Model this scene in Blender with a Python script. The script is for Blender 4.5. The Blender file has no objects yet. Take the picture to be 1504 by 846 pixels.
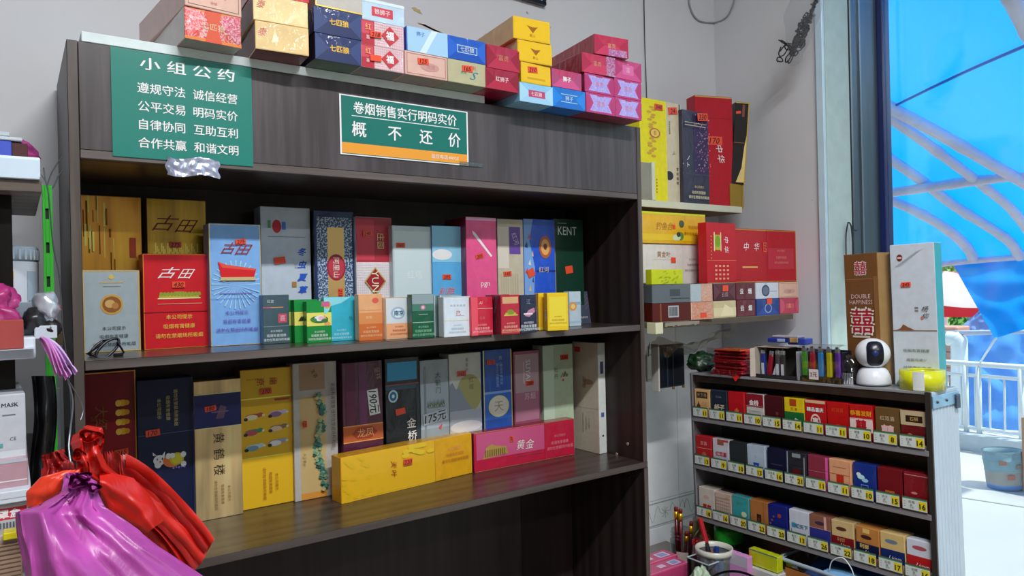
import bpy, math, random
from mathutils import Matrix, Vector, noise
random.seed(7)
SC = bpy.context.scene
COL = SC.collection
# ------------------------------------------------------------------ camera
FPX, CX, CY = 1048.0, 752.0, 423.0
YAW = math.atan(732 / 1048.0)
ROLL = math.radians(1.25)
cd = bpy.data.cameras.new('camera')
cam = bpy.data.objects.new('camera', cd)
COL.objects.link(cam)
cd.sensor_fit = 'HORIZONTAL'; cd.sensor_width = 36.0; cd.lens = 36.0 * FPX / 1504.0
cd.clip_start = 0.02; cd.clip_end = 200
cam.matrix_world = Matrix.Rotation(-YAW, 4, 'Z') @ Matrix.Rotation(math.pi / 2, 4, 'X') @ Matrix.Rotation(-ROLL, 4, 'Z')
SC.camera = cam
# ------------------------------------------------------------------ world, sun, lamps, exposure
SC.view_settings.view_transform = 'Standard'
SC.view_settings.look = 'None'
SC.view_settings.gamma = 1.0
SC.view_settings.use_curve_mapping = False
SC.view_settings.exposure = 0.0
SC.cycles.max_bounces = 8
SC.cycles.diffuse_bounces = 4
SC.cycles.glossy_bounces = 3
SC.cycles.transmission_bounces = 4
SC.cycles.transparent_max_bounces = 12
SC.cycles.caustics_reflective = False
SC.cycles.caustics_refractive = False
SC.cycles.sample_clamp_indirect = 4.0
W = bpy.data.worlds.new('sky'); SC.world = W; W.use_nodes = True
wn = W.node_tree; bgn = wn.nodes['Background']
st = wn.nodes.new('ShaderNodeTexSky'); st.sky_type = 'NISHITA'
st.sun_disc = False; st.sun_elevation = math.radians(62); st.sun_rotation = math.radians(60)
st.air_density = 1.3; st.dust_density = 2.5
wn.links.new(st.outputs[0], bgn.inputs[0]); bgn.inputs[1].default_value = 0.33
sl = bpy.data.lights.new('sun', 'SUN'); sl.energy = 7.0; sl.angle = math.radians(1.5); sl.color = (1.0, 0.95, 0.87)
so = bpy.data.objects.new('sun', sl); COL.objects.link(so)
so.rotation_euler = (math.radians(26), math.radians(14), 0)

def area(name, loc, rot, sx, sy, en, col):
    l = bpy.data.lights.new(name, 'AREA'); l.shape = 'RECTANGLE'; l.size = sx; l.size_y = sy
    l.energy = en; l.color = col
    o = bpy.data.objects.new(name, l); COL.objects.link(o)
    o.location = loc; o.rotation_euler = rot
    return o
# a ceiling tube lamp near the cabinet and an added fill lamp farther back (their housings are built with the ceiling)
LAMP_Z = 1.52
area('lamp_light', (0.45, -0.3, LAMP_Z - 0.045), (0, 0, 0), 1.15, 0.09, 60, (0.97, 0.98, 1.0))
area('lamp_light', (0.45, -1.8, LAMP_Z - 0.045), (0, 0, 0), 1.15, 0.09, 26, (0.97, 0.98, 1.0))  # unseen fill lamp, added for more frontal light on the shelves

# ------------------------------------------------------------------ photograph ray -> point on a plane of the room
def ray(px, py):
    u = (px - CX) / FPX; v = -(py - CY) / FPX
    c, s = math.cos(ROLL), math.sin(ROLL)
    a = c * u + s * v; b = -s * u + c * v
    fx, fy = math.sin(YAW), math.cos(YAW)
    return (fx + a * fy, fy - a * fx, b)
def onX(px, py, X): d = ray(px, py); t = X / d[0]; return Vector((X, d[1] * t, d[2] * t))
def onY(px, py, Y): d = ray(px, py); t = Y / d[1]; return Vector((d[0] * t, Y, d[2] * t))
def onZ(px, py, Z): d = ray(px, py); t = Z / d[2]; return Vector((d[0] * t, d[1] * t, Z))

# ------------------------------------------------------------------ materials
GAIN = 1.45
def lin(h, g=None):
    g = GAIN if g is None else g
    h = h.lstrip('#'); out = []
    for i in (0, 2, 4):
        c = int(h[i:i + 2], 16) / 255.0
        c = c / 12.92 if c < 0.04045 else ((c + 0.055) / 1.055) ** 2.4
        out.append(min(c * g, 0.9))
    return (*out, 1.0)
MATS = {}
def mat(h, kind='card', g=None):
    key = (h, kind, g)
    if key in MATS: return MATS[key]
    m = bpy.data.materials.new(kind + '_' + h.lstrip('#')); m.use_nodes = True
    nt = m.node_tree; b = nt.nodes['Principled BSDF']
    c = lin(h, g)
    b.inputs['Base Color'].default_value = c
    N, L = nt.nodes.new, nt.links.new
    def coords(sc=(1, 1, 1)):
        tc = N('ShaderNodeTexCoord'); mp = N('ShaderNodeMapping'); mp.inputs['Scale'].default_value = sc
        L(tc.outputs['Object'], mp.inputs[0]); return mp
    def nz(scale, sc=(1, 1, 1), det=3):
        n = N('ShaderNodeTexNoise'); n.inputs['Scale'].default_value = scale; n.inputs['Detail'].default_value = det
        L(coords(sc).outputs[0], n.inputs['Vector']); return n
    def vary(n, lo, hi):
        r = N('ShaderNodeMapRange'); r.inputs[3].default_value = lo; r.inputs[4].default_value = hi
        r.inputs[1].default_value = 0.3; r.inputs[2].default_value = 0.7
        L(n.outputs[0], r.inputs[0])
        x = N('ShaderNodeMix'); x.data_type = 'RGBA'; x.blend_type = 'MULTIPLY'; x.inputs[0].default_value = 1
        x.inputs[6].default_value = c; L(r.outputs[0], x.inputs[7]); L(x.outputs[2], b.inputs['Base Color'])
    def bump(n, s, dist=0.002, to='Normal'):
        bp = N('ShaderNodeBump'); bp.inputs['Strength'].default_value = s; bp.inputs['Distance'].default_value = dist
        L(n.outputs[0], bp.inputs['Height']); L(bp.outputs[0], b.inputs[to])
    if kind == 'card':
        b.inputs['Roughness'].default_value = 0.45; b.inputs['Specular IOR Level'].default_value = .3; b.inputs['Coat Weight'].default_value = 0.2; b.inputs['Coat Roughness'].default_value = 0.12
        vary(nz(60), 0.94, 1.05)
    elif kind == 'cello':
        b.inputs['Roughness'].default_value = 0.4; b.inputs['Specular IOR Level'].default_value = .3; b.inputs['Coat Weight'].default_value = .7; b.inputs['Coat Roughness'].default_value = 0.05
        n = nz(32, (1, 1, 0.6), 4); n.inputs['Distortion'].default_value = 1.2
        bump(n, 0.9, 0.008, 'Coat Normal'); vary(nz(40), 0.92, 1.06)
    elif kind == 'foil':
        b.inputs['Metallic'].default_value = 0.55; b.inputs['Roughness'].default_value = 0.3
        b.inputs['Coat Weight'].default_value = 0.5; b.inputs['Coat Roughness'].default_value = 0.1
        n = nz(9, (3, 3, 0.35)); vary(n, 0.75, 2.1); bump(n, 0.3, .004)  # bright and dark streaks put glints into the foil colour
    elif kind == 'holo':
        b.inputs['Metallic'].default_value = 0.3; b.inputs['Roughness'].default_value = 0.3; b.inputs['Coat Weight'].default_value = .8; b.inputs['Coat Roughness'].default_value = 0.05
        n = nz(150, (1, 1, 1), 5); n.inputs['Distortion'].default_value = 2
        r = N('ShaderNodeValToRGB'); r.color_ramp.elements[0].position = .46; r.color_ramp.elements[1].position = .6
        r.color_ramp.elements[0].color = c; r.color_ramp.elements[1].color = tuple(min(1, .45 * k + .38) for k in c[:3]) + (1,)
        L(n.outputs[0], r.inputs[0]); L(r.outputs[0], b.inputs['Base Color']); bump(nz(30), .5, .006, 'Coat Normal')
    elif kind == 'speckle':
        b.inputs['Roughness'].default_value = 0.3; b.inputs['Coat Weight'].default_value = 0.6
        n = nz(260, (1, 1, 1), 2)
        r = N('ShaderNodeValToRGB'); r.color_ramp.interpolation = 'CONSTANT'
        r.color_ramp.elements[0].color = c; r.color_ramp.elements[1].position = .52; r.color_ramp.elements[1].color = (.5, .62, .72, 1)
        L(n.outputs[0], r.inputs[0]); L(r.outputs[0], b.inputs['Base Color'])
    elif kind == 'print':
        b.inputs['Roughness'].default_value = 0.42; b.inputs['Specular IOR Level'].default_value = .35; b.inputs['Coat Weight'].default_value = 0.25; b.inputs['Coat Roughness'].default_value = .08
    elif kind == 'gold':
        b.inputs['Metallic'].default_value = 0.7; b.inputs['Roughness'].default_value = 0.35
    elif kind == 'matte':
        b.inputs['Roughness'].default_value = 0.75; vary(nz(25), 0.93, 1.05)
    elif kind == 'plastic':
        b.inputs['Roughness'].default_value = 0.28; vary(nz(18), 0.96, 1.04)
    elif kind == 'metal':
        b.inputs['Metallic'].default_value = 0.8; b.inputs['Roughness'].default_value = 0.38
        vary(nz(30, (1, 1, .1)), .85, 1.1)
    elif kind == 'bag':
        b.inputs['Roughness'].default_value = 0.42; b.inputs['Coat Weight'].default_value = .25; b.inputs['Coat Roughness'].default_value = .25
        n = nz(14, (1, 1, .35), 5); n.inputs['Distortion'].default_value = 1.0
        vary(n, .75, 1.2); bump(n, .6, .01)
        b.inputs['Subsurface Weight'].default_value = .0
    elif kind == 'clear':
        out = nt.nodes['Material Output']; tr = N('ShaderNodeBsdfTransparent'); gl = N('ShaderNodeBsdfGlossy')
        gl.inputs['Roughness'].default_value = .08
        tr.inputs[0].default_value = (*[min(1, .35 + .65 * k) for k in c[:3]], 1)
        fr = N('ShaderNodeLayerWeight'); fr.inputs[0].default_value = .3
        r = N('ShaderNodeMapRange'); r.inputs[3].default_value = .08; r.inputs[4].default_value = .6
        L(fr.outputs['Facing'], r.inputs[0])
        mx = N('ShaderNodeMixShader'); L(r.outputs[0], mx.inputs[0]); L(tr.outputs[0], mx.inputs[1]); L(gl.outputs[0], mx.inputs[2])
        L(mx.outputs[0], out.inputs[0])
    elif kind == 'film':        # thin translucent coloured plastic
        out = nt.nodes['Material Output']; tr = N('ShaderNodeBsdfTransparent')
        tr.inputs[0].default_value = (.9, .9, .9, 1)
        b.inputs['Roughness'].default_value = .15; b.inputs['Coat Weight'].default_value = .6
        n = nz(30, (1, 1, 1), 5); bump(n, .8, .01)
        mx = N('ShaderNodeMixShader'); mx.inputs[0].default_value = .45
        L(tr.outputs[0], mx.inputs[1]); L(b.outputs[0], mx.inputs[2]); L(mx.outputs[0], out.inputs[0])
    elif kind == 'haze':        # clear bag, slightly milky
        out = nt.nodes['Material Output']; tr = N('ShaderNodeBsdfTransparent')
        b.inputs['Roughness'].default_value = .2; bump(nz(40), .6, .01)
        mx = N('ShaderNodeMixShader'); mx.inputs[0].default_value = .2
        L(tr.outputs[0], mx.inputs[1]); L(b.outputs[0], mx.inputs[2]); L(mx.outputs[0], out.inputs[0])
    elif kind == 'tarp':
        out = nt.nodes['Material Output']; tl = N('ShaderNodeBsdfTranslucent'); tl.inputs[0].default_value = c
        b.inputs['Roughness'].default_value = .5
        n = nz(1.3, (1, 1, 1), 5); n.inputs['Distortion'].default_value = .6
        vary(n, .88, 1.1); bump(n, .5, .05)
        mx = N('ShaderNodeMixShader'); mx.inputs[0].default_value = .6
        L(b.outputs[0], mx.inputs[1]); L(tl.outputs[0], mx.inputs[2]); L(mx.outputs[0], out.inputs[0])
    MATS[key] = m
    return m

def wood(name, c1, c2, axis='Z', rough=.45, coat=.15):
    m = bpy.data.materials.new(name); m.use_nodes = True; nt = m.node_tree; b = nt.nodes['Principled BSDF']
    N, L = nt.nodes.new, nt.links.new
    tc = N('ShaderNodeTexCoord'); mp = N('ShaderNodeMapping')
    s = {'Z': (22, 22, 1.2), 'X': (1.2, 22, 22), 'Y': (22, 1.2, 22)}[axis]
    mp.inputs['Scale'].default_value = s; L(tc.outputs['Object'], mp.inputs[0])
    n = N('ShaderNodeTexNoise'); n.inputs['Scale'].default_value = 3; n.inputs['Detail'].default_value = 8; n.inputs['Distortion'].default_value = .4
    L(mp.outputs[0], n.inputs['Vector'])
    mp2 = N('ShaderNodeMapping'); s2 = tuple(k * .22 for k in s); mp2.inputs['Scale'].default_value = s2; L(tc.outputs['Object'], mp2.inputs[0])
    wv = N('ShaderNodeTexWave'); wv.wave_type = 'RINGS'; wv.inputs['Scale'].default_value = 1.6; wv.inputs['Distortion'].default_value = 5; wv.inputs['Detail'].default_value = 3
    L(mp2.outputs[0], wv.inputs['Vector'])
    ad = N('ShaderNodeMix'); ad.inputs[0].default_value = .3; L(n.outputs[0], ad.inputs[2]); L(wv.outputs['Fac'], ad.inputs[3])
    r = N('ShaderNodeValToRGB'); r.color_ramp.elements[0].position = .3; r.color_ramp.elements[1].position = .72
    r.color_ramp.elements[0].color = (*c1, 1); r.color_ramp.elements[1].color = (*c2, 1)
    L(ad.outputs[0], r.inputs[0]); L(r.outputs[0], b.inputs['Base Color'])
    b.inputs['Roughness'].default_value = rough; b.inputs['Specular IOR Level'].default_value = .3; b.inputs['Coat Weight'].default_value = coat; b.inputs['Coat Roughness'].default_value = .25
    bp = N('ShaderNodeBump'); bp.inputs['Strength'].default_value = .12; bp.inputs['Distance'].default_value = .001
    L(n.outputs[0], bp.inputs['Height']); L(bp.outputs[0], b.inputs['Normal'])
    return m

def paint(name, c, spots=True, rough=.7):
    m = bpy.data.materials.new(name); m.use_nodes = True; nt = m.node_tree; b = nt.nodes['Principled BSDF']
    N, L = nt.nodes.new, nt.links.new
    tc = N('ShaderNodeTexCoord'); n = N('ShaderNodeTexNoise'); n.inputs['Scale'].default_value = 2.2; n.inputs['Detail'].default_value = 6
    L(tc.outputs['Object'], n.inputs['Vector'])
    r = N('ShaderNodeValToRGB'); r.color_ramp.elements[0].position = .3; r.color_ramp.elements[1].position = .7
    r.color_ramp.elements[0].color = (*[k * .93 for k in c], 1); r.color_ramp.elements[1].color = (*c, 1)
    L(n.outputs[0], r.inputs[0])
    col = r.outputs[0]
    if spots:
        v = N('ShaderNodeTexNoise'); v.inputs['Scale'].default_value = 38; v.inputs['Detail'].default_value = 1; L(tc.outputs['Object'], v.inputs['Vector'])
        r2 = N('ShaderNodeValToRGB'); r2.color_ramp.elements[0].position = .79; r2.color_ramp.elements[1].position = .82
        r2.color_ramp.elements[0].color = (1, 1, 1, 1); r2.color_ramp.elements[1].color = (.5, .46, .42, 1)
        L(v.outputs[0], r2.inputs[0])
        x = N('ShaderNodeMix'); x.data_type = 'RGBA'; x.blend_type = 'MULTIPLY'; x.inputs[0].default_value = 1
        L(col, x.inputs[6]); L(r2.outputs[0], x.inputs[7]); col = x.outputs[2]
    L(col, b.inputs['Base Color']); b.inputs['Roughness'].default_value = rough
    n2 = N('ShaderNodeTexNoise'); n2.inputs['Scale'].default_value = 14; n2.inputs['Detail'].default_value = 5; L(tc.outputs['Object'], n2.inputs['Vector'])
    bp = N('ShaderNodeBump'); bp.inputs['Strength'].default_value = .12; bp.inputs['Distance'].default_value = .008
    L(n2.outputs[0], bp.inputs['Height']); L(bp.outputs[0], b.inputs['Normal'])
    return m

# ------------------------------------------------------------------ mesh builder
class MB:
    def __init__(s): s.v = []; s.f = []; s.fm = []; s.m = []; s.smooth = []
    def mi(s, m):
        if m not in s.m: s.m.append(m)
        return s.m.index(m)
    def add(s, vs, fs, m, M=None, smooth=False):
        o = len(s.v)
        for v in vs:
            v = Vector(v); s.v.append(tuple(M @ v if M else v))
        i = s.mi(m)
        for f in fs:
            s.f.append(tuple(o + k for k in f)); s.fm.append(i); s.smooth.append(smooth)
    def box(s, x0, y0, z0, x1, y1, z1, m, b=0.0008, M=None, fm=None):
        """bevelled box; fm maps face letters F B L R T D to materials"""
        b = min(b, (x1 - x0) * .3, (y1 - y0) * .3, (z1 - z0) * .3)
        X, Y, Z = (x0, x1), (y0, y1), (z0, z1); vs = []; idx = {}
        for i in (0, 1):
            for j in (0, 1):
                for k in (0, 1):
                    sx, sy, sz = (b, -b)[i], (b, -b)[j], (b, -b)[k]
                    for a in range(3):
                        idx[i, j, k, a] = len(vs)
                        vs.append((X[i] + (0 if a == 0 else sx), Y[j] + (0 if a == 1 else sy), Z[k] + (0 if a == 2 else sz)))
        F = []
        q = lambda a, fx, lab: F.append((tuple(idx[c + (a,)] for c in fx), lab))
        q(0, [(0, 0, 0), (0, 0, 1), (0, 1, 1), (0, 1, 0)], 'L'); q(0, [(1, 0, 0), (1, 1, 0), (1, 1, 1), (1, 0, 1)], 'R')
        q(1, [(0, 0, 0), (1, 0, 0), (1, 0, 1), (0, 0, 1)], 'F'); q(1, [(0, 1, 0), (0, 1, 1), (1, 1, 1), (1, 1, 0)], 'B')
        q(2, [(0, 0, 0), (0, 1, 0), (1, 1, 0), (1, 0, 0)], 'D'); q(2, [(0, 0, 1), (1, 0, 1), (1, 1, 1), (0, 1, 1)], 'T')
        if b > 0:
            for a, c in ((0, 1), (0, 2), (1, 2)):
                e = 3 - a - c
                for p in (0, 1):
                    for r in (0, 1):
                        def cor(t):
                            k = [0, 0, 0]; k[a] = p; k[c] = r; k[e] = t; return tuple(k)
                        F.append(((idx[cor(0) + (a,)], idx[cor(0) + (c,)], idx[cor(1) + (c,)], idx[cor(1) + (a,)]), 'E'))
            for i in (0, 1):
                for j in (0, 1):
                    for k in (0, 1):
                        F.append(((idx[i, j, k, 0], idx[i, j, k, 1], idx[i, j, k, 2]), 'E'))
        for f, lab in F:
            mm = (fm or {}).get(lab, m)
            o = 0
            s.f.append(tuple(len(s.v) + k for k in f)); s.fm.append(s.mi(mm)); s.smooth.append(False)
        for v in vs:
            v = Vector(v); s.v.append(tuple(M @ v if M else v))
        return s
    def tube(s, pts, r, m, n=8, smooth=True, caps=True):
        pts = [Vector(p) for p in pts]; rs = r if isinstance(r, (list, tuple)) else [r] * len(pts)
        vs = []; fs = []; up = Vector((0, 0, 1)); last = None
        for i, p in enumerate(pts):
            t = (pts[min(i + 1, len(pts) - 1)] - pts[max(i - 1, 0)]).normalized()
            a = last if last else (up if abs(t.z) < .9 else Vector((1, 0, 0)))
            a = (a - t * a.dot(t)).normalized(); bb = t.cross(a); last = a
            for k in range(n):
                w = 2 * math.pi * k / n; vs.append(p + (a * math.cos(w) + bb * math.sin(w)) * rs[i])
        for i in range(len(pts) - 1):
            for k in range(n):
                fs.append((i * n + k, i * n + (k + 1) % n, (i + 1) * n + (k + 1) % n, (i + 1) * n + k))
        if caps: fs.append(tuple(range(n - 1, -1, -1))); fs.append(tuple((len(pts) - 1) * n + k for k in range(n)))
        s.add(vs, fs, m, None, smooth); return s
    def lathe(s, prof, m, n=24, M=None, caps=True, a0=0, a1=2 * math.pi):
        full = abs(a1 - a0 - 2 * math.pi) < 1e-6; c = n if full else n + 1
        vs = []; fs = []
        for r, z in prof:
            for k in range(c):
                w = a0 + (a1 - a0) * k / n; vs.append((r * math.cos(w), r * math.sin(w), z))
        for i in range(len(prof) - 1):
            for k in range(n):
                k2 = (k + 1) % c
                fs.append((i * c + k, i * c + k2, (i + 1) * c + k2, (i + 1) * c + k))
        if caps and full: fs.append(tuple(range(n - 1, -1, -1))); fs.append(tuple((len(prof) - 1) * c + k for k in range(n)))
        s.add(vs, fs, m, M, True); return s
    def grid(s, fn, nu, nv, m, smooth=True, M=None):
        vs = [fn(i / nu, j / nv) for j in range(nv + 1) for i in range(nu + 1)]
        fs = [(j * (nu + 1) + i, j * (nu + 1) + i + 1, (j + 1) * (nu + 1) + i + 1, (j + 1) * (nu + 1) + i) for j in range(nv) for i in range(nu)]
        s.add(vs, fs, m, M, smooth); return s
    def build(s, name, parent=None, M=None):
        me = bpy.data.meshes.new(name); me.from_pydata(s.v, [], s.f)
        for m in s.m: me.materials.append(m)
        me.polygons.foreach_set('material_index', s.fm); me.polygons.foreach_set('use_smooth', s.smooth)
        me.update()
        o = bpy.data.objects.new(name, me); COL.objects.link(o)
        if parent: o.parent = parent
        if M is not None: o.matrix_local = M
        return o

def tag(o, label, cat, group=None):
    o['label'] = label; o['category'] = cat
    if group: o['group'] = group
    return o
def struct(o): o['kind'] = 'structure'; return o
def empty(name, M=None, loc=None):
    o = bpy.data.objects.new(name, None); COL.objects.link(o); o.empty_display_size = .02
    if M is not None: o.matrix_local = M
    if loc is not None: o.location = loc
    return o

# ------------------------------------------------------------------ lettering (cached flat glyph runs)
TXT = {}
def glyphs(t, bold):
    copies = [(0, 0)] if bold <= .013 else [(0, 0), (bold * .8, bold * .5), (-bold * .8, -bold * .5)] if bold < .03 else [(0, 0), (bold, bold * .4), (-bold, -bold * .4), (bold * .4, -bold), (-bold * .4, bold)]
    k = (t, bold)
    if k in TXT: return TXT[k]
    c = bpy.data.curves.new('t', 'FONT'); c.body = t; c.size = 1; c.resolution_u = 1 if len(t) > 6 else 2
    c.align_x = 'CENTER'; c.fill_mode = 'FRONT'
    o = bpy.data.objects.new('t', c); COL.objects.link(o)
    dg = bpy.context.evaluated_depsgraph_get()
    me = bpy.data.meshes.new_from_object(o.evaluated_get(dg))
    vs = [tuple(v.co) for v in me.vertices]; fs = [tuple(p.vertices) for p in me.polygons]
    bpy.data.objects.remove(o); bpy.data.curves.remove(c); bpy.data.meshes.remove(me)
    if vs:
        x0 = min(v[0] for v in vs); x1 = max(v[0] for v in vs)
        vs = [(v[0] - (x0 + x1) / 2, v[1] - .36, 0) for v in vs]
        n = len(vs); fs = [tuple(i + n * q for i in f) for q in range(len(copies)) for f in fs]
        vs = [(x + dx, y + dy, 4e-5 * q) for q, (dx, dy) in enumerate(copies) for x, y, _z in vs]
    TXT[k] = (vs, fs); return TXT[k]

# face decorations: positions are fractions of the face, text size a fraction of the face height
def R(u0, v0, u1, v1, c, k='print'): return ('r', u0, v0, u1, v1, c, k)
def El(cx, cy, rx, ry, c, k='print'): return ('e', cx, cy, rx, ry, c, k)
def P(pts, c, k='print'): return ('p', pts, c, k)
def T(t, cx, cy, s, c, rot=0, sx=1.0, bold=.012, sh=0.0, k='print'): return ('t', t, cx, cy, s, c, rot, sx, bold, sh, k)
def S(cx, cy, t='', w=.26, rot=0, asp=.5, c='ff4528'): return ('s', cx, cy, t, w, rot, asp, c)
def Vt(t, cx, cy, s, c, step=1.15, **k):   # characters stacked downwards
    n = len(t); return [T(ch, cx, cy + ((n - 1) / 2 - i) * s * step, s, c, **k) for i, ch in enumerate(t)]
W3 = ('本公司提示', '吸烟有害健康', '请勿在禁烟场所吸烟')
def WARN(cx, cy, s, c, rot=0, step=1.9, asp=1.0):
    out = []
    for i, t in enumerate(W3):
        d = (1 - i) * s * step
        if rot == 0: out.append(T(t, cx, cy + d, s, c))
        else:  # lines run downwards; shift across the face (asp = height / width)
            out.append(T(t, cx + (d if rot < 0 else -d) * asp, cy, s, c, rot))
    return out
def flat(d):
    o = []
    for x in d:
        if isinstance(x, list): o += flat(x)
        else: o.append(x)
    return o

FACES = {  # face -> (origin, u axis, v axis, normal) as functions of w, d, h
    'F': lambda w, d, h: ((0, 0, 0), (1, 0, 0), (0, 0, 1), (0, -1, 0), w, h),
    'R': lambda w, d, h: ((w, 0, 0), (0, 1, 0), (0, 0, 1), (1, 0, 0), d, h),
    'L': lambda w, d, h: ((0, d, 0), (0, -1, 0), (0, 0, 1), (-1, 0, 0), d, h),
    'T': lambda w, d, h: ((0, 0, h), (1, 0, 0), (0, 1, 0), (0, 0, 1), w, d),
}
def decorate(root, w, d, h, face, deco):
    O, U, V, Nn, fw, fh = FACES[face](w, d, h)
    O, U, V, Nn = Vector(O), Vector(U), Vector(V), Vector(Nn)
    pr = MB(); tx = MB(); lay = 0.00025
    def pt(u, v, z):
        u = min(max(u, .004), .996); v = min(max(v, .004), .996)
        return O + U * (u * fw) + V * (v * fh) + Nn * z
    for q in flat(deco):
        kd = q[0]
        if kd == 'r':
            lay += .00006; _, u0, v0, u1, v1, c, k = q
            pr.add([pt(u0, v0, lay), pt(u1, v0, lay), pt(u1, v1, lay), pt(u0, v1, lay)], [(0, 1, 2, 3)], mat(c, k))
        elif kd == 'e':
            lay += .00006; _, cx, cy, rx, ry, c, k = q
            n = 20; pr.add([pt(cx + rx * math.cos(6.2832 * i / n), cy + ry * math.sin(6.2832 * i / n), lay) for i in range(n)], [tuple(range(n))], mat(c, k))
        elif kd == 'p':
            lay += .00006; pr.add([pt(a, b, lay) for a, b in q[1]], [tuple(range(len(q[1])))], mat(q[2], q[3]))
        elif kd == 't':
            _, t, cx, cy, s, c, rot, sx, bold, sh, k = q
            vs, fs = glyphs(t, bold)
            a = math.radians(rot); ca, sa = math.cos(a), math.sin(a); z = lay + .0002; sz = s * fh; out = []
            for x, y, _z in vs:
                x = (x + sh * y) * sx
                X = (x * ca - y * sa) * sz; Y = (x * sa + y * ca) * sz
                out.append(O + U * (cx * fw + X) + V * (cy * fh + Y) + Nn * (z + _z))
            tx.add(out, fs, mat(c, k)); lay += .0003 if bold > .025 else .00006
        elif kd == 's':
            _, cx, cy, t, sw, rot, asp, c = q
            st_ = MB(); ww = sw * fw; hh = ww * asp
            a = math.radians(rot); ca, sa = math.cos(a), math.sin(a)
            def loc(x, y, z): return O + U * (cx * fw + x * ca - y * sa) + V * (cy * fh + x * sa + y * ca) + Nn * z
            z0, z1 = .0005 + lay, .0011 + lay
            vs = [loc(x, y, z) for z in (z0, z1) for x, y in ((-ww / 2, -hh / 2), (ww / 2, -hh / 2), (ww / 2, hh / 2), (-ww / 2, hh / 2))]
            st_.add(vs, [(4, 5, 6, 7), (0, 1, 5, 4), (1, 2, 6, 5), (2, 3, 7, 6), (3, 0, 4, 7)], mat(c, 'print'))
            so_ = st_.build('price_sticker', root)
            if t:
                vs, fs = glyphs(t, .02); l = MB(); k = hh * 1.0
                fit = min(1.0, ww * .88 / max(1e-6, (max(v[0] for v in vs) - min(v[0] for v in vs)) * k))
                l.add([loc((x + .2 * y) * k * fit, y * k, z1 + .0002 + _z) for x, y, _z in vs], fs, mat('1a1012', 'print'))
                l.build('handwritten_price', so_)
    if pr.v: pr.build('printed_design', root)
    if tx.v: tx.build('lettering', root)

def pack(name, M, w, d, h, col, label, cat, group, deco=None, kind='cello', side=None, faces=None, fcol=None, b=.0009, seam=None):
    """a carton or pack standing with its front-left-bottom corner at the origin of M, front towards -y"""
    m = mat(col, kind); fm = {}
    if side: fm = {'L': mat(side, kind), 'R': mat(side, kind), 'T': mat(side, kind), 'D': mat(side, kind)}
    for k, v in (fcol or {}).items(): fm[k] = mat(v[0], v[1]) if isinstance(v, tuple) else mat(v, kind)
    mb = MB(); mb.box(0, 0, 0, w, d, h, m, b, fm=fm)
    o = mb.build(name, None, M); tag(o, label, cat, group)
    if seam:   # raised edge of the flip lid
        s_ = MB(); s_.box(-.0004, -.0004, h * seam, w + .0004, d + .0004, h * seam + .0006, m, 0.0001); s_.build('lid_edge', o)
    if deco: decorate(o, w, d, h, 'F', deco)
    for f, dd in (faces or {}).items(): decorate(o, w, d, h, f, dd)
    return o
def TR(x, y, z, yaw=0, lean=0, roll=0):
    return Matrix.Translation((x, y, z)) @ Matrix.Rotation(math.radians(yaw), 4, 'Z') @ Matrix.Rotation(math.radians(lean), 4, 'X') @ Matrix.Rotation(math.radians(roll), 4, 'Y')
# ================================================================== THE SETTING
WY, WX = 1.61, 2.00          # back wall, right wall
ZF, ZC = -1.50, 1.60         # floor, ceiling (the camera is the origin)
JY = 1.209                   # window jamb
m_wall = paint('wall_paint', (.70, .71, .735))
def slab(name, x0, y0, z0, x1, y1, z1, m, b=0):
    return struct(MB().box(x0, y0, z0, x1, y1, z1, m, b).build(name))
wb = slab('wall_back', -1.7, WY, ZF, WX + .42, WY + .15, ZC, m_wall)
wr = slab('wall_right', WX, JY, ZF, WX + .13, WY, ZC, paint('wall_paint_right', (.70, .71, .735)))
slab('wall_left', -1.85, -2.6, ZF, -1.7, WY + .15, ZC, paint('wall_left_paint', (.34, .33, .32), False))
slab('ceiling', -1.85, -2.6, ZC, WX + .42, WY + .15, ZC + .12, paint('ceiling_paint', (.55, .55, .55), False))
slab('wall_front', -1.7, -2.75, ZF, WX + .33, -2.6, ZC, paint('wall_front_paint', (.22, .20, .19), False))  # unseen; closed and darkened to cut bright reflections in the cartons
# floor tiles
fl = slab('floor', -1.85, -2.75, ZF - .1, WX + .33, WY + .15, ZF - .008, mat('8a8680', 'matte'))
tm = mat('8c8478', 'plastic')
tile_me = MB().box(.003, .003, 0, .597, .597, .008, tm, .001)
t0 = None
for i in range(7):
    for j in range(7):
        if t0 is None: t0 = tile_me.build('floor_tile', fl); o = t0
        else: o = t0.copy(); COL.objects.link(o)
        o.parent = fl; o.location = (-1.85 + i * .6, -2.7 + j * .6, ZF - .008)
# jamb: light blue edge trim, plaster reveal, aluminium door frame
a = onX(1204, 250, WX)
struct(MB().box(WX - .012, JY - .004, ZF, WX, a.y, ZC, mat('a9c1d2', 'plastic'), .002).build('trim_1'))
struct(MB().box(WX + .001, JY - .006, ZF, WX + .127, JY, ZC, mat('a3b4b0', 'matte'), .001).build('trim_2'))
fr = MB()
fr.box(WX + .13, JY - .012, ZF, WX + .285, JY + .05, ZC, mat('67757f', 'metal', .9), .003)
fr.box(WX + .17, JY - .018, ZF, WX + .178, JY - .010, ZC, mat('7f8d96', 'metal', .9), .001)
fr.box(WX + .285, JY - .03, ZF, WX + .330, JY + .05, ZC, mat('2a3a78', 'plastic', .8), .003)
df = struct(fr.build('door_1'))
MB().box(WX + .131, JY + .05, ZF, WX + .33, WY, ZC, mat('9aa0a2', 'matte'), 0).build('frame_packing', df)
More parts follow.
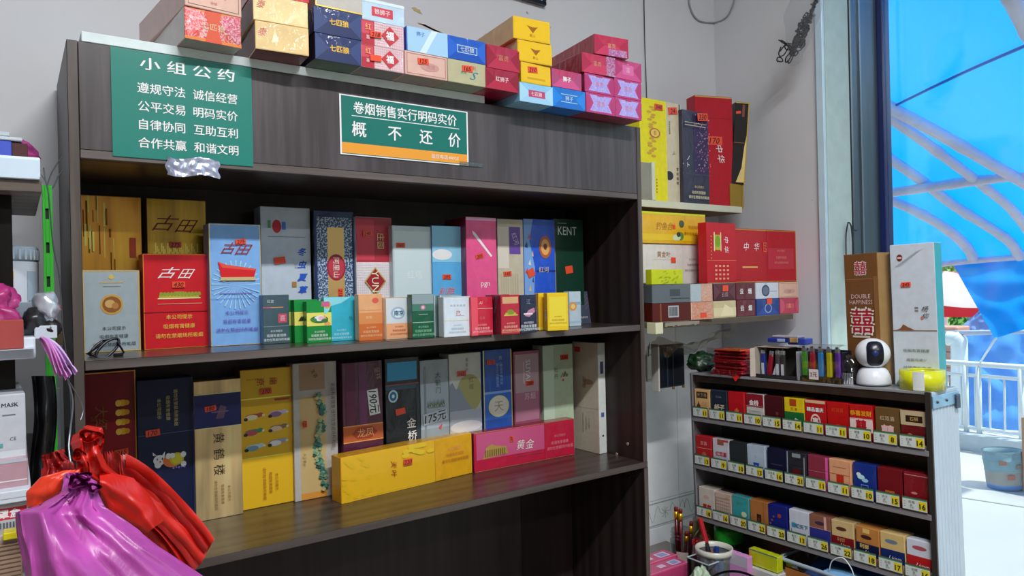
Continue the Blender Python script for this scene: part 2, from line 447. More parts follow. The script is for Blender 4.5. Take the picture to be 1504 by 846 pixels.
# the glass of the shop front, standing in the frame's groove
gl = MB().box(WX + .296, -2.6, ZF, WX + .302, JY - .03, ZC, mat('e8f4f6', 'clear', 1.0), 0)
g = gl.build('glass_pane', df)
struct(MB().box(WX + .27, -2.75, ZC - .1, WX + .33, JY - .03, ZC, mat('67757f', 'metal'), .002).build('trim_3'))
# ceiling tube lamps; the farther one is an added fill lamp
for y in (-.3, -1.8):
    t = empty('ceiling_lamp', loc=(.45, y, LAMP_Z))
    tag(t, 'white ceiling tube lamp ' + ('nearer the display cabinet' if y > -1 else 'added as fill, farther from the display cabinet'), 'lamp')
    MB().box(-.62, -.04, 0, .62, .04, ZC - LAMP_Z, mat('e0e0de', 'plastic'), .003).build('housing', t)
    em = bpy.data.materials.get('lamp_tube')
    if not em:
        em = bpy.data.materials.new('lamp_tube'); em.use_nodes = True
        b_ = em.node_tree.nodes['Principled BSDF']; b_.inputs['Emission Color'].default_value = (1, .98, .94, 1); b_.inputs['Emission Strength'].default_value = 3
    MB().tube([(-.57, 0, -.018), (.57, 0, -.018)], .013, em, 10).build('tube', t)
# tiles of the back wall: plain tiles above and below, one patterned border row (beside the cabinet)
tile = mat('d4dade', 'plastic'); bord = mat('c8ccc8', 'plastic'); line = mat('8f9290', 'plastic')
zb0, zb1 = -.771, -.686
tx0 = 1.33
for i in range(2):
    x0 = tx0 + i * .437; x1 = min(x0 + .436, WX - .001)
    for (z0, z1, nm, mm) in ((zb1 + .0015, -.120, 'wall_tile', tile), (zb0 + .0015, zb1, 'border_tile', bord), (zb0 - .30, zb0, 'wall_tile', tile)):
        q = MB().box(x0, WY - .006, z0, x1, WY + .001, z1, mm, .0012)
        if nm == 'border_tile':
            yy = WY - .0066
            for z in (z0 + .006, z1 - .008):
                q.box(x0, yy, z, x1, WY - .004, z + .0022, line, 0)
                k = 0
                while x0 + k * .006 < x1 - .004:
                    q.box(x0 + k * .006, yy, z - .002, x0 + k * .006 + .003, WY - .004, z, line, 0); k += 1
            cxm, czm = x0 + .37 if i == 0 else (x0 + x1) / 2, (z0 + z1) / 2
            for rr in range(8):
                aa = rr * math.pi / 4
                q.tube([(cxm, yy, czm), (cxm + .012 * math.cos(aa + .25), yy, czm + .012 * math.sin(aa + .25)), (cxm + .019 * math.cos(aa), yy, czm + .019 * math.sin(aa))], .0008, line, 4)
            for sgn in (-1, 1):
                q.tube([(cxm + sgn * (.022 + .012 * t), yy, czm + .024 * math.sin(t * 1.6)) for t in [k * .5 for k in range(13)]], .0007, line, 4)
        q.build(nm, wb)
# stains, tape scraps and hairline marks on the wall
st_ = MB()
for (x, y, w, h, c) in ((612, 15, 20, 8, 'a08f62'), (640, 45, 60, 3, '9c8a5c'), (735, 60, 70, 4, 'a9a083'), (565, 178, 10, 12, 'c9c4c0')):
    if y > 100: continue
    p = onY(x, y, WY - .0008); k = 1.75 / 1048
    n = 14; rnd = [random.uniform(.6, 1.2) for _ in range(n)]
    st_.add([(p.x + w * k * .5 * rnd[i] * math.cos(6.283 * i / n), WY - .0008, p.z - .1 * w * k * math.cos(6.283 * i / n) + h * k * .5 * rnd[i] * math.sin(6.283 * i / n)) for i in range(n)], [tuple(range(n))], mat(c, 'matte'))
st_.build('tape_residue', wb)
# counter under the display rack
# ================================================================== DISPLAY CABINET
wv = wood('cabinet_wood_lit', (.058, .048, .050), (.135, .116, .124), 'Z', .38, .3)  # same laminate as inside, lightened for the daylight on the header
wd_ = wood('cabinet_wood_shaded', (.018, .011, .010), (.040, .026, .023), 'Z', .45, .12)  # same laminate, the shade inside the cabinet put into its colour
wx_ = wood('cabinet_board', (.030, .020, .017), (.070, .050, .040), 'X', .3, .4)  # inside boards: their darker brown carries some of that shade too
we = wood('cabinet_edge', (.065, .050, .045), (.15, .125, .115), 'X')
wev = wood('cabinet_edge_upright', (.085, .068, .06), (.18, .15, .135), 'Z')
XL, XR, FY, BY = .074, 1.318, 1.30, 1.60
Z1, Z2, ZT = -.100, -.449, .402
cab = empty('display_cabinet', loc=(0, 0, 0))
tag(cab, 'tall dark wood laminate display cabinet with two open shelves against the back wall', 'cabinet')
def cb(name, x0, y0, z0, x1, y1, z1, m, **k): return MB().box(x0, y0, z0, x1, y1, z1, m, k.pop('b', .0008), **k).build(name, cab)
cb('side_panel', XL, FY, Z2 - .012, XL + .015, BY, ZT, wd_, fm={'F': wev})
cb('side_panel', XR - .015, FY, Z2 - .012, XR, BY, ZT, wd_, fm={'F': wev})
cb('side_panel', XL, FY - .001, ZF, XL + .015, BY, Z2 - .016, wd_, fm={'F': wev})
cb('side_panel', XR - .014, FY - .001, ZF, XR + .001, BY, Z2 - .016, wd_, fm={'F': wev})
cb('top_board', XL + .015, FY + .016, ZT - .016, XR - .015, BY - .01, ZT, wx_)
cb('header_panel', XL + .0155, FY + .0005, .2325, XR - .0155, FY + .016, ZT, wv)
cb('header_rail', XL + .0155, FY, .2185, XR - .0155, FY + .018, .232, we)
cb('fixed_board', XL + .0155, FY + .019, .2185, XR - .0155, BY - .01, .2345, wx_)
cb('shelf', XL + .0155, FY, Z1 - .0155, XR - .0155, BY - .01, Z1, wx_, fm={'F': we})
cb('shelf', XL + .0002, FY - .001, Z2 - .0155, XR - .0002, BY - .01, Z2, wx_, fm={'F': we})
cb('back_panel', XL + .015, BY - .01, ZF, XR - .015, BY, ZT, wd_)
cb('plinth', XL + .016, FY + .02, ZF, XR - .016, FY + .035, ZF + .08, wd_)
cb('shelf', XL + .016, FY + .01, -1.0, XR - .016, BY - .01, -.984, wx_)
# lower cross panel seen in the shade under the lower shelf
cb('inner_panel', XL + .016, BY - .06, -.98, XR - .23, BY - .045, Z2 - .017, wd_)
# cam-lock holes on the right panel
for (px, py) in ((922, 652), (923, 701), (906, 667)):
    p = onX(px, py, XR - .0152)
    Mx = Matrix.Translation(p) @ Matrix.Rotation(-math.pi / 2, 4, 'Y')
    MB().lathe([(.0002, .001), (.002, .0012), (.0032, .0015), (.0042, .0012), (.0045, 0)], mat('b5b0a8' if py != 701 else '2a2422', 'metal'), 12, Mx).build('cam_lock', cab)
# small white bracket hanging under the upper shelf at the right
p = onY(893, 502, 1.5)
br = MB(); br.box(p.x, 1.50, Z1 - .052, p.x + .026, 1.51, Z1 - .016, mat('97909a', 'plastic'), .001)
br.box(p.x, 1.50, Z1 - .02, p.x + .026, 1.56, Z1 - .016, mat('97909a', 'plastic'), .0005)
br.build('corner_bracket', cab)

# notices on the header
def pos(name, pl, pr, pt_, pb, Y, col, label, deco, edge=None, extra=0, yaw=0):
    A = onY(pl, (pt_ + pb) / 2, Y); B = onY(pr, (pt_ + pb) / 2, Y)
    pc = (pl + pr) / 2; t = onY(pc, pt_, Y).z; b = onY(pc, pb, Y).z
    w = B.x - A.x; h = t - b
    o = MB().box(0, 0, 0, w, .0006, h, mat(col, 'plastic'), .0001).build(name, None, TR(A.x, Y - .0008, b, yaw))
    tag(o, label, 'sign'); decorate(o, w, .0006, h, 'F', deco)
    return o, w, h
tl = 'd7ece8'
o, w, h = pos('poster', 164, 370, 84, 237, FY - .001, '0c7468',
    'large green notice with five lines of white characters at the left of the header',
    [R(0, 0, 1, 1, '0c6c60'), T('小 组 公 约', .53, .885, .125, tl, sx=1.42, bold=.02),
     T('遵规守法', .335, .655, .105, tl, sx=1.0, bold=.016), T('诚信经营', .72, .655, .105, tl, bold=.016),
     T('公平交易', .335, .485, .105, tl, bold=.016), T('明码实价', .72, .485, .105, tl, bold=.016),
     T('自律协同', .335, .315, .105, tl, bold=.016), T('互助互利', .72, .315, .105, tl, bold=.016),
     T('合作共赢', .335, .145, .105, tl, bold=.016), T('和谐文明', .72, .145, .105, tl, bold=.016)])
tp = MB()
def foilf(u, v):
    return (w * (.355 + .38 * u + .01 * math.sin(v * 9)), -.0015 - .004 * noise.noise(Vector((u * 9, v * 6, 0))) - .0015 * abs(math.sin(u * 22)), .006 - v * .030 - .003 * math.sin(u * 7))
tp.grid(foilf, 24, 8, mat('84889a', 'foil')); tp.build('silver_tape', o)
o, w, h = pos('poster', 499, 687, 151, 235, FY - .001, 'e6ebe8',
    'small green and orange price notice taped in the middle of the cabinet header',
    [R(.012, .02, .988, .98, '0c6157'), R(.012, .03, .988, .205, 'e08a2c'), R(.085, .655, .925, .668, 'c9dcd8'),
     T('卷烟销售实行明码实价', .5, .80, .215, 'd5e8e4', sx=.93, bold=.018),
     T('概', .135, .44, .27, 'd5e8e4', bold=.02), T('不', .40, .44, .27, 'd5e8e4', bold=.02), T('还', .645, .44, .27, 'd5e8e4', bold=.02), T('价', .88, .44, .27, 'd5e8e4', bold=.02),
     T('监督电话:88925', .80, .115, .085, 'f4e2c4')])
sc_ = MB()
for (x0, z0, x1, z1) in ((.92, .0, 1.12, .07),):
    sc_.box(w * x0, -.0012, h * z0, w * x1, -.0002, h * z1, mat('c9c6c4', 'clear', 1), .0001)
sc_.build('clear_tape', o)

# white foam board on the cabinet top under the cartons
a = onY(119.5, 56, FY); b2 = onY(712, 150, FY)
tag(MB().box(a.x, FY, ZT + .0005, b2.x, BY - .02, ZT + .0165, mat('c3d0d6', 'matte'), .0008).build('foam_board'),
    'thin white foam board lying on the cabinet top under the left cartons', 'board')
BT = ZT + .0165

# ------------------------------------------------------------------ cartons and packs on the shelves
GU, GP, GL = 'cartons standing on the upper shelf', 'single packs on the upper shelf', 'cartons standing on the lower shelf'
def row(Z, pl, pr, yt, Y=None, yb=None, d=.047, yaw=0, lean=0):
    xc = (pl + pr) / 2
    if Y is None: Y = onZ(xc, yb, Z).y
    ym = (yt + (yb or yt + 200)) / 2
    A = onY(pl, ym, Y); B = onY(pr, ym, Y); t = onY(xc, yt, Y)
    return TR(A.x, Y, Z, yaw, lean), B.x - A.x, d, t.z - Z
def carton(name, Z, geo, col, label, deco, **k):
    M, w, d, h = geo
    cat = 'cigarette carton' if 'carton' in name else 'cigarette pack'
    g = k.pop('group', None) or (GU if Z == Z1 else GL)
    return pack(name, M, w, d, h, col, label, cat, g, deco, **k)
CN, PN = 'cigarette_carton', 'cigarette_pack'
D1, D2 = 1.533, 1.477
def edge(c='d8b45a', t=.018, r=None):
    r = r or .5
    return [R(0, 0, t, 1, c, 'gold'), R(1 - t, 0, 1, 1, c, 'gold'), R(0, 1 - t * r, 1, 1, c, 'gold'), R(0, 0, 1, t * r, c, 'gold')]
fall = []
rr_ = random.Random(3)
for i in range(26):
    u = .04 + .5 * rr_.random() ** 1.2; v = .35 + .6 * rr_.random(); l = .04 + .16 * rr_.random()
    fall.append(R(u, v - l / 2, u + .012 + .02 * rr_.random(), v + l / 2, rr_.choice(['8a5a14', 'f0c868', '6e440e']), 'gold'))
carton(CN, Z1, row(Z1, 118, 209, 288, 1.540), 'c08a2e', 'gold foil carton with an engraved waterfall and red seal behind the coin carton',
       fall + [R(.79, .60, .90, .73, 'd84a28'), R(.02, .02, .6, .12, 'd9b050', 'gold')], kind='foil', d_=0) if False else None
def C(Z, pl, pr, yt, col, label, deco, Y=None, yb=None, d=.047, name=CN, yaw=0, lean=0, **k):
    return carton(name, Z, row(Z, pl, pr, yt, Y, yb, d, yaw, lean), col, label, deco, **k)
C(Z1, 118, 209, 288, 'b98228', 'gold foil carton with an engraved waterfall and red seal, behind the coin carton',
  fall + [R(.79, .60, .90, .73, 'd84a28'), R(.02, .02, .6, .12, 'd9b050', 'gold')], Y=1.538, kind='foil')
C(Z1, 121, 206, 397, '8b979c', 'grey carton with a round gold coin at the left end of the upper shelf',
  [edge('cfae5c', .03), El(.5, .58, .2, .125, 'c9a050', 'gold'), El(.5, .58, .165, .10, '7a4a20'), El(.47, .59, .09, .05, 'd9a86a', 'gold'), El(.56, .565, .06, .04, 'b98048', 'gold'),
   P([(.44, .91), (.5, .96), (.56, .91), (.5, .885)], 'd9b860', 'gold'), R(.3, .845, .72, .855, 'b99a58'), R(.36, .80, .66, .806, '6a6660'),
   WARN(.53, .19, .052, '2c3338')], yb=517, d=.05, kind='card')
C(Z1, 217, 304, 293, '9a7c22', 'gold foil carton with dark red calligraphy, standing behind the square red carton',
  [T('古', .30, .835, .115, '7a1a14', sh=.5, sx=1.3), T('田', .66, .82, .105, '7a1a14', sh=.5, sx=1.2)] +
  [R(.1 + .025 * i, .60 + .02 * (i % 3), .12 + .025 * i, .64 + .05 * ((i * 7) % 4) * .4, 'd9c060', 'gold') for i in range(30)] +
  [S(.46, .69, '275', .2)], Y=1.535, kind='foil')
C(Z1, 210.5, 312, 373, 'b3101c', 'square red carton with gold frame and white calligraphy on the upper shelf',
  [edge('c9952e', .013, .66), T('古', .36, .80, .125, 'e8e4e0', sh=.5, sx=1.5), T('田', .62, .79, .12, 'e8e4e0', sh=.5, sx=1.2),
   R(.2, .525, .82, .535, 'e8d9a0'), R(.22, .535, .8, .565, 'c9b044', 'gold'), P([(.4, .565), (.44, .6), (.58, .6), (.62, .565)], 'b9a03c', 'gold'),
   [El(.25 + .05 * i, .575, .026, .022, '7c8a2a') for i in range(12)], R(.2, .47, .84, .476, 'e08a78'), R(0, .385, 1, .392, '7c0a12'),
   WARN(.5, .235, .052, 'd9b04c'), S(.5, .675, '430', .19)], yb=511.5, d=.05, kind='card')
C(Z1, 308, 384, 329, '6f9cd8', 'light blue carton with a red pavilion boat and gold edges on the upper shelf',
  [edge('cdb878', .02, .4), [P([(.5, .5), (.5 + .47 * math.cos(a), .5 + .2 * math.sin(a)), (.5 + .47 * math.cos(a + .05), .5 + .2 * math.sin(a + .05))], '9cc0ec') for a in [k * .22 for k in range(28)]],
   P([(.16, .69), (.3, .66), (.9, .63), (.84, .55), (.22, .55)], 'c01820'), P([(.16, .69), (.24, .64), (.88, .615), (.9, .63), (.3, .665)], 'e04838'), R(.2, .535, .88, .562, 'd0c08c', 'gold'),
   R(.2, .53, .88, .536, '5a4a30'), T('古', .38, .80, .10, '8a1418', sh=.5, sx=1.2), T('田', .66, .79, .10, '8a1418', sh=.5, sx=1.2), R(.18, .425, .82, .432, '6a5aa0'), R(0, .385, 1, .388, '4f74b0'),
   WARN(.5, .2, .037, '5b3f9c'), S(.6, .855, '275', .2, 8)], yb=507.5, kind='card')
C(Z1, 384, 457, 304.5, 'a9b3bd', 'silver white carton with blue brush characters and a red crest on the upper shelf',
  [El(.32, .855, .09, .05, 'b02030'), R(.14, .84, .2, .9, '5a8a6a'), R(.42, .83, .5, .89, '4a70b8'), R(.14, .775, .9, .78, '78808c'),
   [Vt('冬虫夏草', .82, .62 - .1, .062, '1d4fb0', 1.55, sh=.3, sx=1.1, bold=.03)], Vt('山水', .68, .56, .022, '6a7078'), R(.6, .4, .69, .44, '9a6a38'),
   S(.36, .60, '', .22, 8, .62)], Y=1.505)
C(Z1, 463, 521, 310, '182a52', 'navy speckled carton with a gold panel and round crimson seal on the upper shelf',
  [R(.06, .05, .95, .95, '2c4468', 'speckle'), R(.32, .22, .74, .87, 'c9a468', 'gold'), El(.53, .555, .24, .105, '8c2030'), El(.53, .555, .20, .088, 'a83040'),
   T('阿里山', .53, .555, .055, 'e8d4c0', -90), R(.34, .235, .72, .24, '6a4a28'), S(.62, .35, '215', .24, -90, .5)], Y=1.49, side='0a1020')
grid = [R(0, .03 + .021 * i, 1, .032 + .021 * i, 'c8a8b0') for i in range(28)] + [R(.03 + .055 * i, 0, .036 + .055 * i, .62, 'c8a8b0') for i in range(18)]
C(Z1, 524, 577, 319, 'd9d4dc', 'carton with red top and checked lower part with a crimson diamond on the upper shelf',
  [R(0, .62, 1, 1, 'a02838'), R(.02, .64, .5, .98, 'b83848')] + grid + [P([(.5, .34), (.8, .46), (.5, .58), (.2, .46)], 'c9a860', 'gold'), P([(.5, .355), (.76, .46), (.5, .565), (.24, .46)], '8c1828'),
   T('YUN', .5, .46, .09, 'e8d8a8', -90), T('庄园', .66, .80, .07, 'c9b078', -90), S(.3, .86, '240', .24, 8)], Y=1.48)
C(Z1, 578, 635, 332, 'a8b8bc', 'pale silver wrapped carton with one red sticker left of the sky blue carton',
  [R(.04, .05, .96, .95, 'b5c4c6'), T('红塔', .55, .55, .08, 'c8d2d4', sx=1), S(.2, .82, '165', .22, 0)], Y=1.46)
C(Z1, 636, 684, 332, '4f9ccc', 'sky blue carton with white script on the upper shelf',
  [R(0, .66, 1, 1, '7cb4dc'), El(.3, .73, .3, .05, 'cfe0ec'), R(0, 0, 1, .3, '3f96cc'), T('利群', .42, .38, .085, 'd8584a', sh=.3), T('Liqun', .68, .265, .07, 'eef2f4', sh=.4), S(.42, .52, '205', .26, 0)], Y=1.455, side='1c3c5c')
C(Z1, 686, 730.5, 319, 'd8487c', 'bright pink wrapped carton with a white feather on the upper shelf',
  [P([(.2, .88), (.3, .86), (.85, .66), (.8, .65), (.22, .85)], 'f0d8e4'), R(.0, .97, 1, 1, 'f09ab8'), T('pgn', .6, .42, .07, 'f4ecc8'), T('C', .66, .25, .09, 'f4b0b8', 90), S(.42, .655, '205', .26, 14)], Y=1.43, d=.1, side='6c1430')
C(Z1, 732, 770, 322, 'b0a690', 'beige carton with a purple corner block on the upper shelf',
  [R(.45, .68, .88, .93, '5c3c8c'), R(0, .55, .42, .93, 'c4bcae'), T('红河', .68, .82, .06, 'c0b0e0', -70), [R(.1 + .09 * i, .05, .14 + .09 * i, .5, 'a89c82') for i in range(8)], S(.35, .50, '145', .3, 4)], Y=1.45)
C(Z1, 770.5, 816, 322, '1549b8', 'royal blue carton with a figured panel and copper oval on the upper shelf',
  [P([(0, 0), (.38, .0), (.3, .3), (.34, .55), (.18, .8), (.3, 1), (0, 1)], '6c94c8'), [P([(.02 + .11 * (i % 3), .08 * i + .02), (.12 + .09 * (i % 3), .08 * i + .01), (.1 + .09 * (i % 3), .08 * i + .07)], ['c8a878', '283c78', 'c04838', 'd8d4cc'][i % 4]) for i in range(11)],
   P([(.4, .05), (.75, .08), (.55, .24)], '9c4030'), El(.68, .74, .2, .105, 'a05428'), El(.68, .74, .14, .075, 'd89858'), El(.68, .745, .06, .03, '5c2c18'), R(.38, .51, 1, .525, '0c2870'), T('红河', .62, .53, .06, 'c8b48c'), S(.2, .5, '', .22, 25, .9)], Y=1.45)
C(Z1, 817.5, 858, 322, '0c3022', 'dark green carton with a white word at the right end of the upper shelf',
  [T('KENT', .42, .89, .115, 'b8c4bc', sx=.8, bold=0), R(.08, .955, .4, .962, '8a948c'), T('4', .2, .2, .085, 'dfe6e0'), R(0, .125, 1, .13, 'a8b0a8'), S(.45, .52, '', .26, 8, .8)], Y=1.46, kind='card', side='c8ccc4')
# single packs in front
def PK(pl, pr, yt, yb, col, label, deco, Y=None, d=.022, **k):
    return C(Z1, pl, pr, yt, col, label, deco, Y=Y, yb=yb, d=d, name=PN, group=GP, **k)
def warn(c, cy=.17, s=.066): return [T('吸烟有害健康', .5, cy, s, c), T('请勿在禁烟场所吸烟', .5, cy - .085, s * .9, c), T('本公司提示', .5, cy + .09, s * .75, c)]
PK(386, 425, 433, 505, '3a5058', 'dark teal pack with a pink square, leftmost of the single packs',
   [R(0, .735, .78, .75, 'e08848'), R(0, .735, .3, .75, 'c84878'), R(.58, .43, .9, .61, 'b8485c'), T('喜', .74, .52, .12, 'e8b0b8'), T('红金', .3, .87, .07, 'b8c0b8'), R(0, .355, 1, .362, '8c9a9c'), warn('c4ced0')], d=.023)
def lotus(full):
    a = [R(0, .40, 1, .72, 'd8c860'), R(0, 0, 1, .40, '147a34'), R(0, .72, 1, 1, '148038')]
    if full: a += [El(.5, .555, .36, .09, '285c2c'), El(.52, .58, .22, .07, 'e8e0d8'), El(.58, .585, .12, .05, 'e0a8b0'), El(.72, .52, .14, .05, '386c38'), El(.28, .54, .12, .05, '3c7c3c'), R(.6, .86, .92, .98, 'b8587c')] + warn('d8e8d0', .17, .07)
    else: a += [El(.5, .56, .2, .07, '285c2c')]
    return a
PK(450.5, 487, 442, 503, '147a34', 'green and yellow pack with a white lotus, front one of three alike', lotus(True), d=.021, side='0f6428')
MM, w_, d_, h_ = row(Z1, 435, 450, 441, Y=1.388 + .012)
for (x, lab) in ((434.5, 'green and yellow pack, middle one of the three lotus packs'), (425.5, 'green and yellow pack, left one of the three lotus packs')):
    A = onY(x, 470, 1.4)
    pack(PN, TR(A.x, 1.409 if x > 430 else 1.432, Z1), .048, .021, .086, '147a34', lab, 'cigarette pack', GP, lotus(False) + ([P([(.15, .5), (.3, .62), (.4, .5)], '283818')] if x > 430 else []), side='0f6428')
PK(476, 526, 436, 501, '2fa0b8', 'wide turquoise pack with an orange cloud along its left edge',
   [P([(0, .62), (.12, .66), (.2, .8), (.5, .86), (.7, .95), (.8, 1), (0, 1)], '7cc4cc'), P([(0, .38), (.1, .36), (.2, .4), (.1, .48), (0, .62)], 'd89858'), El(.1, .83, .1, .08, 'c89040'), T('云', .8, .5, .1, '1c6c84', -80, sh=.4), T('八', .76, .52, .1, '1c6c84'), warn('a8d4d4', .16, .06)], Y=1.385, d=.02)
PK(527, 562, 432, 500, 'c89468', 'peach and orange graded pack between the turquoise and the white pack',
   [R(0, 0, 1, .36, 'b8602c'), R(0, .36, 1, .6, 'c07c48'), El(.7, .86, .14, .06, 'c05048'), T('玫瑰', .42, .5, .07, 'd8b088'), R(0, .655, 1, .66, 'a87048'), warn('e0b088', .19, .062)])
PK(566, 605, 436.5, 498, 'cfc4b4', 'cream pack with a blue oval crest and gold rim standing beside the dark green pack',
   [edge('c8a070', .03), R(.03, .36, .97, .97, 'b8bfc4'), R(.03, .03, .97, .38, 'd0946c'), El(.47, .62, .27, .15, '8ca0b4'), El(.47, .62, .19, .11, 'c0ccd4'), T('南京', .5, .62, .13, '3c6484', bold=.03), warn('a05838', .21, .058)])
PK(605.5, 637, 432, 497, '0c4c34', 'dark green graded pack with a small pink dot standing beside the white packs',
   [R(0, .62, 1, 1, '3c6c5c'), R(0, .78, 1, 1, '7c8c90'), R(0, .36, 1, .37, 'a8c4b0'), El(.5, .7, .12, .06, '9c6478'), El(.5, .7, .07, .035, 'c8a0b0'), R(.3, .54, .72, .55, '9cb0a4'), warn('78b088', .17, .07)])
for i in range(4):
    A = onY(637 + 3.6 * i, 465, 1.32)
    pack(PN, TR(A.x + .0, 1.358 - i * .0155 + .012, Z1, -3), .050, .0145, .088, ['4a6c6c', '5c7878', '6c8484', '7c9090'][i],
         'slim teal grey pack edge, %s in the fanned row' % ('leftmost', 'second from the left', 'third from the left', 'rightmost')[i], 'cigarette pack', 'slim packs fanned behind the white pack', [R(.0, 0, .04, 1, 'b8c4c4')])
PK(651.5, 691, 435.5, 494.5, 'b9c4cc', 'silver white pack with a small red knot mark before the fanned slim packs',
   [edge('d4dade', .03), R(0, .4, 1, .412, 'c8b890'), T('己', .55, .585, .13, 'b05058', sx=1.2), R(.42, .52, .75, .53, 'b89898'), [R(.25 + .12 * i, .76, .32 + .12 * i, .80, '9aa6ae') for i in range(5)], warn('98a0a8', .2, .06)], kind='card')
PK(692, 724, 436, 492.5, 'b01c34', 'crimson pack with a light stripe directly right of the silver white pack',
   [R(0, .69, 1, .705, 'e0a098'), T('Ai', .45, .85, .12, 'd8a8a0', sh=.4), T('红旗', .5, .45, .08, 'b86068'), R(0, 0, .3, 1, 'c84858'), warn('e0a0a0', .18, .075)])
PK(736, 763.5, 433, 491, 'a01c30', 'dark red pack with a golden dome emblem beside the navy pack',
   [R(.08, .78, .92, .95, 'b89068'), El(.5, .52, .3, .05, 'c8b040', 'gold'), El(.5, .56, .18, .07, '8c9838', 'gold'), R(.15, .47, .88, .50, 'd8c060', 'gold'), R(0, .05, 1, .06, 'c88c58'), warn('d8a890', .19, .07)], d=.03, side='5c0c18')
A = onY(724, 460, 1.30)
pack(PN, TR(A.x, 1.306, Z1), .05, .024, .086, '6c0f1c', 'dark red pack standing behind the pack with the golden dome', 'cigarette pack', GP, [R(.4, .3, .6, .5, '8c3838')])
PK(764.5, 788, 433, 489, '1c2238', 'narrow navy pack with pale figures beside the yellow packs',
   [P([(.25, .45), (.5, .6), (.85, .66), (.9, .55), (.55, .42)], 'a87088'), R(.2, .48, .75, .52, 'c8c0c4'), T('江', .5, .82, .14, '7c8498'), warn('c8ccd4', .18, .085)])
A = onY(790, 460, 1.30)
for (px, Y, lab) in ((791, 1.325, 'yellow pack standing behind the front yellow pack'), (804, 1.290, 'bright yellow pack with gold frame, front one of two')):
    A = onY(px, 458, Y)
    f = px > 800
    pack(PN, TR(A.x, Y, Z1, -16 if f else -14), .052 if f else .05, .023, .087, 'e0b418', lab, 'cigarette pack', GP,
         [R(.05, .04, .95, .96, 'd8ac20'), R(.1, .12, .9, .9, 'e0bc38'), warn('a87c14', .28, .06)] if f else [R(.05, .1, .9, .9, 'c89c18')],
         faces={'L': [R(.3, .25, .7, .55, 'e8e4d4'), [R(.34, .27 + .03 * i, .66, .28 + .03 * i, '3a3430') for i in range(9)]]}, side='b08814')
PK(836.5, 853.5, 428, 479.5, 'a8b8c0', 'pale blue pack with an orange round logo behind the yellow packs',
   [R(0, .62, 1, .7, '7c9cb0'), R(0, .1, 1, .15, '8cacc0'), El(.3, .57, .32, .12, 'e08838'), El(.3, .57, .18, .07, 'f0b878')], d=.023, Y=1.385)
A = onY(846, 450, 1.46)
pack(PN, TR(A.x, 1.452, Z1, 0, -9), .046, .02, .088, '3a4250', 'slate grey pack leaning back, rightmost of the single packs', 'cigarette pack', GP,
     [[R(.7 + .07 * (i % 3), .45 + .04 * i, .74 + .07 * (i % 3), .47 + .04 * i, 'a06070') for i in range(12)], T('吸烟有害', .5, .2, .07, 'b0b8c0')])

# lower shelf
C(Z2, 122.5, 201, 545, '780f18', 'dark red carton with gold crests at the left end of the lower shelf',
  [edge('b8923c', .025, .4), [El(.74, .80 - .058 * i, .09, .02, 'c8962c', 'gold') for i in range(4)], [El(.66, .80 - .058 * i, .06, .02, 'd8ac48', 'gold') for i in range(4)], [El(.82, .80 - .058 * i, .05, .016, 'b88424', 'gold') for i in range(4)],
   T('大红', .33, .72, .075, '8c5420', -90), T('悦', .2, .72, .04, '8c5420', -90), R(0, .4, 1, .41, 'c09038', 'gold'), S(.7, .50, '215', .26, 5)], Y=1.535, kind='card')
cat_ = [El(.37, .455, .10, .036, 'ece4dc'), P([(.26, .49), (.25, .515), (.33, .485)], 'ece4dc'), P([(.42, .487), (.47, .51), (.46, .47)], 'ece4dc'), P([(.28, .49), (.27, .505), (.31, .487)], 'd87848'),
        El(.36, .455, .10, .034, 'f0e8e0'), El(.60, .445, .17, .048, 'd87038'), El(.53, .475, .05, .02, 'ece4dc'), El(.68, .45, .13, .043, 'b8ac20'), El(.68, .45, .1, .033, 'c8bc30'), El(.6, .475, .05, .018, 'ece4dc'),
        El(.80, .475, .05, .02, 'ece4dc'), El(.80, .41, .05, .02, 'ece4dc'), El(.34, .425, .06, .022, 'f0e8e0'), El(.33, .463, .012, .008, '1c3c3c'), El(.42, .463, .012, .008, '1c3c3c'), El(.38, .445, .015, .006, 'b04030')]
C(Z2, 202.5, 285, 556, '0c1634', 'navy carton with a white and orange beckoning cat on the lower shelf',
  [cat_, [T(t, x, .80, .028, 'b0a468', -90) for t, x in (('本公司提示', .38), ('吸烟有害健康', .54), ('请勿在禁烟场所吸烟', .68))], R(0, .63, 1, .634, '48527c'), [R(.60 + .05 * i, .385 + .004 * (i % 2), .63 + .05 * i, .398, '6c64a8') for i in range(5)], R(.975, 0, 1, 1, '2c3c64'),
   T('招财猫', .57, .11, .075, 'b8a878', -90, bold=.02), S(.26, .645, '170', .25, 3)], Y=1.525, kind='card')
C(Z2, 286, 355.5, 558, 'ab9468', 'pale gold carton with a navy band and black characters on the lower shelf',
  [R(0, .66, 1, .90, '141f54'), R(0, .655, 1, .662, 'd8c894'), R(0, .90, 1, .906, 'd8c894'), P([(.45, .72), (.55, .82), (.68, .8), (.62, .72)], '5c4458'), R(.36, .765, .72, .775, '6c5468'),
   [T(t, .50, .58 - .115 * i, .082, '30281c', -90) for i, t in enumerate('黄鹤楼')], [T(t, x, .17, .024, '8c7444', -90) for t, x in (('本公司提示', .7), ('吸烟有害健康', .56), ('请勿在禁烟场所吸烟', .42))], S(.34, .80, '180', .24, 6)], Y=1.515, kind='foil')
ladies = []
for i, (x, y, c1, c2) in enumerate(((.25, .665, 'a04838', 'd8c4a0'), (.72, .67, 'b8a8c0', '7c6088'), (.24, .555, '3c8058', 'a84c58'), (.72, .565, '786048', 'c8b090'), (.25, .445, 'a8c8d0', '6c90a0'), (.7, .46, '8c90b0', 'd8dce4'))):
    ladies += [El(x, y, .17, .016, c1), El(x - .05, y - .01, .12, .020, c2), El(x + .12, y + .006, .06, .014, c1), El(x - .16, y - .02, .04, .012, '2c2420'), El(x + .18, y, .028, .009, 'e0c8a8')]
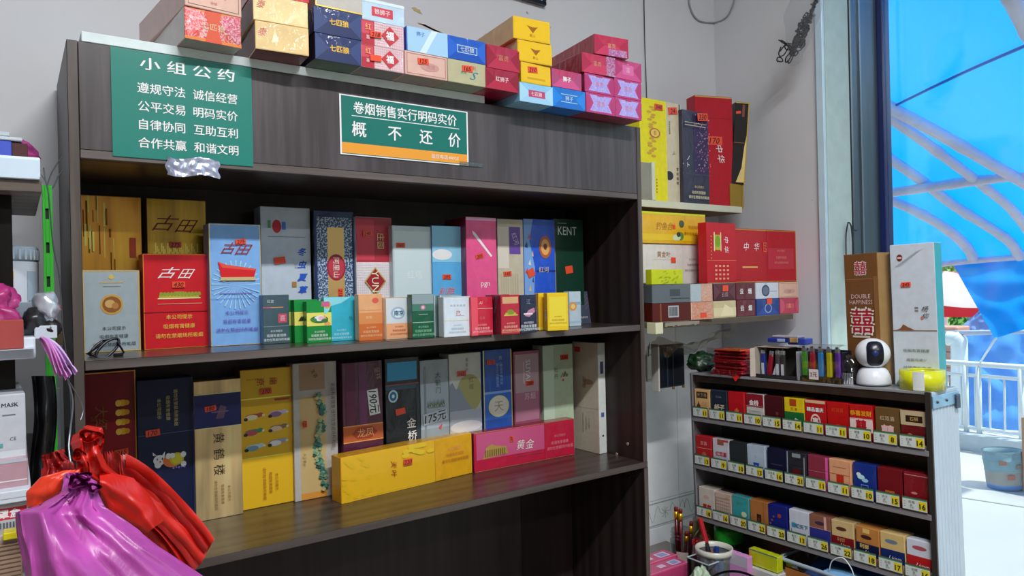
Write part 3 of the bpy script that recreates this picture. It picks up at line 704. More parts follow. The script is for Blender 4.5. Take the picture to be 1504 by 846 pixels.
C(Z2, 354.5, 429.5, 541, 'c8a018', 'yellow carton printed with six small robed ladies on the lower shelf',
  [R(.0, 0, 1, 1, 'cda31c'), R(0, .785, 1, .792, 'e8d060', 'gold'), R(0, .36, 1, .366, 'e8d060', 'gold')] + ladies +
  [T('南', .63, .905, .06, '9c2c18', -90), T('京', .38, .905, .06, '9c2c18', -90), [R(.12 + .05 * i, .925, .14 + .05 * i, .93, '7c5c18') for i in range(6)], [T(t, x, .17, .026, 'a05c18', -90) for t, x in (('本公司提示', .66), ('吸烟有害健康', .54), ('请勿在禁烟场所吸烟', .42))], R(.65, .76, .95, .775, 'a03c1c'), S(.48, .835, '270', .22, 3)], Y=1.535, kind='card', side='8c6c10')
land = [P([(.14, 0), (.14, .75), (.72, .75), (.72, 0)], 'b9a06c'), R(.14, .80, .72, .99, '9c8062'), R(.14, .0, .72, .05, 'c88838')]
rl = random.Random(5)
for i in range(130):
    v = .06 + .70 * rl.random(); u = .58 + .07 * math.sin(v * 13) + .14 * (rl.random() - .5)
    land.append(P([(u - .06, v), (u - .01, v + .012 + .02 * rl.random()), (u + .05, v + .004), (u + .01, v - .012)], rl.choice(['3c7464', '5c8c74', '2c5c58', '7c9c78', 'a8a070'])))
C(Z2, 431.5, 496, 532, 'a9a6a0', 'cream carton with a tall green landscape scroll painting on the lower shelf',
  land + [T('芙蓉', .45, .92, .035, '5c3030', -60), T('吸烟有害健康 请勿在禁烟场所吸烟', .87, .60, .035, '484848', -90, sx=.9), T('天下第一', .2, .30, .025, '6c5034', -90), S(.22, .56, '125', .15, -90, .6)], Y=1.525, kind='card')
DB = 1.51
C(Z2, 504, 563, 531, '4c1c34', 'maroon carton with a handwritten 190 slip and an orange band on the lower shelf',
  [R(.0, .385, 1, .515, 'a85428'), R(.0, .385, 1, .393, 'd89050'), R(.0, .507, 1, .515, 'd89050'), P([(.2, .45), (.35, .495), (.7, .495), (.85, .45), (.7, .405), (.35, .405)], '8c3420'), T('龙凤', .55, .45, .07, 'e0a468', 0), T('呈祥', .88, .90, .05, '9c7c70', -80),
   R(.08, .52, .30, 1, '5c2440'), R(.4, .52, .6, 1, '643058'), S(.76, .68, '190元', .60, -84, .45, 'c9d4dc')], Y=DB)
C(Z2, 567, 617, 525, '0c161c', 'black carton with a bright cyan top band on the lower shelf',
  [R(.06, .82, .93, .965, '2c94c4'), R(0, .785, 1, .792, 'a84830'), R(0, .75, 1, .785, '2c4c60'), El(.22, .70, .14, .05, 'a8c8d8'), El(.22, .70, .10, .036, '1c5c8c'), El(.22, .70, .04, .015, 'c0dce8'), T('金', .74, .47, .085, 'd8e0e4', bold=.02), T('桥', .76, .37, .085, 'd8e0e4', bold=.02), R(.9, .0, 1, .78, '28343c'), S(.42, .575, '', .28, 8, .6)], Y=DB)
C(Z2, 618.5, 660, 528, '8c98a0', 'blue grey wrapped carton with a handwritten 175 price on the lower shelf',
  [R(0, .42, 1, .8, '9cacb8'), R(.12, .3, .2, .95, '788890'), [P([(.22 + .07 * i, .60 + .012 * (i % 3)), (.26 + .07 * i, .66 + .01 * (i % 2)), (.29 + .07 * i, .60)], '58684f') for i in range(9)], R(.25, .59, .85, .60, '7c8474'), Vt('大前门', .62, .80, .055, '2c5848', 1.2), P([(.6, .42), (.75, .45), (.7, .40)], 'd04858'), S(.5, .515, '175元', .86, 8, .40, 'b4c0ca')], Y=DB)
C(Z2, 661, 708, 518.5, 'b8bcb4', 'white scenic carton with an olive hill and grey mountains on the lower shelf',
  [El(.62, .66, .40, .16, '9a9860'), P([(0, .42), (0, .74), (.1, .76), (.2, .70), (.3, .72), (.5, .60), (.7, .52), (.7, .42)], '808c9c'), R(0, .36, 1, .52, 'a0acb8'), El(.5, .38, .5, .05, 'd4d8d8'), Vt('黄金叶', .55, .90, .035, '808478', 1.2), Vt('红塔', .68, .74, .05, '7c6050', 1.2), S(.38, .83, '165', .28, 0)], Y=DB)
C(Z2, 711, 753, 513, '1c4ca0', 'deep blue carton with a round gold and white seal on the lower shelf',
  [R(0, 0, .03, 1, 'd8c060', 'gold'), R(.97, 0, 1, 1, 'd8c060', 'gold'), R(.03, .62, .97, .64, '7c9cd0'), R(.03, .40, .97, .62, '2c64bc'), El(.52, .51, .36, .093, 'd8d090'), El(.52, .51, .31, .08, 'e4e0c8'), T('天', .52, .51, .10, 'a09848'), Vt('黄山', .6, .90, .04, '90a8d8', 1.2), [T(t, x, .78, .030, '8ca8e0', -90) for t, x in (('吸烟有害健康', .62), ('请勿在禁烟场所', .48))], S(.26, .895, '175', .28, 0)], Y=DB)
C(Z2, 756, 794, 515, '8c4860', 'pink silver wrapped carton with vertical white letters on the lower shelf',
  [R(.05, .62, .95, .97, 'a89098'), R(.05, .36, .95, .62, 'a06c80'), R(.05, .02, .95, .3, '84203c'), T('SUYAN', .55, .80, .075, 'e8e4e8', -90, bold=.015), R(.36, .70, .40, .90, 'c8b0b8'), T('苏烟', .60, .58, .065, 'd0b0b8', 0), S(.6, .70, '280', .3, 0)], Y=DB)
C(Z2, 799, 843, 506, 'a3b59a', 'pale green carton with a small brown tower drawing on the lower shelf',
  [R(0, 0, .35, 1, 'afc4ae'), [P([(.56 + .03 * i, .70 + .02 * (i % 3)), (.60 + .03 * i, .76 - .012 * abs(i - 4)), (.62 + .03 * i, .70)], '6c6450') for i in range(8)], Vt('牡丹', .42, .74, .05, '6c6c58', 1.2), R(.62, .66, .68, .68, 'b04038'), S(.7, .88, '330', .26, 0)], Y=DB, kind='card')
# turned carton at the right end
pA, pB = onZ(845, 658, Z2), onZ(883, 667, Z2)
pA = Vector((1.2255, 1.518, Z2)); yawv = -41
pack(CN, TR(1.2705, 1.533, Z2, -87.5), .1, .0275, .297, 'a89f90', 'beige white carton turned sideways at the right end of the lower shelf', 'cigarette carton', GL,
     [Vt('利群', .45, .63, .05, '6c4c38', 1.2), El(.6, .64, .2, .025, '8c6c50'), [T(t, x, .26, .02, '7c7468', -90) for t, x in (('本公司提示', .62), ('吸烟有害健康', .5), ('请勿在禁烟场所吸烟', .38))], R(0, .40, 1, .403, '94908a'), S(.22, .93, '', .22, 0, .6, 'c02828')],
     kind='card', fcol={'R': 'c4c9c4'}, faces={'R': [R(.3, .72, .7, .83, '3c4c6c'), R(.3, .33, .7, .37, '3c5c94'), El(.5, .16, .12, .01, '202830')]})
# the two long cartons lying on edge in front
a = onZ(501.6, 740.6, Z2); b2 = onZ(694.8, 694.4, Z2); c2_ = onZ(845, 667, Z2)
def lying(a, b, h, col, label, deco, d=.042, **k):
    v = b - a; w = v.xy.length - .002; yaw = math.degrees(math.atan2(v.y, v.x))
    return pack(CN, TR(a.x, a.y, Z2, yaw), w, d, h, col, label, 'cigarette carton', 'long cartons lying in front on the lower shelf', deco, **k)
rl = random.Random(9)
lying(a, b2, .098, 'd89810', 'long orange yellow carton lying on edge in front on the lower shelf',
      [R(0, 0, .69, 1, 'dda018'), R(.685, 0, .69, 1, 'b87c10'), [El(.02 + .3 * rl.random() ** 1.6, rl.random(), .02, .05, 'c8a010') for _ in range(26)], [El(.45 + .2 * rl.random(), .75 + .2 * rl.random(), .03, .05, 'd0b020') for _ in range(12)],
       T('天', .365, .62, .17, '8c2c14', -90, sh=.3), T('叶', .365, .42, .17, '8c2c14', -90, sh=.3), R(.09, .07, .6, .075, 'e8c048'), T('本公司提示', .85, .72, .085, 'c89058'), T('吸烟有害健康', .85, .58, .09, 'b87030'), T('请勿在禁烟场所吸烟', .85, .44, .09, 'a86428'),
       S(.47, .62, '220', .065, 0, .6)], side='b8860c')
lying(Vector((b2.x + .002, b2.y - .004, Z2)), c2_, .096, 'b01838', 'long crimson carton with a golden pavilion lying on edge in front on the lower shelf',
      [R(0, 0, 1, .012, 'd8a068', 'gold'), R(0, .985, 1, 1, 'd8a068', 'gold'), R(0.02, .3, .68, .97, 'b84c74'), R(.68, 0, .684, 1, '80142c'), P([(.08, .3), (.11, .58), (.16, .66), (.2, .6), (.3, .55), (.32, .36)], 'c8a858', 'gold'),
       [R(.1 + .02 * i, .34, .108 + .02 * i, .52, '6c4c28') for i in range(10)], T('黄', .44, .52, .27, 'e8d0c8', sh=.2), T('金', .53, .5, .27, 'e8d0c8', sh=.2), R(.38, .22, .66, .235, '8c3c50'), T('吸烟有害健康', .84, .42, .1, 'd07888'), T('请勿在禁烟场所吸烟', .84, .28, .1, 'd07888'), T('本公司提示', .84, .6, .08, 'd07888'),
       S(.35, .72, '60', .05, -90, .6)], side='701024')
# folded spectacles lying on the upper shelf
g_ = empty('spectacles', loc=(0, 0, 0)); tag(g_, 'folded black reading glasses lying on the upper shelf before the grey coin carton', 'glasses')
bk = mat('14101a', 'plastic', 1); ln = mat('a8b0b4', 'clear', 1)
def gp(px, py, Y): return onY(px, py, Y)
def ring(c, rx, rz, tilt, Y):
    return [(c.x + rx * math.cos(t) * math.cos(tilt) - rz * math.sin(t) * math.sin(tilt), Y + .25 * (rx * math.cos(t)), c.z + rx * math.cos(t) * math.sin(tilt) + rz * math.sin(t) * math.cos(tilt)) for t in [k * 2 * math.pi / 20 for k in range(21)]]
c1 = gp(158, 512, 1.385); r1 = ring(c1, .022, .0098, math.radians(42), 1.385)
MB().tube(r1, .0024, bk, 6).build('lens_rim', g_)
MB().add([Vector(p) for p in r1[:-1]], [tuple(range(20))], ln) ; l_ = MB(); l_.add([Vector(p) for p in r1[:-1]], [tuple(range(20))], ln); l_.build('lens', g_)
c2 = gp(143, 511, 1.40); r2 = ring(c2, .016, .004, math.radians(45), 1.40)
MB().tube(r2, .0022, bk, 6).build('lens_rim', g_)
l_ = MB(); l_.add([Vector(p) for p in r2[:-1]], [tuple(range(20))], ln); l_.build('lens', g_)
MB().tube([gp(172, 503, 1.385), gp(178, 511, 1.375), gp(182, 518, 1.37), gp(168, 523, 1.36)], .0017, bk, 6).build('temple', g_)
MB().tube([gp(151, 500, 1.395), gp(160, 499, 1.39), gp(128, 520, 1.39), gp(142, 524, 1.365)], .0015, bk, 6).build('temple', g_)
MB().box(gp(166, 521, 1.36).x, 1.357, Z1, gp(181, 521, 1.36).x, 1.363, Z1 + .005, bk, .001).build('hinge', g_)
# small white slip under the navy carton
p = onZ(266, 771, Z2); tag(MB().box(p.x - .01, p.y - .012, Z2 + .0002, p.x + .012, p.y + .002, Z2 + .001, mat('d8d8d4', 'matte'), 0).build('paper_slip'), 'small white paper slip under the front of the navy cat carton', 'paper')
# ================================================================== CARTONS STACKED ON TOP OF THE CABINET (ends facing out)
GT = 'cartons stacked on the cabinet top'
placed = []   # (x0, x1, top z)
def end_(pl, pr, yt, yb, col, label, deco, Y=1.245, yaw=0, side=None, kind='cello', ln=.283, name=CN, base=None, fcol=None, **k):
    pc = (pl + pr) / 2
    A = onY(pl, (yt + yb) / 2, Y); B = onY(pr, (yt + yb) / 2, Y)
    h = onY(pc, yt, Y).z - onY(pc, yb, Y).z; w = B.x - A.x
    z = ZT + .0003 if A.x > .90 else BT
    for (x0, x1, zt) in placed:
        ov = min(x1, B.x) - max(x0, A.x)
        if ov > .2 * w: z = max(z, zt)
    z += .0003
    placed.append((A.x, B.x, z + h))
    return pack(name, TR(A.x, Y, z, yaw), w, ln, h, col, label, 'cigarette carton', GT, deco, kind=kind, side=side, fcol=fcol, **k)
def fold(c1, c2): return [P([(0, 0), (.3, .5), (0, 1)], c1), P([(1, 0), (.7, .5), (1, 1)], c1), P([(0, 0), (.3, .5), (.7, .5), (1, 0)], c2)]
end_(271, 356, 21 - 0, 67, 'a83428', 'glittering red and orange carton end below the pale pink one',
     [R(.0, .92, 1, 1, 'c8702c'), R(0, 0, 1, .1, 'c8702c'), P([(.35, 0), (.42, .5), (.35, 1), (.65, 1), (.58, .5), (.65, 0)], 'c04828'), P([(.05, .05), (.38, .6), (.3, .95), (.02, .98)], 'b8484c', 'holo'), P([(.95, .05), (.62, .6), (.7, .95), (.98, .98)], 'a83c54', 'holo'), T('七匹狼', .5, .5, .24, 'd8b090')], kind='holo', fcol={'L': ('b9b4b0', 'card'), 'R': ('6c3020', 'card'), 'D': ('8a8078', 'card')}, yaw=4, Y=1.252)
end_(271.5, 357, -25, 21, 'c4a090', 'pale pink carton end with a thin dark border, leftmost on the cabinet top',
     [R(.05, .08, .95, .10, '6c5048'), R(.05, .9, .95, .92, '6c5048'), R(.05, .08, .06, .92, '6c5048'), R(.94, .08, .95, .92, '6c5048'), T('龙凤', .55, .55, .3, '9c7078'), T('中华', .5, .24, .11, '9c5450')], kind='card', side='b89c98', yaw=6, Y=1.248)
def tai(u): return [T('泰', .14, .62, .33, 'a83838', sh=.3), R(.0, .0, 1, .03, 'a8894c'), P([(.3, .3), (.36, .8), (.42, .35)], 'd8c090')]
end_(375, 452, 44.5, 85.5, 'c8ac74', 'cream carton end with a small red character, lower of two', tai(0), fcol={'L': ('6c3838', 'card'), 'R': ('9c6444', 'card'), 'D': ('5c2c2c', 'card')}, yaw=-4)
end_(372, 451, 5.5, 44, 'd0b880', 'cream carton end with a small red character, upper of two', tai(1), fcol={'L': ('6c3838', 'card'), 'R': ('9c6444', 'card')}, yaw=-3)
end_(371, 453, -34, 5, 'b01824', 'bright red carton end resting on the two cream ones', [R(.05, .1, .95, .9, 'b82030'), T('中华', .6, .5, .4, 'd8a060')], yaw=-2)
def navy(): return [fold('2c3c68', '1c2850'), T('七匹狼', .52, .5, .26, 'c8a038', bold=.03)]
end_(463, 530.5, 60.5, 99, '1f2c58', 'navy carton end with gold characters, lower of two', navy(), fcol={'L': ('141c34', 'card'), 'D': ('4a5c50', 'card')})
end_(461, 531, 22, 60, '24325e', 'navy carton end with gold characters, upper of two', navy())
end_(463, 532, -16, 21, 'a8a49c', 'grey white carton end with gold edge and red sticker on the navy ones', [R(0, 0, 1, .05, 'c8a040', 'gold'), R(0, 0, .02, 1, 'c8a040', 'gold'), S(.38, .55, '215', .28, 5)], kind='card')
def chk(r): return [R(0, 0, .30, 1, 'a02434'), R(0, .45, .28, .95, 'b84050')] + [R(.31 + .045 * i, 0, .32 + .045 * i, 1, 'c8949c') for i in range(16)] + [R(.3, .04 + .11 * i, 1, .055 + .11 * i, 'c8949c') for i in range(9)] + \
    [P([(.66, .1), (.88, .5), (.66, .9), (.46, .5)], 'b03038'), T('福', .66, .5, .38, 'ece4e0', bold=.03), T('红', .15, .72, .28, 'd8a868'), T('喜', .14, .3, .18, 'd8c0c0'), S(.32, .45, r, .26, 3)]
end_(531, 593, 81, 114, 'c9bcc0', 'red and checked carton end with a diamond character, lower of two', chk(''), fcol={'D': ('6c6464', 'card')})
end_(531, 593, 45, 80.5, 'c9bcc0', 'red and checked carton end with a diamond character, upper of two', chk('218'))
end_(532, 594, 13, 44.5, 'a4bccc', 'pale blue carton end with a red name plate on the checked ones', [R(.22, .25, .72, .68, 'b83848'), T('银狮子', .47, .47, .27, 'dcd8d8'), R(0, .85, 1, 1, 'bccad4')])
end_(595, 657, 88, 122.5, 'c09c90', 'dusty pink carton end with an embossed rose frame on the cabinet top', [R(.04, .07, .96, .1, '9c7468'), R(.04, .9, .96, .93, '9c7468'), R(.04, .07, .055, .93, '9c7468'), R(.945, .07, .96, .93, '9c7468'), El(.58, .45, .22, .18, 'b0847c'), T('玫瑰', .6, .45, .2, '9c6c68'), S(.42, .65, '125', .25, 4)], kind='card', fcol={'D': ('84746c', 'card')})
end_(597.5, 658, 51, 86.5, '8cb0d4', 'sky blue carton end with thin blue characters beside the royal blue one', [R(0, 0, 1, 1, '90b4d8'), P([(.3, 0), (.6, 1), (.75, 1), (.45, 0)], 'b8cce0'), T('狮子', .33, .75, .2, '2c4c9c'), R(0, 0, .015, 1, '2c4cc0')], side='1c3cb0')
end_(658, 714, 98.5, 132, 'a09c7c', 'sage green carton end with a blue flourish on the cabinet top', [T('苏州', .4, .48, .15, '2c6c6c'), T('S', .68, .42, .5, '2c6c80', sh=.5, sx=1.4, bold=0), T('利', .68, .75, .2, 'b05838'), S(.5, .68, '165', .27, 4)], kind='card', fcol={'D': ('7c8070', 'card')})
end_(657.5, 713, 64, 97.5, '1c50a8', 'royal blue carton end with a white framed name beside the sky blue one', [fold('2458b4', '18469c'), R(.25, .33, .77, .36, 'a8c0e0'), R(.25, .63, .77, .66, 'a8c0e0'), T('七匹狼', .51, .5, .24, 'c0d4ec'), R(.25, .33, .265, .66, 'a8c0e0'), R(.755, .33, .77, .66, 'a8c0e0')])
end_(713, 762, 123, 153, '8c1830', 'crimson carton end with a white name, at the bottom left of the yellow stack', [fold('7c1428', '9c2038'), T('红狮子', .5, .52, .26, 'd8c4c4')])
end_(715, 764, 88, 121.5, '98203c', 'crimson carton end with a gold name, resting on the other crimson one', [fold('84182c', 'a02840'), T('富贵', .5, .5, .28, 'b07858')])
end_(763.5, 812, 131, 159, '7cb0d8', 'ice blue carton end with a red name plate at the bottom of the yellow stack', [fold('94bce0', '8cb4d8'), R(.26, .3, .76, .66, 'a83c60'), T('七匹狼', .5, .48, .24, 'e0d0d4')])
def yel(): return [R(.04, .05, .96, .95, 'd8a818'), P([(.36, .68), (.52, .62), (.66, .66), (.6, .54), (.52, .36), (.45, .5)], '8c5410'), T('黄山', .5, .24, .16, '9c5c14')]
end_(765.5, 809, 101.5, 131, 'd8a818', 'yellow carton end with an orange price sticker, lowest of three yellow ones', [R(.04, .05, .96, .95, 'd8a818'), R(.2, .2, .8, .3, 'b88c10'), S(.38, .68, '210', .32, 4)], side='b89030')
end_(760.5, 808.5, 69.5, 100.5, 'd8a818', 'yellow carton end with a brown bird mark, middle of three yellow ones', yel(), yaw=-4, side='b89458')
end_(754, 805, 35.5, 68, 'd8a818', 'yellow carton end with a brown bird mark, topmost of three yellow ones', yel(), yaw=-5, side='b89458')
end_(811.5, 859.5, 134.5, 163.5, '1464b4', 'bright blue carton end at the bottom beside the magenta ones', [fold('1c74c4', '1860b0'), R(.25, .3, .76, .33, 'a0c4e8'), R(.25, .68, .76, .71, 'a0c4e8'), T('狮子', .5, .5, .26, 'b8d4f0')])
def mag(nm, c='c87ca0', bc='9c84d0'): return [P([(.12, .1), (.25, .5), (.12, .9), (.88, .9), (.75, .5), (.88, .1)], bc, 'holo'), El(0, .5, .16, .38, 'a02c60'), El(1, .5, .16, .38, 'a02c60'), R(.38, .86, .6, 1, 'a02c5c'), T(nm, .5, .5, .28, c)]
end_(810.5, 854, 107.5, 133.5, 'a83058', 'pinkish carton end with a white name, resting on the bright blue one', [fold('984068', 'b84878'), T('狮子', .5, .5, .3, 'e8dce4', bold=.03)], kind='cello')
for (pl, pr, yt, yb, lab) in ((861, 903.5, 142.5, 171.5, 'magenta patterned carton end, bottom row, left one'), (904, 942.5, 149.5, 178, 'magenta patterned carton end, bottom row, rightmost of all'),
                              (859, 901.5, 112.5, 140, 'magenta patterned carton end, second row, left one'), (902, 942, 121, 148.5, 'magenta patterned carton end, second row, right one')):
    end_(pl, pr, yt, yb, 'a8306c', lab, mag('富贵'), side='7c1c38')
end_(902, 942, 91.5, 119.5, 'b03868', 'rose carton end in the third row at the right', [fold('a03060', 'b84478'), R(.3, .25, .7, .75, 'c05c90'), T('富', .5, .5, .3, 'd8a0b0')], side='7c1c38')
end_(855, 901.5, 83, 111.5, 'ac2848', 'rose carton end in the third row with a gold name, left one', [fold('9c2440', 'b43454'), R(.72, 0, 1, 1, 'a83c78', 'holo'), T('富贵', .45, .52, .26, 'c08c6c')], side='7c1c30', yaw=-3)
end_(873, 918, 55, 83.5, 'ac2844', 'rose carton end on the very top of the right stack', [fold('9c2440', 'b43454'), R(.4, 0, .95, .35, 'b04c90', 'holo'), T('富贵', .5, .5, .26, 'c89878')], side='8c2834', yaw=-7)

# ================================================================== FLOATING SHELVES IN THE CORNER
bw = mat('b4b8a4', 'plastic'); dk = mat('6c5c40', 'matte')
S1 = .239
x1 = onY(1090, 303, 1.42).x
sh = MB(); sh.box(1.33, 1.42, S1 - .020, x1, WY, S1, bw, .001, fm={'D': mat('8c7444', 'matte')}); s1 = sh.build('wall_shelf')
tag(s1, 'upper cream wall shelf in the corner right of the cabinet', 'shelf')
a = onY(957, 245, 1.42)
MB().box(1.33, 1.42, S1, a.x, 1.45, S1 + .105, mat('8c8c7c', 'matte'), .001, fm={'F': mat('7c7c70', 'matte')}).build('side_cheek', s1)
MB().box(a.x, 1.419, S1, a.x + .013, 1.452, S1 + .108, bw, .001).build('edge_strip', s1)
S2 = -.095
x2 = onY(1166, 462, 1.27).x
sh = MB(); sh.box(1.332, 1.272, S2 - .016, x2, WY, S2, mat('6c6450', 'matte'), .001, fm={'F': mat('4c4438', 'matte')}); s2 = sh.build('wall_shelf')
tag(s2, 'lower thin wall shelf in the corner loaded with cartons', 'shelf')
MB().box(1.325, 1.268, S2 - .03, 1.352, 1.30, S2 - .001, mat('c0c0a0', 'plastic'), .001).build('edge_strip', s2)
tr_ = MB(); tr_.grid(lambda u, v: (1.36 + .13 * u, 1.268 + .002 * v, S2 - .002 - v * (.010 + .006 * noise.noise(Vector((u * 14, 0, 3))))), 24, 2, mat('8c8478', 'matte')); tr_.build('torn_edge', s2)
G1, G2, G3 = 'cartons standing on the upper wall shelf', 'cartons on the lower wall shelf', 'carton ends stacked on the lower wall shelf'
def sh1(pl, pr, yt, Y, col, label, deco, d=.04, yaw=0, z=S1, g=G1, name=CN, roll=0, **k):
    xc = (pl + pr) / 2; A = onY(pl, 220, Y); B = onY(pr, 220, Y); t = onY(xc, yt, Y)
    return pack(name, TR(A.x, Y, z + .0004, yaw, 0, roll), B.x - A.x, d, t.z - z, col, label, 'cigarette carton', g, deco, **k)
hl = [El(.45 + .1 * math.sin(i * 2.3), .92 - .024 * i, .09, .012, 'b88c30') for i in range(9)] + [El(.42 + .1 * math.sin(i * 1.9), .62 - .024 * i, .09, .012, 'b88c30') for i in range(8)]
sh1(940, 979.5, 146, 1.47, 'dcc40c', 'tall bright yellow carton on the upper wall shelf', hl + [El(.55, .675, .2, .048, 'a85838'), El(.55, .675, .15, .036, 'd8b850'), T('泰', .55, .675, .05, 'a04030'), [R(.56, .22 - .03 * i, .60, .235 - .03 * i, '8c7420') for i in range(5)], R(.74, 0, .745, 1, 'c8ac10'), S(.70, .93, '340', .3, 0)], d=.05, kind='card')
sh1(979.5, 1001, 152, 1.47, 'b9ae94', 'narrow cream carton with a black edge and black half moon on the upper wall shelf',
    [R(.86, 0, 1, 1, '22281e'), R(.93, .01, 1, 1, 'b9b8a8'), El(.12, .28, .28, .045, '16181a'), R(-.0, .2, .0, .3, 'b9ae94'), Vt('雪域高原', .68, .28, .035, '3c3428', 1.3), [T('吸烟有害健康', .2, .75, .022, '5c5448', -90)], T('Y', .45, .5, .06, '6c5c3c', -60), S(.42, .92, '24', .6, 8, .55)], d=.045, kind='card', side='8c8468')
dots = [R(.42 + .55 * random.random(), .32 + .66 * random.random(), .44 + .55 * random.random(), .33, '6c4878') for _ in range(0)]
rq = random.Random(12)
for i in range(150):
    u = .42 + .54 * rq.random(); v = .34 + .62 * rq.random(); dots.append(P([(u, v), (u + .05, v + .012), (u + .03, v + .02)], rq.choice(['7c4878', '9c6c94', '5c3468', 'b08ca0'])))
sh1(1003, 1041, 164, 1.455, '26263c', 'dark violet carton with a purple tracery strip on the upper wall shelf',
    [R(.42, .33, .98, .98, '30284c')] + dots + [R(0, .83, .8, .838, 'b0a088'), R(0, .86, .8, .866, 'b0a088'), R(0, .32, 1, .323, '484860'), T('本公司提示', .5, .19, .03, 'c0a878'), T('吸烟有害健康', .48, .13, .036, 'd8c8a0'), T('请勿在禁烟场所吸烟', .48, .08, .036, 'd8c8a0'), Vt('ノト', .1, .45, .06, 'd8d4d0', 1.2), S(.68, .94, '330', .4, 6)], d=.045)
sh1(1022, 1063, 144, 1.50, '9c0c1c', 'tall red carton with white calligraphy behind the dark violet one on the upper wall shelf',
    [R(0, .985, 1, 1, 'c8a058', 'gold'), R(0, 0, 1, .012, 'c8a058', 'gold'), R(0, .80, 1, .803, '700810'), T('中', .62, .53, .075, 'e0d8d8', -80, sh=.2), T('华', .66, .44, .08, 'e0d8d8', -80, sh=.2), S(.5, .60, '170', .4, 0)], d=.05, kind='card', fcol={'R': ('b08a4c', 'foil')}, yaw=-18)
a = onY(1069, 300, 1.47)
pack(CN, TR(a.x, 1.46, S1 + .0004, -12), .055, .09, .078, '8c7028', 'small gold carton standing under the tilted black and gold box', 'cigarette carton', G1, [R(.05, .05, .95, .95, '9c8038', 'gold'), R(.8, 0, .83, 1, '6c5420')], kind='foil')
a = onY(1073, 262, 1.455)
bx = pack(CN, TR(a.x + .010, 1.462, S1 + .0795, -30, 0, 5), .045, .055, .262, '14100e', 'black carton with gold edges tilted outward on the small gold one', 'cigarette carton', G1,
          [R(0, .985, 1, 1, 'b89838', 'gold'), R(.93, 0, 1, 1, 'b89838', 'gold'), R(.5, .82, .68, .97, '6c3c34'), R(.0, .5, .9, .505, '8c5c28'), P([(.35, .02), (.93, .02), (.93, .6), (.8, .45), (.7, .2)], 'd8b878', 'gold'), S(.22, .87, '', .36, 10, .5)], kind='card', fcol={'R': '1c241e', 'T': ('b89838', 'gold')}, faces={'R': [R(0, 0, .08, 1, 'b89838', 'gold'), R(0, .97, 1, 1, 'b89838', 'gold'), T('大中华', .5, .85, .03, '8c6c44'), R(.42, .1, .6, .6, '2c3428')]}, b=.001)
# lower wall shelf: ends
def e2(pl, pr, yt, yb, zi, col, label, deco, Y=1.275, ln=.28, yaw=0, **k):
    A = onY(pl, 440, Y); B = onY(pr, 440, Y)
    z = S2 + .0004 + zi * .0475
    return pack(CN, TR(A.x, Y, z, yaw), B.x - A.x - .0006, ln, .0468, col, label, 'cigarette carton', k.pop('group', G3), deco, **k)
yy = [T('云', .28, .5, .36, 'd8d0d0', bold=.03), T('烟', .70, .5, .36, 'd8d0d0', bold=.03)]
e2(1047.5, 1081, 0, 0, 0, 'b8aa80', 'cream gold wrapped carton end in the bottom layer of the lower wall shelf', [R(0, .1, 1, .6, 'c4b890'), P([(.3, .1), (.5, .8), (.85, .5), (.9, .1)], 'd0c49c')])
e2(1082, 1109.5, 0, 0, 0, '58101c', 'maroon carton end with two white characters, lower of two', yy)
e2(1111, 1144.5, 0, 0, 0, '1c3878', 'navy carton end with an oval crest and red sticker on the lower wall shelf', [fold('1c3470', '24408c'), El(.5, .42, .16, .3, '8490a8'), El(.5, .42, .12, .23, '24387c'), S(.55, .86, '', .22, 0, .75)])
e2(1145.5, 1173, 0, 0, 0, 'a83048', 'rosy red carton end at the right of the bottom layer', [El(0, .5, .25, .45, 'b84860'), El(1, .5, .2, .45, 'b84860'), T('富', .5, .5, .3, 'c8985c'), R(.3, .35, .75, .65, 'b84c54')])
e2(1048.5, 1080.5, 0, 0, 1, '4c1c28', 'maroon carton end with crossed cellophane folds and a red sticker', [fold('583038', '401420'), T('云烟', .5, .35, .3, '9c8488'), S(.52, .72, '', .26, 0, .7)])
e2(1081.5, 1109.5, 0, 0, 1, '54141f', 'maroon carton end with two white characters, upper of two', yy)
e2(1110.5, 1144, 0, 0, 1, 'b8bcc4', 'white carton end with a dark oval crest in the top layer', [El(.42, .5, .17, .36, '28304c'), El(.42, .5, .13, .28, '5c6478'), R(.62, .42, .92, .48, '9c9ca0'), T('苏', .42, .92, .1, '404858')], kind='card')
e2(1145, 1173, 0, 0, 1, 'c49c88', 'beige pink carton end with an oval scroll, topmost at the right', [R(.06, .06, .94, .09, 'a87868'), R(.06, .9, .94, .93, 'a87868'), El(.52, .42, .3, .16, 'b08878'), T('玫瑰', .52, .42, .16, '906058')], kind='card')
# two long cartons at the left, turned so side and end both show
def turned(z, cs, ce, label, d1, d2):
    a = onY(1010, 440, 1.272)
    # end face toward lower right, long side toward the camera's left
    o = pack(CN, TR(a.x - .118, 1.285, z, -6), .118 + .090, .10, .0468, cs, label, 'cigarette carton', G2, d1 + d2, kind='cello')
    return o
turned(S2 + .0004, '4c1812', '', 'long brown and copper carton with a barcode on the lower wall shelf',
       [R(.0, 0, .62, 1, '4c1812'), R(.12, 0, .14, 1, '7c4838'), R(.25, .2, .42, .85, 'a0a4a8'), [R(.265 + .014 * i, .28, .273 + .014 * i, .78, '20242c') for i in range(10)]],
       [R(.62, 0, 1, 1, 'c87c58', 'holo'), R(.62, 0, .63, 1, 'e0b090'), S(.83, .25, '', .1, 0, .6)])
turned(S2 + .0479, '50585c', '', 'long grey and peach carton on top of the brown and copper one',
       [R(0, 0, .62, 1, '565e62'), R(.28, .35, .45, .75, '3c4448'), R(.3, .2, .6, .25, '34383c')],
       [R(.62, 0, .8, 1, 'a0b0b8', 'holo'), R(.8, 0, 1, 1, 'c88c70', 'holo')])
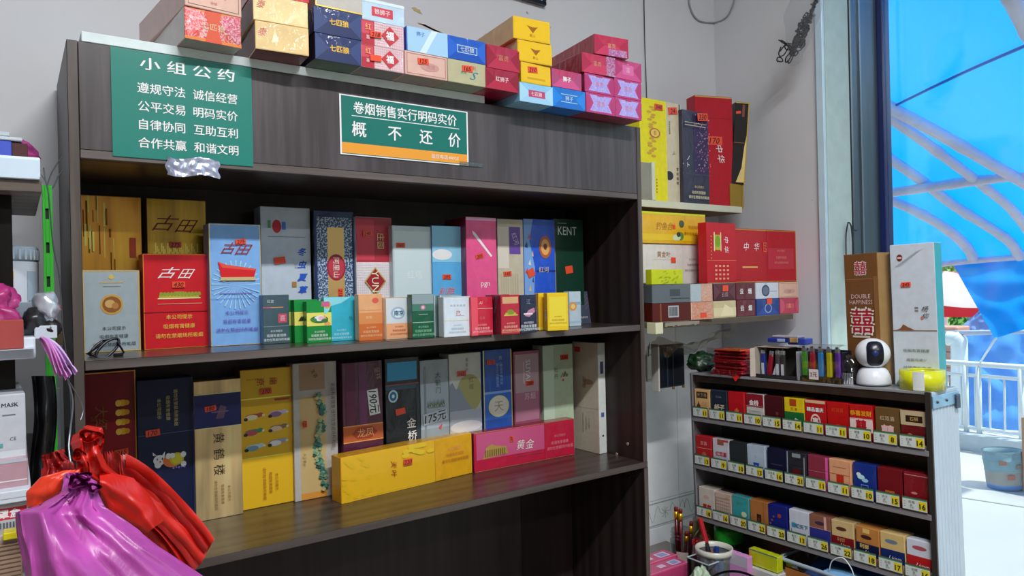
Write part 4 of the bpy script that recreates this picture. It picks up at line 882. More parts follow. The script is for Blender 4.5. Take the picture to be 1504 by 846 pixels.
# boxes standing on the ends
SZ = S2 + .0004 + 2 * .0475
def up(pl, pr, yt, yb, Y, col, label, deco, d=.04, yaw=0, z=SZ, **k):
    xc = (pl + pr) / 2; A = onY(pl, (yt + yb) / 2, Y); B = onY(pr, (yt + yb) / 2, Y)
    hz = onY(xc, yt, Y).z - onY(xc, yb, Y).z
    return pack(k.pop('name', CN), TR(A.x, Y, z + .0004, yaw), B.x - A.x, d, hz, col, label, k.pop('cat', 'cigarette carton'), k.pop('group', G2), deco, **k), z + hz + .0008
_, zt = up(939, 1029.5, 352, 411, 1.36, 'c4bfb8', 'white carton with brown characters lying under the yellow one on the lower wall shelf',
           [R(.69, 0, .692, 1, '9c9890'), T('黄金叶', .38, .74, .16, '8c6c44', bold=.02), R(.2, .6, .55, .61, 'a89c90'), T('本公司提示', .86, .62, .06, '7c7878'), T('吸烟有害健康', .86, .48, .07, '7c7878'), T('请勿在禁烟场所吸烟', .86, .34, .07, '7c7878'), S(.53, .6, '', .075, 0, .8)], kind='card', d=.05)
up(939, 1036, 306.5, 352, 1.355, 'cc9c14', 'long yellow carton with a small flower print lying on the white one',
   [R(.67, 0, .675, 1, 'a88010'), R(0, .93, 1, 1, 'b8c014'), T('钓鱼台', .36, .55, .26, '8c5c1c', sh=.3), R(0, .1, 1, .3, 'd8ac20'), El(.62, .65, .04, .12, '3c4c30'), El(.6, .25, .05, .14, '5c7c38'), El(.54, .2, .06, .1, 'b8c8a0'), El(.57, .3, .03, .08, '2c3c28'), T('吸烟有害健康', .85, .55, .13, 'a0700c'), T('请勿在禁烟场所吸烟', .84, .33, .13, 'a0700c'), R(.0, .6, .04, .85, '6c90b0'), S(.50, .55, '', .045, -90, .8)], z=zt, d=.06)
up(957, 1003, 389, 411, 1.30, 'b4bc18', 'small yellow green pack lying in front of the white carton',
   [[R(rq.random() * .9, rq.random() * .9, rq.random() * .1 + .5, .5, 'a4b010') for _ in range(0)], [P([(x, y), (x + .08, y + .05), (x + .05, y + .12)], '8c9c10') for x, y in [(.2 + .6 * rq.random(), .8 * rq.random()) for _ in range(22)]]], name=PN, cat='cigarette pack', d=.022, kind='card')
up(1038, 1081, 323, 411.5, 1.29, 'a80c1c', 'red carton standing on end with a gold column print on the lower wall shelf',
   [T('中', .66, .72, .12, 'e8dcdc', -90, sh=.2), T('华', .66, .56, .12, 'e8dcdc', -90, sh=.2), R(.28, .55, .45, .80, 'b8a838', 'gold'), R(.24, .53, .27, .84, 'd8d0a0'), R(.46, .53, .485, .84, 'd8d0a0'), El(.37, .69, .08, .1, '7c9c28', 'gold'), R(0, .375, 1, .38, 'c87850'),
    [[R(.26 + .13 * i, .06 + .07 * j, .33 + .13 * i, .09 + .07 * j, 'd89070') for j in range(4)] for i in range(4)], [R(.12, .4 + .06 * i, .15, .42 + .06 * i, 'c0843c') for i in range(7)], R(0, .0, 1, .012, 'c89858', 'gold')], kind='card', d=.03)
# big flat red carton with a gold side
A = onY(1080, 380, 1.33)
pack(CN, TR(A.x - .04, 1.315, SZ + .0004, 0), onY(1171, 380, 1.315).x - A.x + .04, .035, .158, 'a00e1c', 'large flat red carton with a gold side on the lower wall shelf', 'cigarette carton', G2,
     [R(0, 0, 1, .02, 'b8843c', 'gold'), R(0, .97, 1, .99, 'b8843c', 'gold'), R(.97, 0, 1, 1, 'c08c3c', 'gold'), R(.52, 0, .524, 1, '80101c'), R(.54, .25, .94, .65, 'a82434'), T('中', .22, .66, .17, 'd8c8c8', sh=.2), T('华', .37, .66, .17, 'd8c8c8', sh=.2), R(.16, .27, .38, .30, 'c89858'), T('本公司提示', .74, .60, .05, 'c07870'), T('吸烟有害健康', .74, .47, .055, 'c07870'), T('请勿在禁烟场所吸烟', .74, .37, .05, 'c07870'), S(.49, .66, '725', .09, 90, .6)], kind='card', fcol={'R': ('b08a50', 'foil')}, faces={'R': [T('CIGARETTES', .5, .55, .06, '8c6c3c', -90)]})
# ================================================================== DISPLAY RACK WITH SINGLE PACKS
RM = Matrix.Translation((1.54, 1.352, 0)) @ Matrix.Rotation(-math.pi / 2, 4, 'Z') @ Matrix.Rotation(math.radians(-1.15), 4, 'Y')
RL, RD = .632, .118
rt = [-.246, -.371, -.502, -.643]     # front edge heights: top, shelf 1, 2, 3
steel = mat('9a9a9e', 'metal'); dsteel = mat('4c4844', 'metal'); white_m = mat('a9b8c4', 'plastic')
rack = empty('display_rack', RM); tag(rack, 'grey metal three shelf rack of single cigarette packs with price tags', 'rack')
def rb(name, x0, y0, z0, x1, y1, z1, m, b=.0008, **k): return MB().box(x0, y0, z0, x1, y1, z1, m, b, **k).build(name, rack)
rb('top_panel', 0, 0, rt[0] - .006, RL, RD + .004, rt[0], mat('8c8c90', 'plastic', 1.1))
rb('top_valance', .004, .002, rt[0] - .024, RL - .004, .004, rt[0] - .006, mat('4a3f3a', 'metal'))
rb('back_panel', 0, RD, -.819, RL, RD + .004, rt[0] - .006, mat('5a5652', 'metal'))
rb('side_panel', 0, 0, rt[3] - .004, .006, RD, rt[0] - .006, steel)
sp = MB(); x0 = RL - .002
sp.box(x0, 0, -.72, x0 + .004, RD + .004, rt[0] - .0005, white_m, .0008)
for i in range(7):   # vertical ribs of the corrugated side sheet
    y = .012 + i * .0145
    sp.box(x0 + .003, y, -.70, x0 + .0052, y + .009, rt[0] - .03, white_m, .0009)
sp.build('side_panel', rack)
rb('corner_post', RL - .008, -.003, -.73, RL + .004, .003, rt[0], dsteel)
rb('corner_post', -.001, -.003, rt[3] - .008, .007, .003, rt[0] - .002, steel)
for z, d in ((rt[0] - .034, 1), (-.70, -1)):
    b_ = MB(); b_.box(RL + .003, .002, z, RL + .0065, RD, z + .026, mat('8fb4dc' if d > 0 else 'b4c4d0', 'metal'), .0008)
    for y in (.02, .06, .10): b_.lathe([(.0001, .003), (.0025, .0025), (.003, 0)], dsteel, 8, Matrix.Translation((RL + .0065, y, z + .012)) @ Matrix.Rotation(math.pi / 2, 4, 'Y'))
    b_.box(RL + .006, RD - .02, z - .01, RL + .010, RD - .002, z + .02, mat('4c5a70', 'metal'), .001)
    b_.build('corner_bracket', rack)['kind'] = 'stuff'
for i in (1, 2, 3):
    s_ = MB(); s_.box(.006, 0, rt[i] - .008, RL - .004, RD, rt[i] - .006, steel, .0004)
    s_.box(.003, -.004, rt[i] - .008, RL - .004, -.001, rt[i] + .004, mat('7c7a7e', 'plastic', 1.2), .0008)
    s_.build('shelf', rack)
NS = 11; PITCH = (RL - .014) / NS
nums = [['11', '11', '11', '10', '15', '14', '11', '11', '10', '8', '14'], ['13', '9', '10', '13', '16', '21', '11', '11', '10', '15', '16'], ['18', '16', '20', '22', '20', '13', '26', '22', '18', '17', '16']]
txts = ['散花', '娇子', '红梅', '金桥', '云烟', '宏图', '喜', '红双喜', '恭喜', '喜庆', '石狮']
for r in range(3):
    for i in range(NS):
        x = .007 + i * PITCH
        t = MB(); t.box(x + .0015, -.006, rt[r + 1] + .005, x + PITCH - .003, -.0045, rt[r + 1] + .0335, mat('3c3a38', 'plastic'), .0003)
        t = t.build('price_tag', rack)
        # print as a child of the tag
        w, h = PITCH - .0065, .0245; ox, oz = x + .0032, rt[r + 1] + .0075
        pr = MB(); y = -.0063
        def q(u0, v0, u1, v1, c, dy=0): pr.add([(ox + u0 * w, y - dy, oz + v0 * h), (ox + u1 * w, y - dy, oz + v0 * h), (ox + u1 * w, y - dy, oz + v1 * h), (ox + u0 * w, y - dy, oz + v1 * h)], [(0, 1, 2, 3)], mat(c, 'print'))
        q(0, 0, 1, 1, 'b9bfbc'); q(0, .9, 1, 1, '3c7c48', .0001); q(.66, .08, .98, .82, 'c8b418', .0002)
        for k in range(3): q(.06, .22 + .2 * k, .12, .26 + .2 * k, '6c7c74', .0002)
        p_ = pr.build('tag_print', t); p_['kind'] = 'stuff'
        tx = MB()
        for (s, cx, cz, sz, c) in ((nums[r][i], .82, .42, .62, '2c3418'), (txts[(i + r * 3) % 11], .38, .66, .26, '48504c'), ('盒', .36, .4, .22, '5c645c'), ('元/包', .38, .2, .16, '5c645c')):
            vs, fs = glyphs(s, .03 if s == nums[r][i] else .01)
            tx.add([(ox + cx * w + a * sz * h, y - .0005 - _, oz + cz * h + b * sz * h) for a, b, _ in vs], fs, mat(c, 'print'))
        tx.build('lettering', t)['kind'] = 'stuff'
GR = ['packs on the top row of the rack', 'packs on the middle row of the rack', 'packs on the bottom row of the rack']
def eb(t): return T(t, .5, .52, .2, 'd8c080')
RP = [
 [('c8a06c', 'sand coloured pack with a brown pagoda drawing', [R(.12, .72, .85, .92, '3c2c24'), El(.25, .42, .13, .12, '4c3828'), P([(.12, .4), (.25, .62), (.4, .4)], '4c3828'), R(.02, .34, .98, .352, '7c5428'), [R(.5 + .12 * i, .48 + .05 * j, .55 + .12 * i, .50 + .05 * j, 'b07c50') for i in range(3) for j in range(3)], T('天下秀', .5, .82, .13, 'a89068')]),
  ('1e2734', 'black pack with gold characters and a pale edge', [edge('6c7480', .03), T('娇子', .52, .48, .19, 'b8ac90', sh=.2, bold=.04), T('COSA', .5, .8, .08, '7c8490')]),
  ('a8141c', 'bright red pack with a gold flame crest', [El(.5, .42, .09, .1, 'c05c28'), T('火', .5, .42, .2, 'c88038'), R(.9, 0, 1, 1, 'b82828')]),
  ('b9b4b0', 'pack with a dark red lid over a white lower half', [R(0, .62, 1, 1, '7c1824'), T('金桥', .45, .74, .16, 'd8cccc', bold=.04), T('金桥', .5, .36, .12, '707880', sh=.4), R(.1, .2, .9, .215, 'b07878'), R(.15, .5, .8, .51, '8c8c90')]),
  ('3c0c14', 'very dark red wrapped pack with faint characters', [Vt('珍品', .68, .45, .1, '7c5448', 1.3)]),
  ('c4ac14', 'yellow pack with a green band and white scribble', [R(0, .25, 1, .62, '0c5c2c'), R(.28, .78, .62, .97, '983818'), T('红 金', .5, .70, .09, '5c3c14'), P([(.3, .35), (.45, .38), (.55, .46), (.8, .4), (.6, .42), (.48, .34)], 'c8d8c8'), T('吸烟', .5, .12, .09, '7c7010')]),
  ('a01018', 'red pack with a white round seal', [R(.02, .92, .98, 1, 'c0a080'), El(.5, .44, .24, .2, 'd8b8b0'), El(.5, .44, .19, .15, 'a01018'), T('喜', .5, .44, .2, 'd8c4bc', bold=.04), T('精品喜庆', .5, .75, .12, 'dcd4cc', bold=.03)]),
  ('a80e10', 'plain scarlet pack with an orange shield print', [El(.5, .3, .22, .14, 'b83814'), T('红双喜', .5, .8, .11, 'c04820')]),
  ('a80f14', 'red pack with a white middle band and twin red characters', [R(0, .32, 1, .66, 'd8b8b4'), T('囍', .5, .49, .28, 'a01420', bold=.04), T('恭喜发财', .5, .79, .14, 'd88c18', bold=.03)]),
  ('5c4424', 'brown pack with a pale pink double character', [T('囍', .5, .42, .32, 'd0a8a8', bold=.04), T('红双喜', .5, .74, .12, 'b8a488')]),
  ('5c0c14', 'pack with a cream lid plate over dark red and white', [R(0, .64, 1, 1, 'a89878'), R(.2, .72, .85, .88, '28180c'), T('石狮', .52, .8, .1, 'b89858'), P([(0, 0), (1, 0), (1, .2), (.6, .26), (.3, .22), (0, .3)], 'bca890'), El(.35, .3, .15, .16, '9c6c50')])],
 [('a01f24', 'orange red pack with a gold crest and pale line', [R(0, .62, 1, .635, 'c88878'), T('双喜', .5, .78, .13, 'c8a0a0'), El(.5, .42, .14, .1, 'a85c38')]),
  ('b4b4bc', 'white pack with red brush characters and a brown tab', [R(.3, .82, .7, 1, '8c4c3c'), R(.7, .93, 1, 1, 'a83838'), T('红双喜', .52, .55, .14, 'a8303c', bold=.03), R(.15, .3, .17, .4, 'c07078'), R(.15, .3, .8, .31, 'c8a0a8')]),
  ('22282a', 'plain charcoal pack', [R(.04, .04, .96, .96, '262c2e')]),
  ('9cacbc', 'silver and blue pack with a blue square', [R(0, 0, 1, .34, '1c3ca0'), R(.34, .28, .66, .50, '1c3c9c'), T('长白山', .5, .4, .08, 'a8b8dc'), T('C', .5, .68, .1, '7c8898')]),
  ('10142c', 'midnight blue pack with thin violet lines', [R(.2, .55, .8, .57, '4c3464'), T('LESSER', .5, .4, .08, '54508c'), R(.3, .25, .7, .26, '34346c')]),
  ('24242c', 'black wrapped pack with a silver shine and dark red emblem', [R(.28, .86, .72, .97, '7c848c'), R(0, 0, .06, 1, '8c949c'), R(.88, 0, .93, .9, '8c949c'), El(.5, .45, .22, .12, '541418')]),  # shine of the wrap painted on as pale strips
  ('7c2c3c', 'pink red pack with a bright magenta edge streak', [R(.84, 0, .96, 1, 'd8509c'), R(0, .58, 1, .59, 'b86c7c'), T('泰山', .6, .3, .18, '3c1020')]),
  ('c8906c', 'salmon pack with a red square and fine frame', [R(.34, .33, .68, .62, 'b02818'), R(.03, .62, .97, .63, '9c5c40'), R(.2, .8, .8, .82, 'a86c50'), R(.25, .18, .8, .2, 'a86c50'), R(.03, .05, .04, .95, '9c5c40'), R(.95, .05, .96, .95, '9c5c40')]),
  ('142c78', 'blue pack with a white cloud and framed square', [El(.35, .66, .16, .06, 'a8d0e4'), El(.52, .59, .14, .05, '88b8dc'), El(.25, .72, .1, .05, 'c0dce8'), R(.34, .22, .66, .24, '6c8cd0'), R(.34, .46, .66, .48, '6c8cd0'), R(.34, .22, .36, .48, '6c8cd0'), R(.64, .22, .66, .48, '6c8cd0'), T('芙蓉', .5, .36, .11, '90a8dc')]),
  ('640f16', 'dark red pack with a small copper square', [R(.3, .22, .68, .46, 'a85c28'), T('国宝', .49, .34, .1, '6c1814')]),
  ('700f1a', 'deep crimson pack with a faint pale streak, rightmost', [El(.4, .52, .12, .03, 'b87060'), R(.05, .93, .95, .95, 'a87070'), R(.3, .38, .6, .4, '50101c')])],
 [('b8b0a8', 'ivory pack with a red seal script name', [T('喜气', .52, .42, .17, 'a82c1c', bold=.05), El(.48, .72, .18, .06, 'b8988c'), R(0, .25, 1, .262, '8c8880')]),
  ('b09c90', 'pinkish grey pack with a fine grid', [[R(.08 + .13 * i, .12, .09 + .13 * i, .85, '8c7468') for i in range(7)], [R(.05, .14 + .1 * i, .95, .15 + .1 * i, '8c7468') for i in range(8)], El(.75, .88, .1, .04, 'a8904c')]),
  ('2f8c90', 'teal pack with white edges and a small pale hill', [edge('b8ccc8', .04), El(.7, .5, .16, .08, 'b8c4a0'), T('吉祥', .45, .78, .12, '4c7c74'), R(0, .34, 1, .35, '7cb8b8')]),
  ('9c6434', 'tan and orange pack with a dark plaque', [R(0, 0, 1, .3, 'b8601c'), R(.38, .33, .62, .62, '2c1414'), T('金', .5, .47, .12, '7c4838'), R(.75, .1, .78, 1, '8c5428')]),
  ('141c68', 'deep blue pack with copper flecks', [El(.6, .72, .1, .06, '8c3c34'), [El(.1 + .1 * (i % 3), .15 + .13 * i * .8, .05, .03, '7c4c3c') for i in range(6)], El(.5, .2, .06, .04, '8c5c44')]),
  ('b4b8c4', 'white pack with a teal square and name', [R(.12, .52, .32, .66, '2c7c94'), T('和天下', .62, .58, .13, '3c6c84', bold=.03), R(.2, .28, .9, .29, '9ca4b4'), T('中', .5, .15, .06, '5c94a8'), R(.1, .4, .14, .48, '6c7078')]),
  ('7c5040', 'copper pack with a violet blue band', [R(0, .28, 1, .66, '282c78'), El(.5, .8, .24, .05, '3c2840'), R(.7, .0, .82, .28, 'c09890'), R(.7, .66, .82, 1, 'c09890'), R(0, .65, 1, .66, 'c89c88')]),
  ('b8a070', 'cream gold pack with a red band and dark slot', [R(0, .32, 1, .60, '700f18'), El(.45, .80, .24, .05, '4c2c1c'), T('利群', .42, .52, .11, 'a88850'), T('Liqun', .6, .40, .11, 'e0d4cc', sh=.4)]),
  ('a87038', 'orange gold pack with a navy band and dark slot', [R(0, .30, 1, .60, '0c1438'), El(.45, .76, .24, .05, '3c1c18'), R(.3, .86, .6, .97, 'c8ac60'), T('利群', .36, .52, .12, 'c0a464', bold=.03), T('Liqun', .62, .40, .12, 'dcdcdc', sh=.4)]),
  ('bda26a', 'cream gold pack with a navy band and grey blue slot', [R(0, .30, 1, .60, '14245c'), El(.46, .80, .26, .05, '5c7080'), T('Liqun', .60, .42, .14, 'e4e4e4', sh=.4)]),
  ('b8bcc8', 'white pack with a red band and red slot, rightmost', [R(0, .32, 1, .62, 'a8181c'), El(.5, .82, .28, .05, '9c4450'), T('Liqun', .62, .42, .14, 'e4c8c8', sh=.4), R(.1, .2, .6, .215, '70747c')])]]
rk = random.Random(21)
for r in range(3):
    for i in range(NS):
        col, desc, deco = RP[r][i]
        x = .007 + i * PITCH + .0015; z = rt[r + 1] - .0055
        h = .0885 if (r, i) not in ((0, 0), (2, 1)) else .086
        leanr = rk.choice([0, 0, .8, -.8])
        Mx = RM @ TR(x + rk.uniform(0, .001), .003 + rk.uniform(0, .003), z, rk.uniform(-1.5, 1.5), 0, leanr)
        pack(PN, Mx, .0525, .0215, h, col, desc + ', %s rack row' % ('top', 'middle', 'bottom')[r], 'cigarette pack', GR[r], deco, kind='card' if rk.random() < .5 else 'cello', b=.0007, seam=.64 if rk.random() < .6 else None)
        if rk.random() < .8:
            c2 = col if rk.random() < .6 else rk.choice(['4c1018', '3a3230', '6c5844', '5c1c20'])
            pack(PN, RM @ TR(x, .030, z, 0), .0525, .0215, .087, c2, 'pack second in line in slot %s from the left, %s rack row' % (('one', 'two', 'three', 'four', 'five', 'six', 'seven', 'eight', 'nine', 'ten', 'eleven')[i], ('top', 'middle', 'bottom')[r]), 'cigarette pack', 'second packs queued behind the front ones in the rack', None, kind='card')
# counter, low board behind the rack
ct = MB(); ct.box(1.322, .74, -.86, 1.70, WY - .007, -.82, mat('6a645c', 'plastic'), .002)
cnt = ct.build('counter_top'); tag(cnt, 'low grey counter under the rack holding jars, cups and boxes', 'counter')
MB().box(1.34, .80, ZF, 1.66, WY - .02, -.86, mat('4a4038', 'matte'), .002).build('cabinet_body', cnt)
fb = MB()
def fbf(u, v):
    e = .004 * noise.noise(Vector((v * 16, 3, u)))
    return (0, 0, 0)
zt_, zb_ = -.262, -.819
vs = []
n = 22
for s_ in (0, 1):
    for k in range(n + 1):
        t = k / n; z = zt_ + (zb_ - zt_) * t; wob = .0025 * noise.noise(Vector((t * 9, s_, 0)))
        xr = 1.672 + .028 * t + wob
        vs += [(1.6625, .72 + .55 * s_, z), (xr, .72 + .55 * s_, z)]
fs = []
m_ = 2 * (n + 1)
for k in range(n):
    a = 2 * k; b_ = m_ + 2 * k
    fs += [(a, a + 2, a + 3, a + 1), (b_, b_ + 1, b_ + 3, b_ + 2), (a + 1, a + 3, b_ + 3, b_ + 1), (a, b_, b_ + 2, a + 2)]
fs += [(0, 1, m_ + 1, m_), (2 * n, m_ + 2 * n, m_ + 2 * n + 1, 2 * n + 1)]
fb.add(vs, fs, mat('a8b4bc', 'matte')); f_ = fb.build('foam_board'); tag(f_, 'white rough edged foam board standing behind the right end of the rack', 'board')

# ================================================================== THINGS ON TOP OF THE RACK
def onrack(px, d, lift=0):   # local x on the rack from photo column at depth d behind the front
    p = onX(px, 560, 1.54 + d); return 1.352 - p.y
def rt_M(x, d, yaw=0, dz=0, lean=0): return RM @ TR(x, d, rt[0] + .0004 + dz, yaw, lean)
# PTZ security camera
cx_ = onrack(1281, .042); cc = empty('security_camera', rt_M(cx_, .040)); tag(cc, 'white round headed security camera with a black lens window on the rack', 'camera')
wp = mat('c4c8ce', 'plastic'); bp_ = mat('0c1224', 'plastic', 1)
MB().lathe([(.0, .0), (.028, 0), (.0345, .003), (.0358, .008), (.0345, .02), (.030, .032), (.024, .0385), (.018, .040), (0, .0405)], wp, 32).build('base', cc)
MB().lathe([(.0352, .003), (.0362, .004), (.0362, .0055), (.0352, .0065)], mat('8c9098', 'plastic'), 32, caps=False).build('base_ring', cc)
hd = MB(); R0 = .0350
def sph(th, ph, r=R0): return (r * math.sin(th) * math.cos(ph), r * math.sin(th) * math.sin(ph), .0715 + r * .96 * math.cos(th))
hd.lathe([(.001 + R0 * math.sin(t * math.pi / 20), .0715 - R0 * .96 * math.cos(t * math.pi / 20)) for t in range(21)], wp, 36); hd.build('head', cc)
win = MB()
fwd = Vector((.62, -.80, .04)).normalized(); sd = Vector((.80, .62, 0)).normalized(); upv = Vector((0, 0, 1))
def winf(u, v):   # rounded rectangle bulging from the head
    a = 2 * math.pi * u; r = v
    ex = .0175 * r * (abs(math.cos(a)) ** .6) * (1 if math.cos(a) > 0 else -1); ez = .0275 * r * (abs(math.sin(a)) ** .6) * (1 if math.sin(a) > 0 else -1)
    dd = math.sqrt(max(0, (R0 + .0024 - .0008 * r) ** 2 - ex * ex - ez * ez))
    p = fwd * dd + sd * ex + upv * ez
    return (p.x, p.y, .0715 + p.z)
win.grid(winf, 36, 8, bp_); win.build('lens_window', cc)
le = MB(); c0 = fwd * .0355; le.lathe([(0.0001, .0025), (.004, .0022), (.0065, .001), (.0075, 0)], mat('1c2c70', 'cello', 1), 20, Matrix.Translation((c0.x, c0.y, .0715 + .002)) @ fwd.to_track_quat('Z', 'Y').to_matrix().to_4x4()); le.build('lens', cc)
# tall brown carton and tall white carton
x = onrack(1250, .085); xr_ = onrack(1305, .085)
pack(CN, rt_M(x - .002, .07, -10, 0), xr_ - x, .044, .298, '6a4420', 'tall brown carton with a red and white double happiness sign on the rack', 'cigarette carton', 'tall cartons on top of the rack',
     [R(0, .80, 1, .805, '8c6438'), T('囍', .5, .885, .105, 'd8c8c0', bold=.08), T('囍', .5, .885, .105, 'a01c34', bold=.02), T('DOUBLE', .48, .67, .048, 'd8b0b0', bold=.01, sx=.95), T('HAPPINESS', .48, .625, .048, 'd8b0b0', bold=.01, sx=.9), T('囍', .5, .475, .20, 'd8ccc4', bold=.09), T('囍', .5, .475, .20, 'a0182c', bold=.02), R(.2, .35, .72, .365, 'c8b8a8'), R(.3, .25, .7, .262, '503010'), R(.88, 0, 1, .82, '7c542c')], kind='card', fcol={'R': '8c7048'})
x = onrack(1312, .075); xr_ = onrack(1374, .075)
pack(CN, rt_M(x + .003, .068, 7), xr_ - x, .046, .312, 'a9b1ba', 'tall white and teal carton with a small brown hill print on the rack', 'cigarette carton', 'tall cartons on top of the rack',
     [El(.22, .905, .07, .025, '5c2820'), R(.17, .9, .27, .91, 'c8b0a8'), [P([(.1 + .05 * i, .84 + .01 * i), (.14 + .05 * i, .852 + .01 * i), (.3 + .05 * i, .85 + .012 * i)], '8c949c') for i in range(10)], Vt('杨柳', .75, .515, .045, '3c3430', 1.1, sh=.4), R(.52, .545, .6, .555, '6c6460'), R(.52, .525, .6, .535, '6c6460'), El(.68, .48, .03, .012, 'b05848'),
      P([(.08, .395), (.18, .405), (.25, .435), (.35, .415), (.5, .395)], '6c442c'), R(0, .388, 1, .393, '7c4c30'), T('吸烟有害健康', .52, .25, .024, '5c6050', sx=1.2), T('戒烟可减少', .52, .185, .022, '5c6050', sx=1.2), T('对健康的危害', .52, .13, .024, '5c6050', sx=1.3), S(.35, .715, '245', .22, 2, .5)], kind='card', fcol={'R': '2c98a4'})
# roll of clear yellow tape
x = onrack(1349, .028)
tape = MB(); mt = mat('b8bc10', 'cello')
tape.lathe([(.026, 0), (.0435, 0), (.0435, .0405), (.026, .0405), (.026, 0)], mt, 40, caps=False)
to = tape.build('tape_roll', None, rt_M(x - .004, .010 + .034)); tag(to, 'roll of yellow packing tape lying before the tall white carton', 'tape')
lb = MB(); lb.lathe([(.0438, .001), (.0438, .0395)], mat('b4b8b8', 'print'), 5, caps=False, a0=math.radians(-88), a1=math.radians(-60)); lb.build('paper_label', to)
MB().lathe([(.0255, .001), (.0262, .001), (.0262, .039), (.0255, .039)], mat('8c8478', 'matte'), 30, caps=False).build('cardboard_core', to)
# open paper box of lighters
x0 = onrack(1112, .02); x1 = onrack(1173, .02)
lg = empty('lighter_box', rt_M(x0, .008)); tag(lg, 'opened grey card box holding a few lighters on the rack', 'box')
bw_ = x1 - x0; cb_ = mat('8c8478', 'matte')
k = MB(); k.box(0, .0, 0, .0012, .05, .078, cb_, .0003); k.box(.0, .05, 0, bw_, .0512, .076, mat('2a2624', 'matte'), .0003); k.box(0, 0, 0, bw_, .05, .0012, cb_, .0003)
k.box(bw_ - .0012, 0, 0, bw_, .05, .07, mat('b4bac4', 'matte'), .0003); k.box(0, .0, 0, bw_, .0012, .010, mat('1c1a1a', 'matte'), .0003); k.box(.0, .008, .0765, bw_ * .75, .05, .0777, mat('a08c74', 'matte'), .0003); k = k.build('card_body', lg)
fl_ = MB(); fl_.add([(-.0005, 0, .002), (-.009, -.010, .002), (-.007, -.010, .074), (-.0005, 0, .076), (.0005, .0006, .002), (-.008, -.0094, .002), (-.006, -.0094, .074), (.0005, .0006, .076)], [(0, 3, 2, 1), (4, 5, 6, 7), (0, 1, 5, 4), (2, 3, 7, 6), (1, 2, 6, 5), (0, 4, 7, 3)], mat('a89c90', 'matte')); fl_.build('flap', lg)
fl_ = MB(); fl_.add([(bw_, 0, .002), (bw_ + .012, -.008, 0.002), (bw_ + .013, -.008, .064), (bw_, 0, .07), (bw_ - .001, .001, .002), (bw_ + .011, -.007, .002), (bw_ + .012, -.007, .064), (bw_ - .001, .001, .07)], [(0, 1, 2, 3), (4, 7, 6, 5), (0, 4, 5, 1), (1, 5, 6, 2), (2, 6, 7, 3)], mat('b8c0cc', 'matte')); fl_.build('flap', lg)
def lighter(M, c, label, group, wheel=True):
    e = empty('lighter', M); tag(e, label, 'lighter', group)
    MB().box(0, 0, 0, .0125, .008, .058, mat(c, 'plastic'), .002).build('body', e)
    MB().box(.0008, .0005, .058, .0117, .0075, .068, mat('a8acb0', 'metal'), .001).build('hood', e)
    if wheel: MB().box(.002, .0015, .066, .008, .0065, .072, mat('3c3834', 'metal'), .001).build('spark_wheel', e)
    return e
GLi = 'lighters in the opened card box'
for i, (c, yaw, rl_, nm) in enumerate((('1c2c74', 0, 0, 'navy lighter with a white label, leftmost in the card box'), ('7c1424', 0, 10, 'dark red lighter standing straight in the card box'), ('8c1828', 0, 22, 'dark red lighter leaning right in the card box'), ('3c3c40', 0, 0, 'grey lighter in the card box'), ('2c2a2a', 0, 0, 'black lighter with a pale label, rightmost in the card box'))):
    e = lighter(rt_M(x0 + .006 + i * .0155, .022 - .002 * i) @ Matrix.Translation((0, 0, .0015)) @ Matrix.Rotation(math.radians(rl_), 4, 'Y'), c, nm, GLi)
    if i in (0, 2, 4, 3): MB().box(.0025, -.0004, .006, .0100, 0, .035, mat('a8acb4', 'print'), 0).build('label_strip', e)
# wrapped pack of coloured lighters with a handwritten slip
x0 = onrack(1175, .015); x1 = onrack(1236, .015)
lp = empty('lighter_pack', rt_M(x0, .006)); tag(lp, 'black tray of upright coloured lighters in clear wrap on the rack', 'box')
w2 = x1 - x0
k = MB(); k.box(0, 0, 0, w2, .048, .012, mat('14161c', 'plastic'), .001); k.box(0, .044, .012, w2, .048, .075, mat('14161c', 'plastic'), .001); k.build('tray', lp)
n_ = 10
for i, c in enumerate(('4c9c1c', 'b02438', '2c8cd8', 'd0c418', '5c2c90')):
    lighter(rt_M(x0 + .004 + i * w2 * .2, .010) @ Matrix.Translation((0, 0, .0125)), c, ('bright green', 'red', 'sky blue', 'yellow', 'purple')[i] + ' lighter in the clear wrapped tray', 'coloured lighters in the wrapped tray')
    MB().box(.0005 + i * w2 * .2 + .0175, .008, .012, .0005 + i * w2 * .2 + .0225, .03, .072, mat('16181e', 'plastic'), .001).build('divider', lp)
wr_ = MB()
def wrapf(u, v):
    a = u * w2; nn = .0012 * noise.noise(Vector((u * 8, v * 8, 1)))
    prof = [(-.001, .0), (-.001, .04), (-.001, .082), (.02, .088), (.048, .084)]
    k_ = v * 4; i_ = min(3, int(k_)); f = k_ - i_
    y = prof[i_][0] * (1 - f) + prof[i_ + 1][0] * f; z = prof[i_][1] * (1 - f) + prof[i_ + 1][1] * f
    return (a, y + nn - .001, z + nn * 2 + .001)
wr_.grid(wrapf, 24, 20, mat('d8dce0', 'clear', 1)); wr_.build('clear_wrap', lp)
pz = MB().box(.028, -.004, .007, .052, -.0032, .031, mat('c4bcb8', 'print'), .0001).build('price_slip', lp)
vs, fs = glyphs('2元', .02); l = MB(); l.add([(.040 + a * .013, -.0046, .019 + b_ * .013) for a, b_, _ in vs], fs, mat('c04858', 'print')); l.build('handwritten_price', pz)
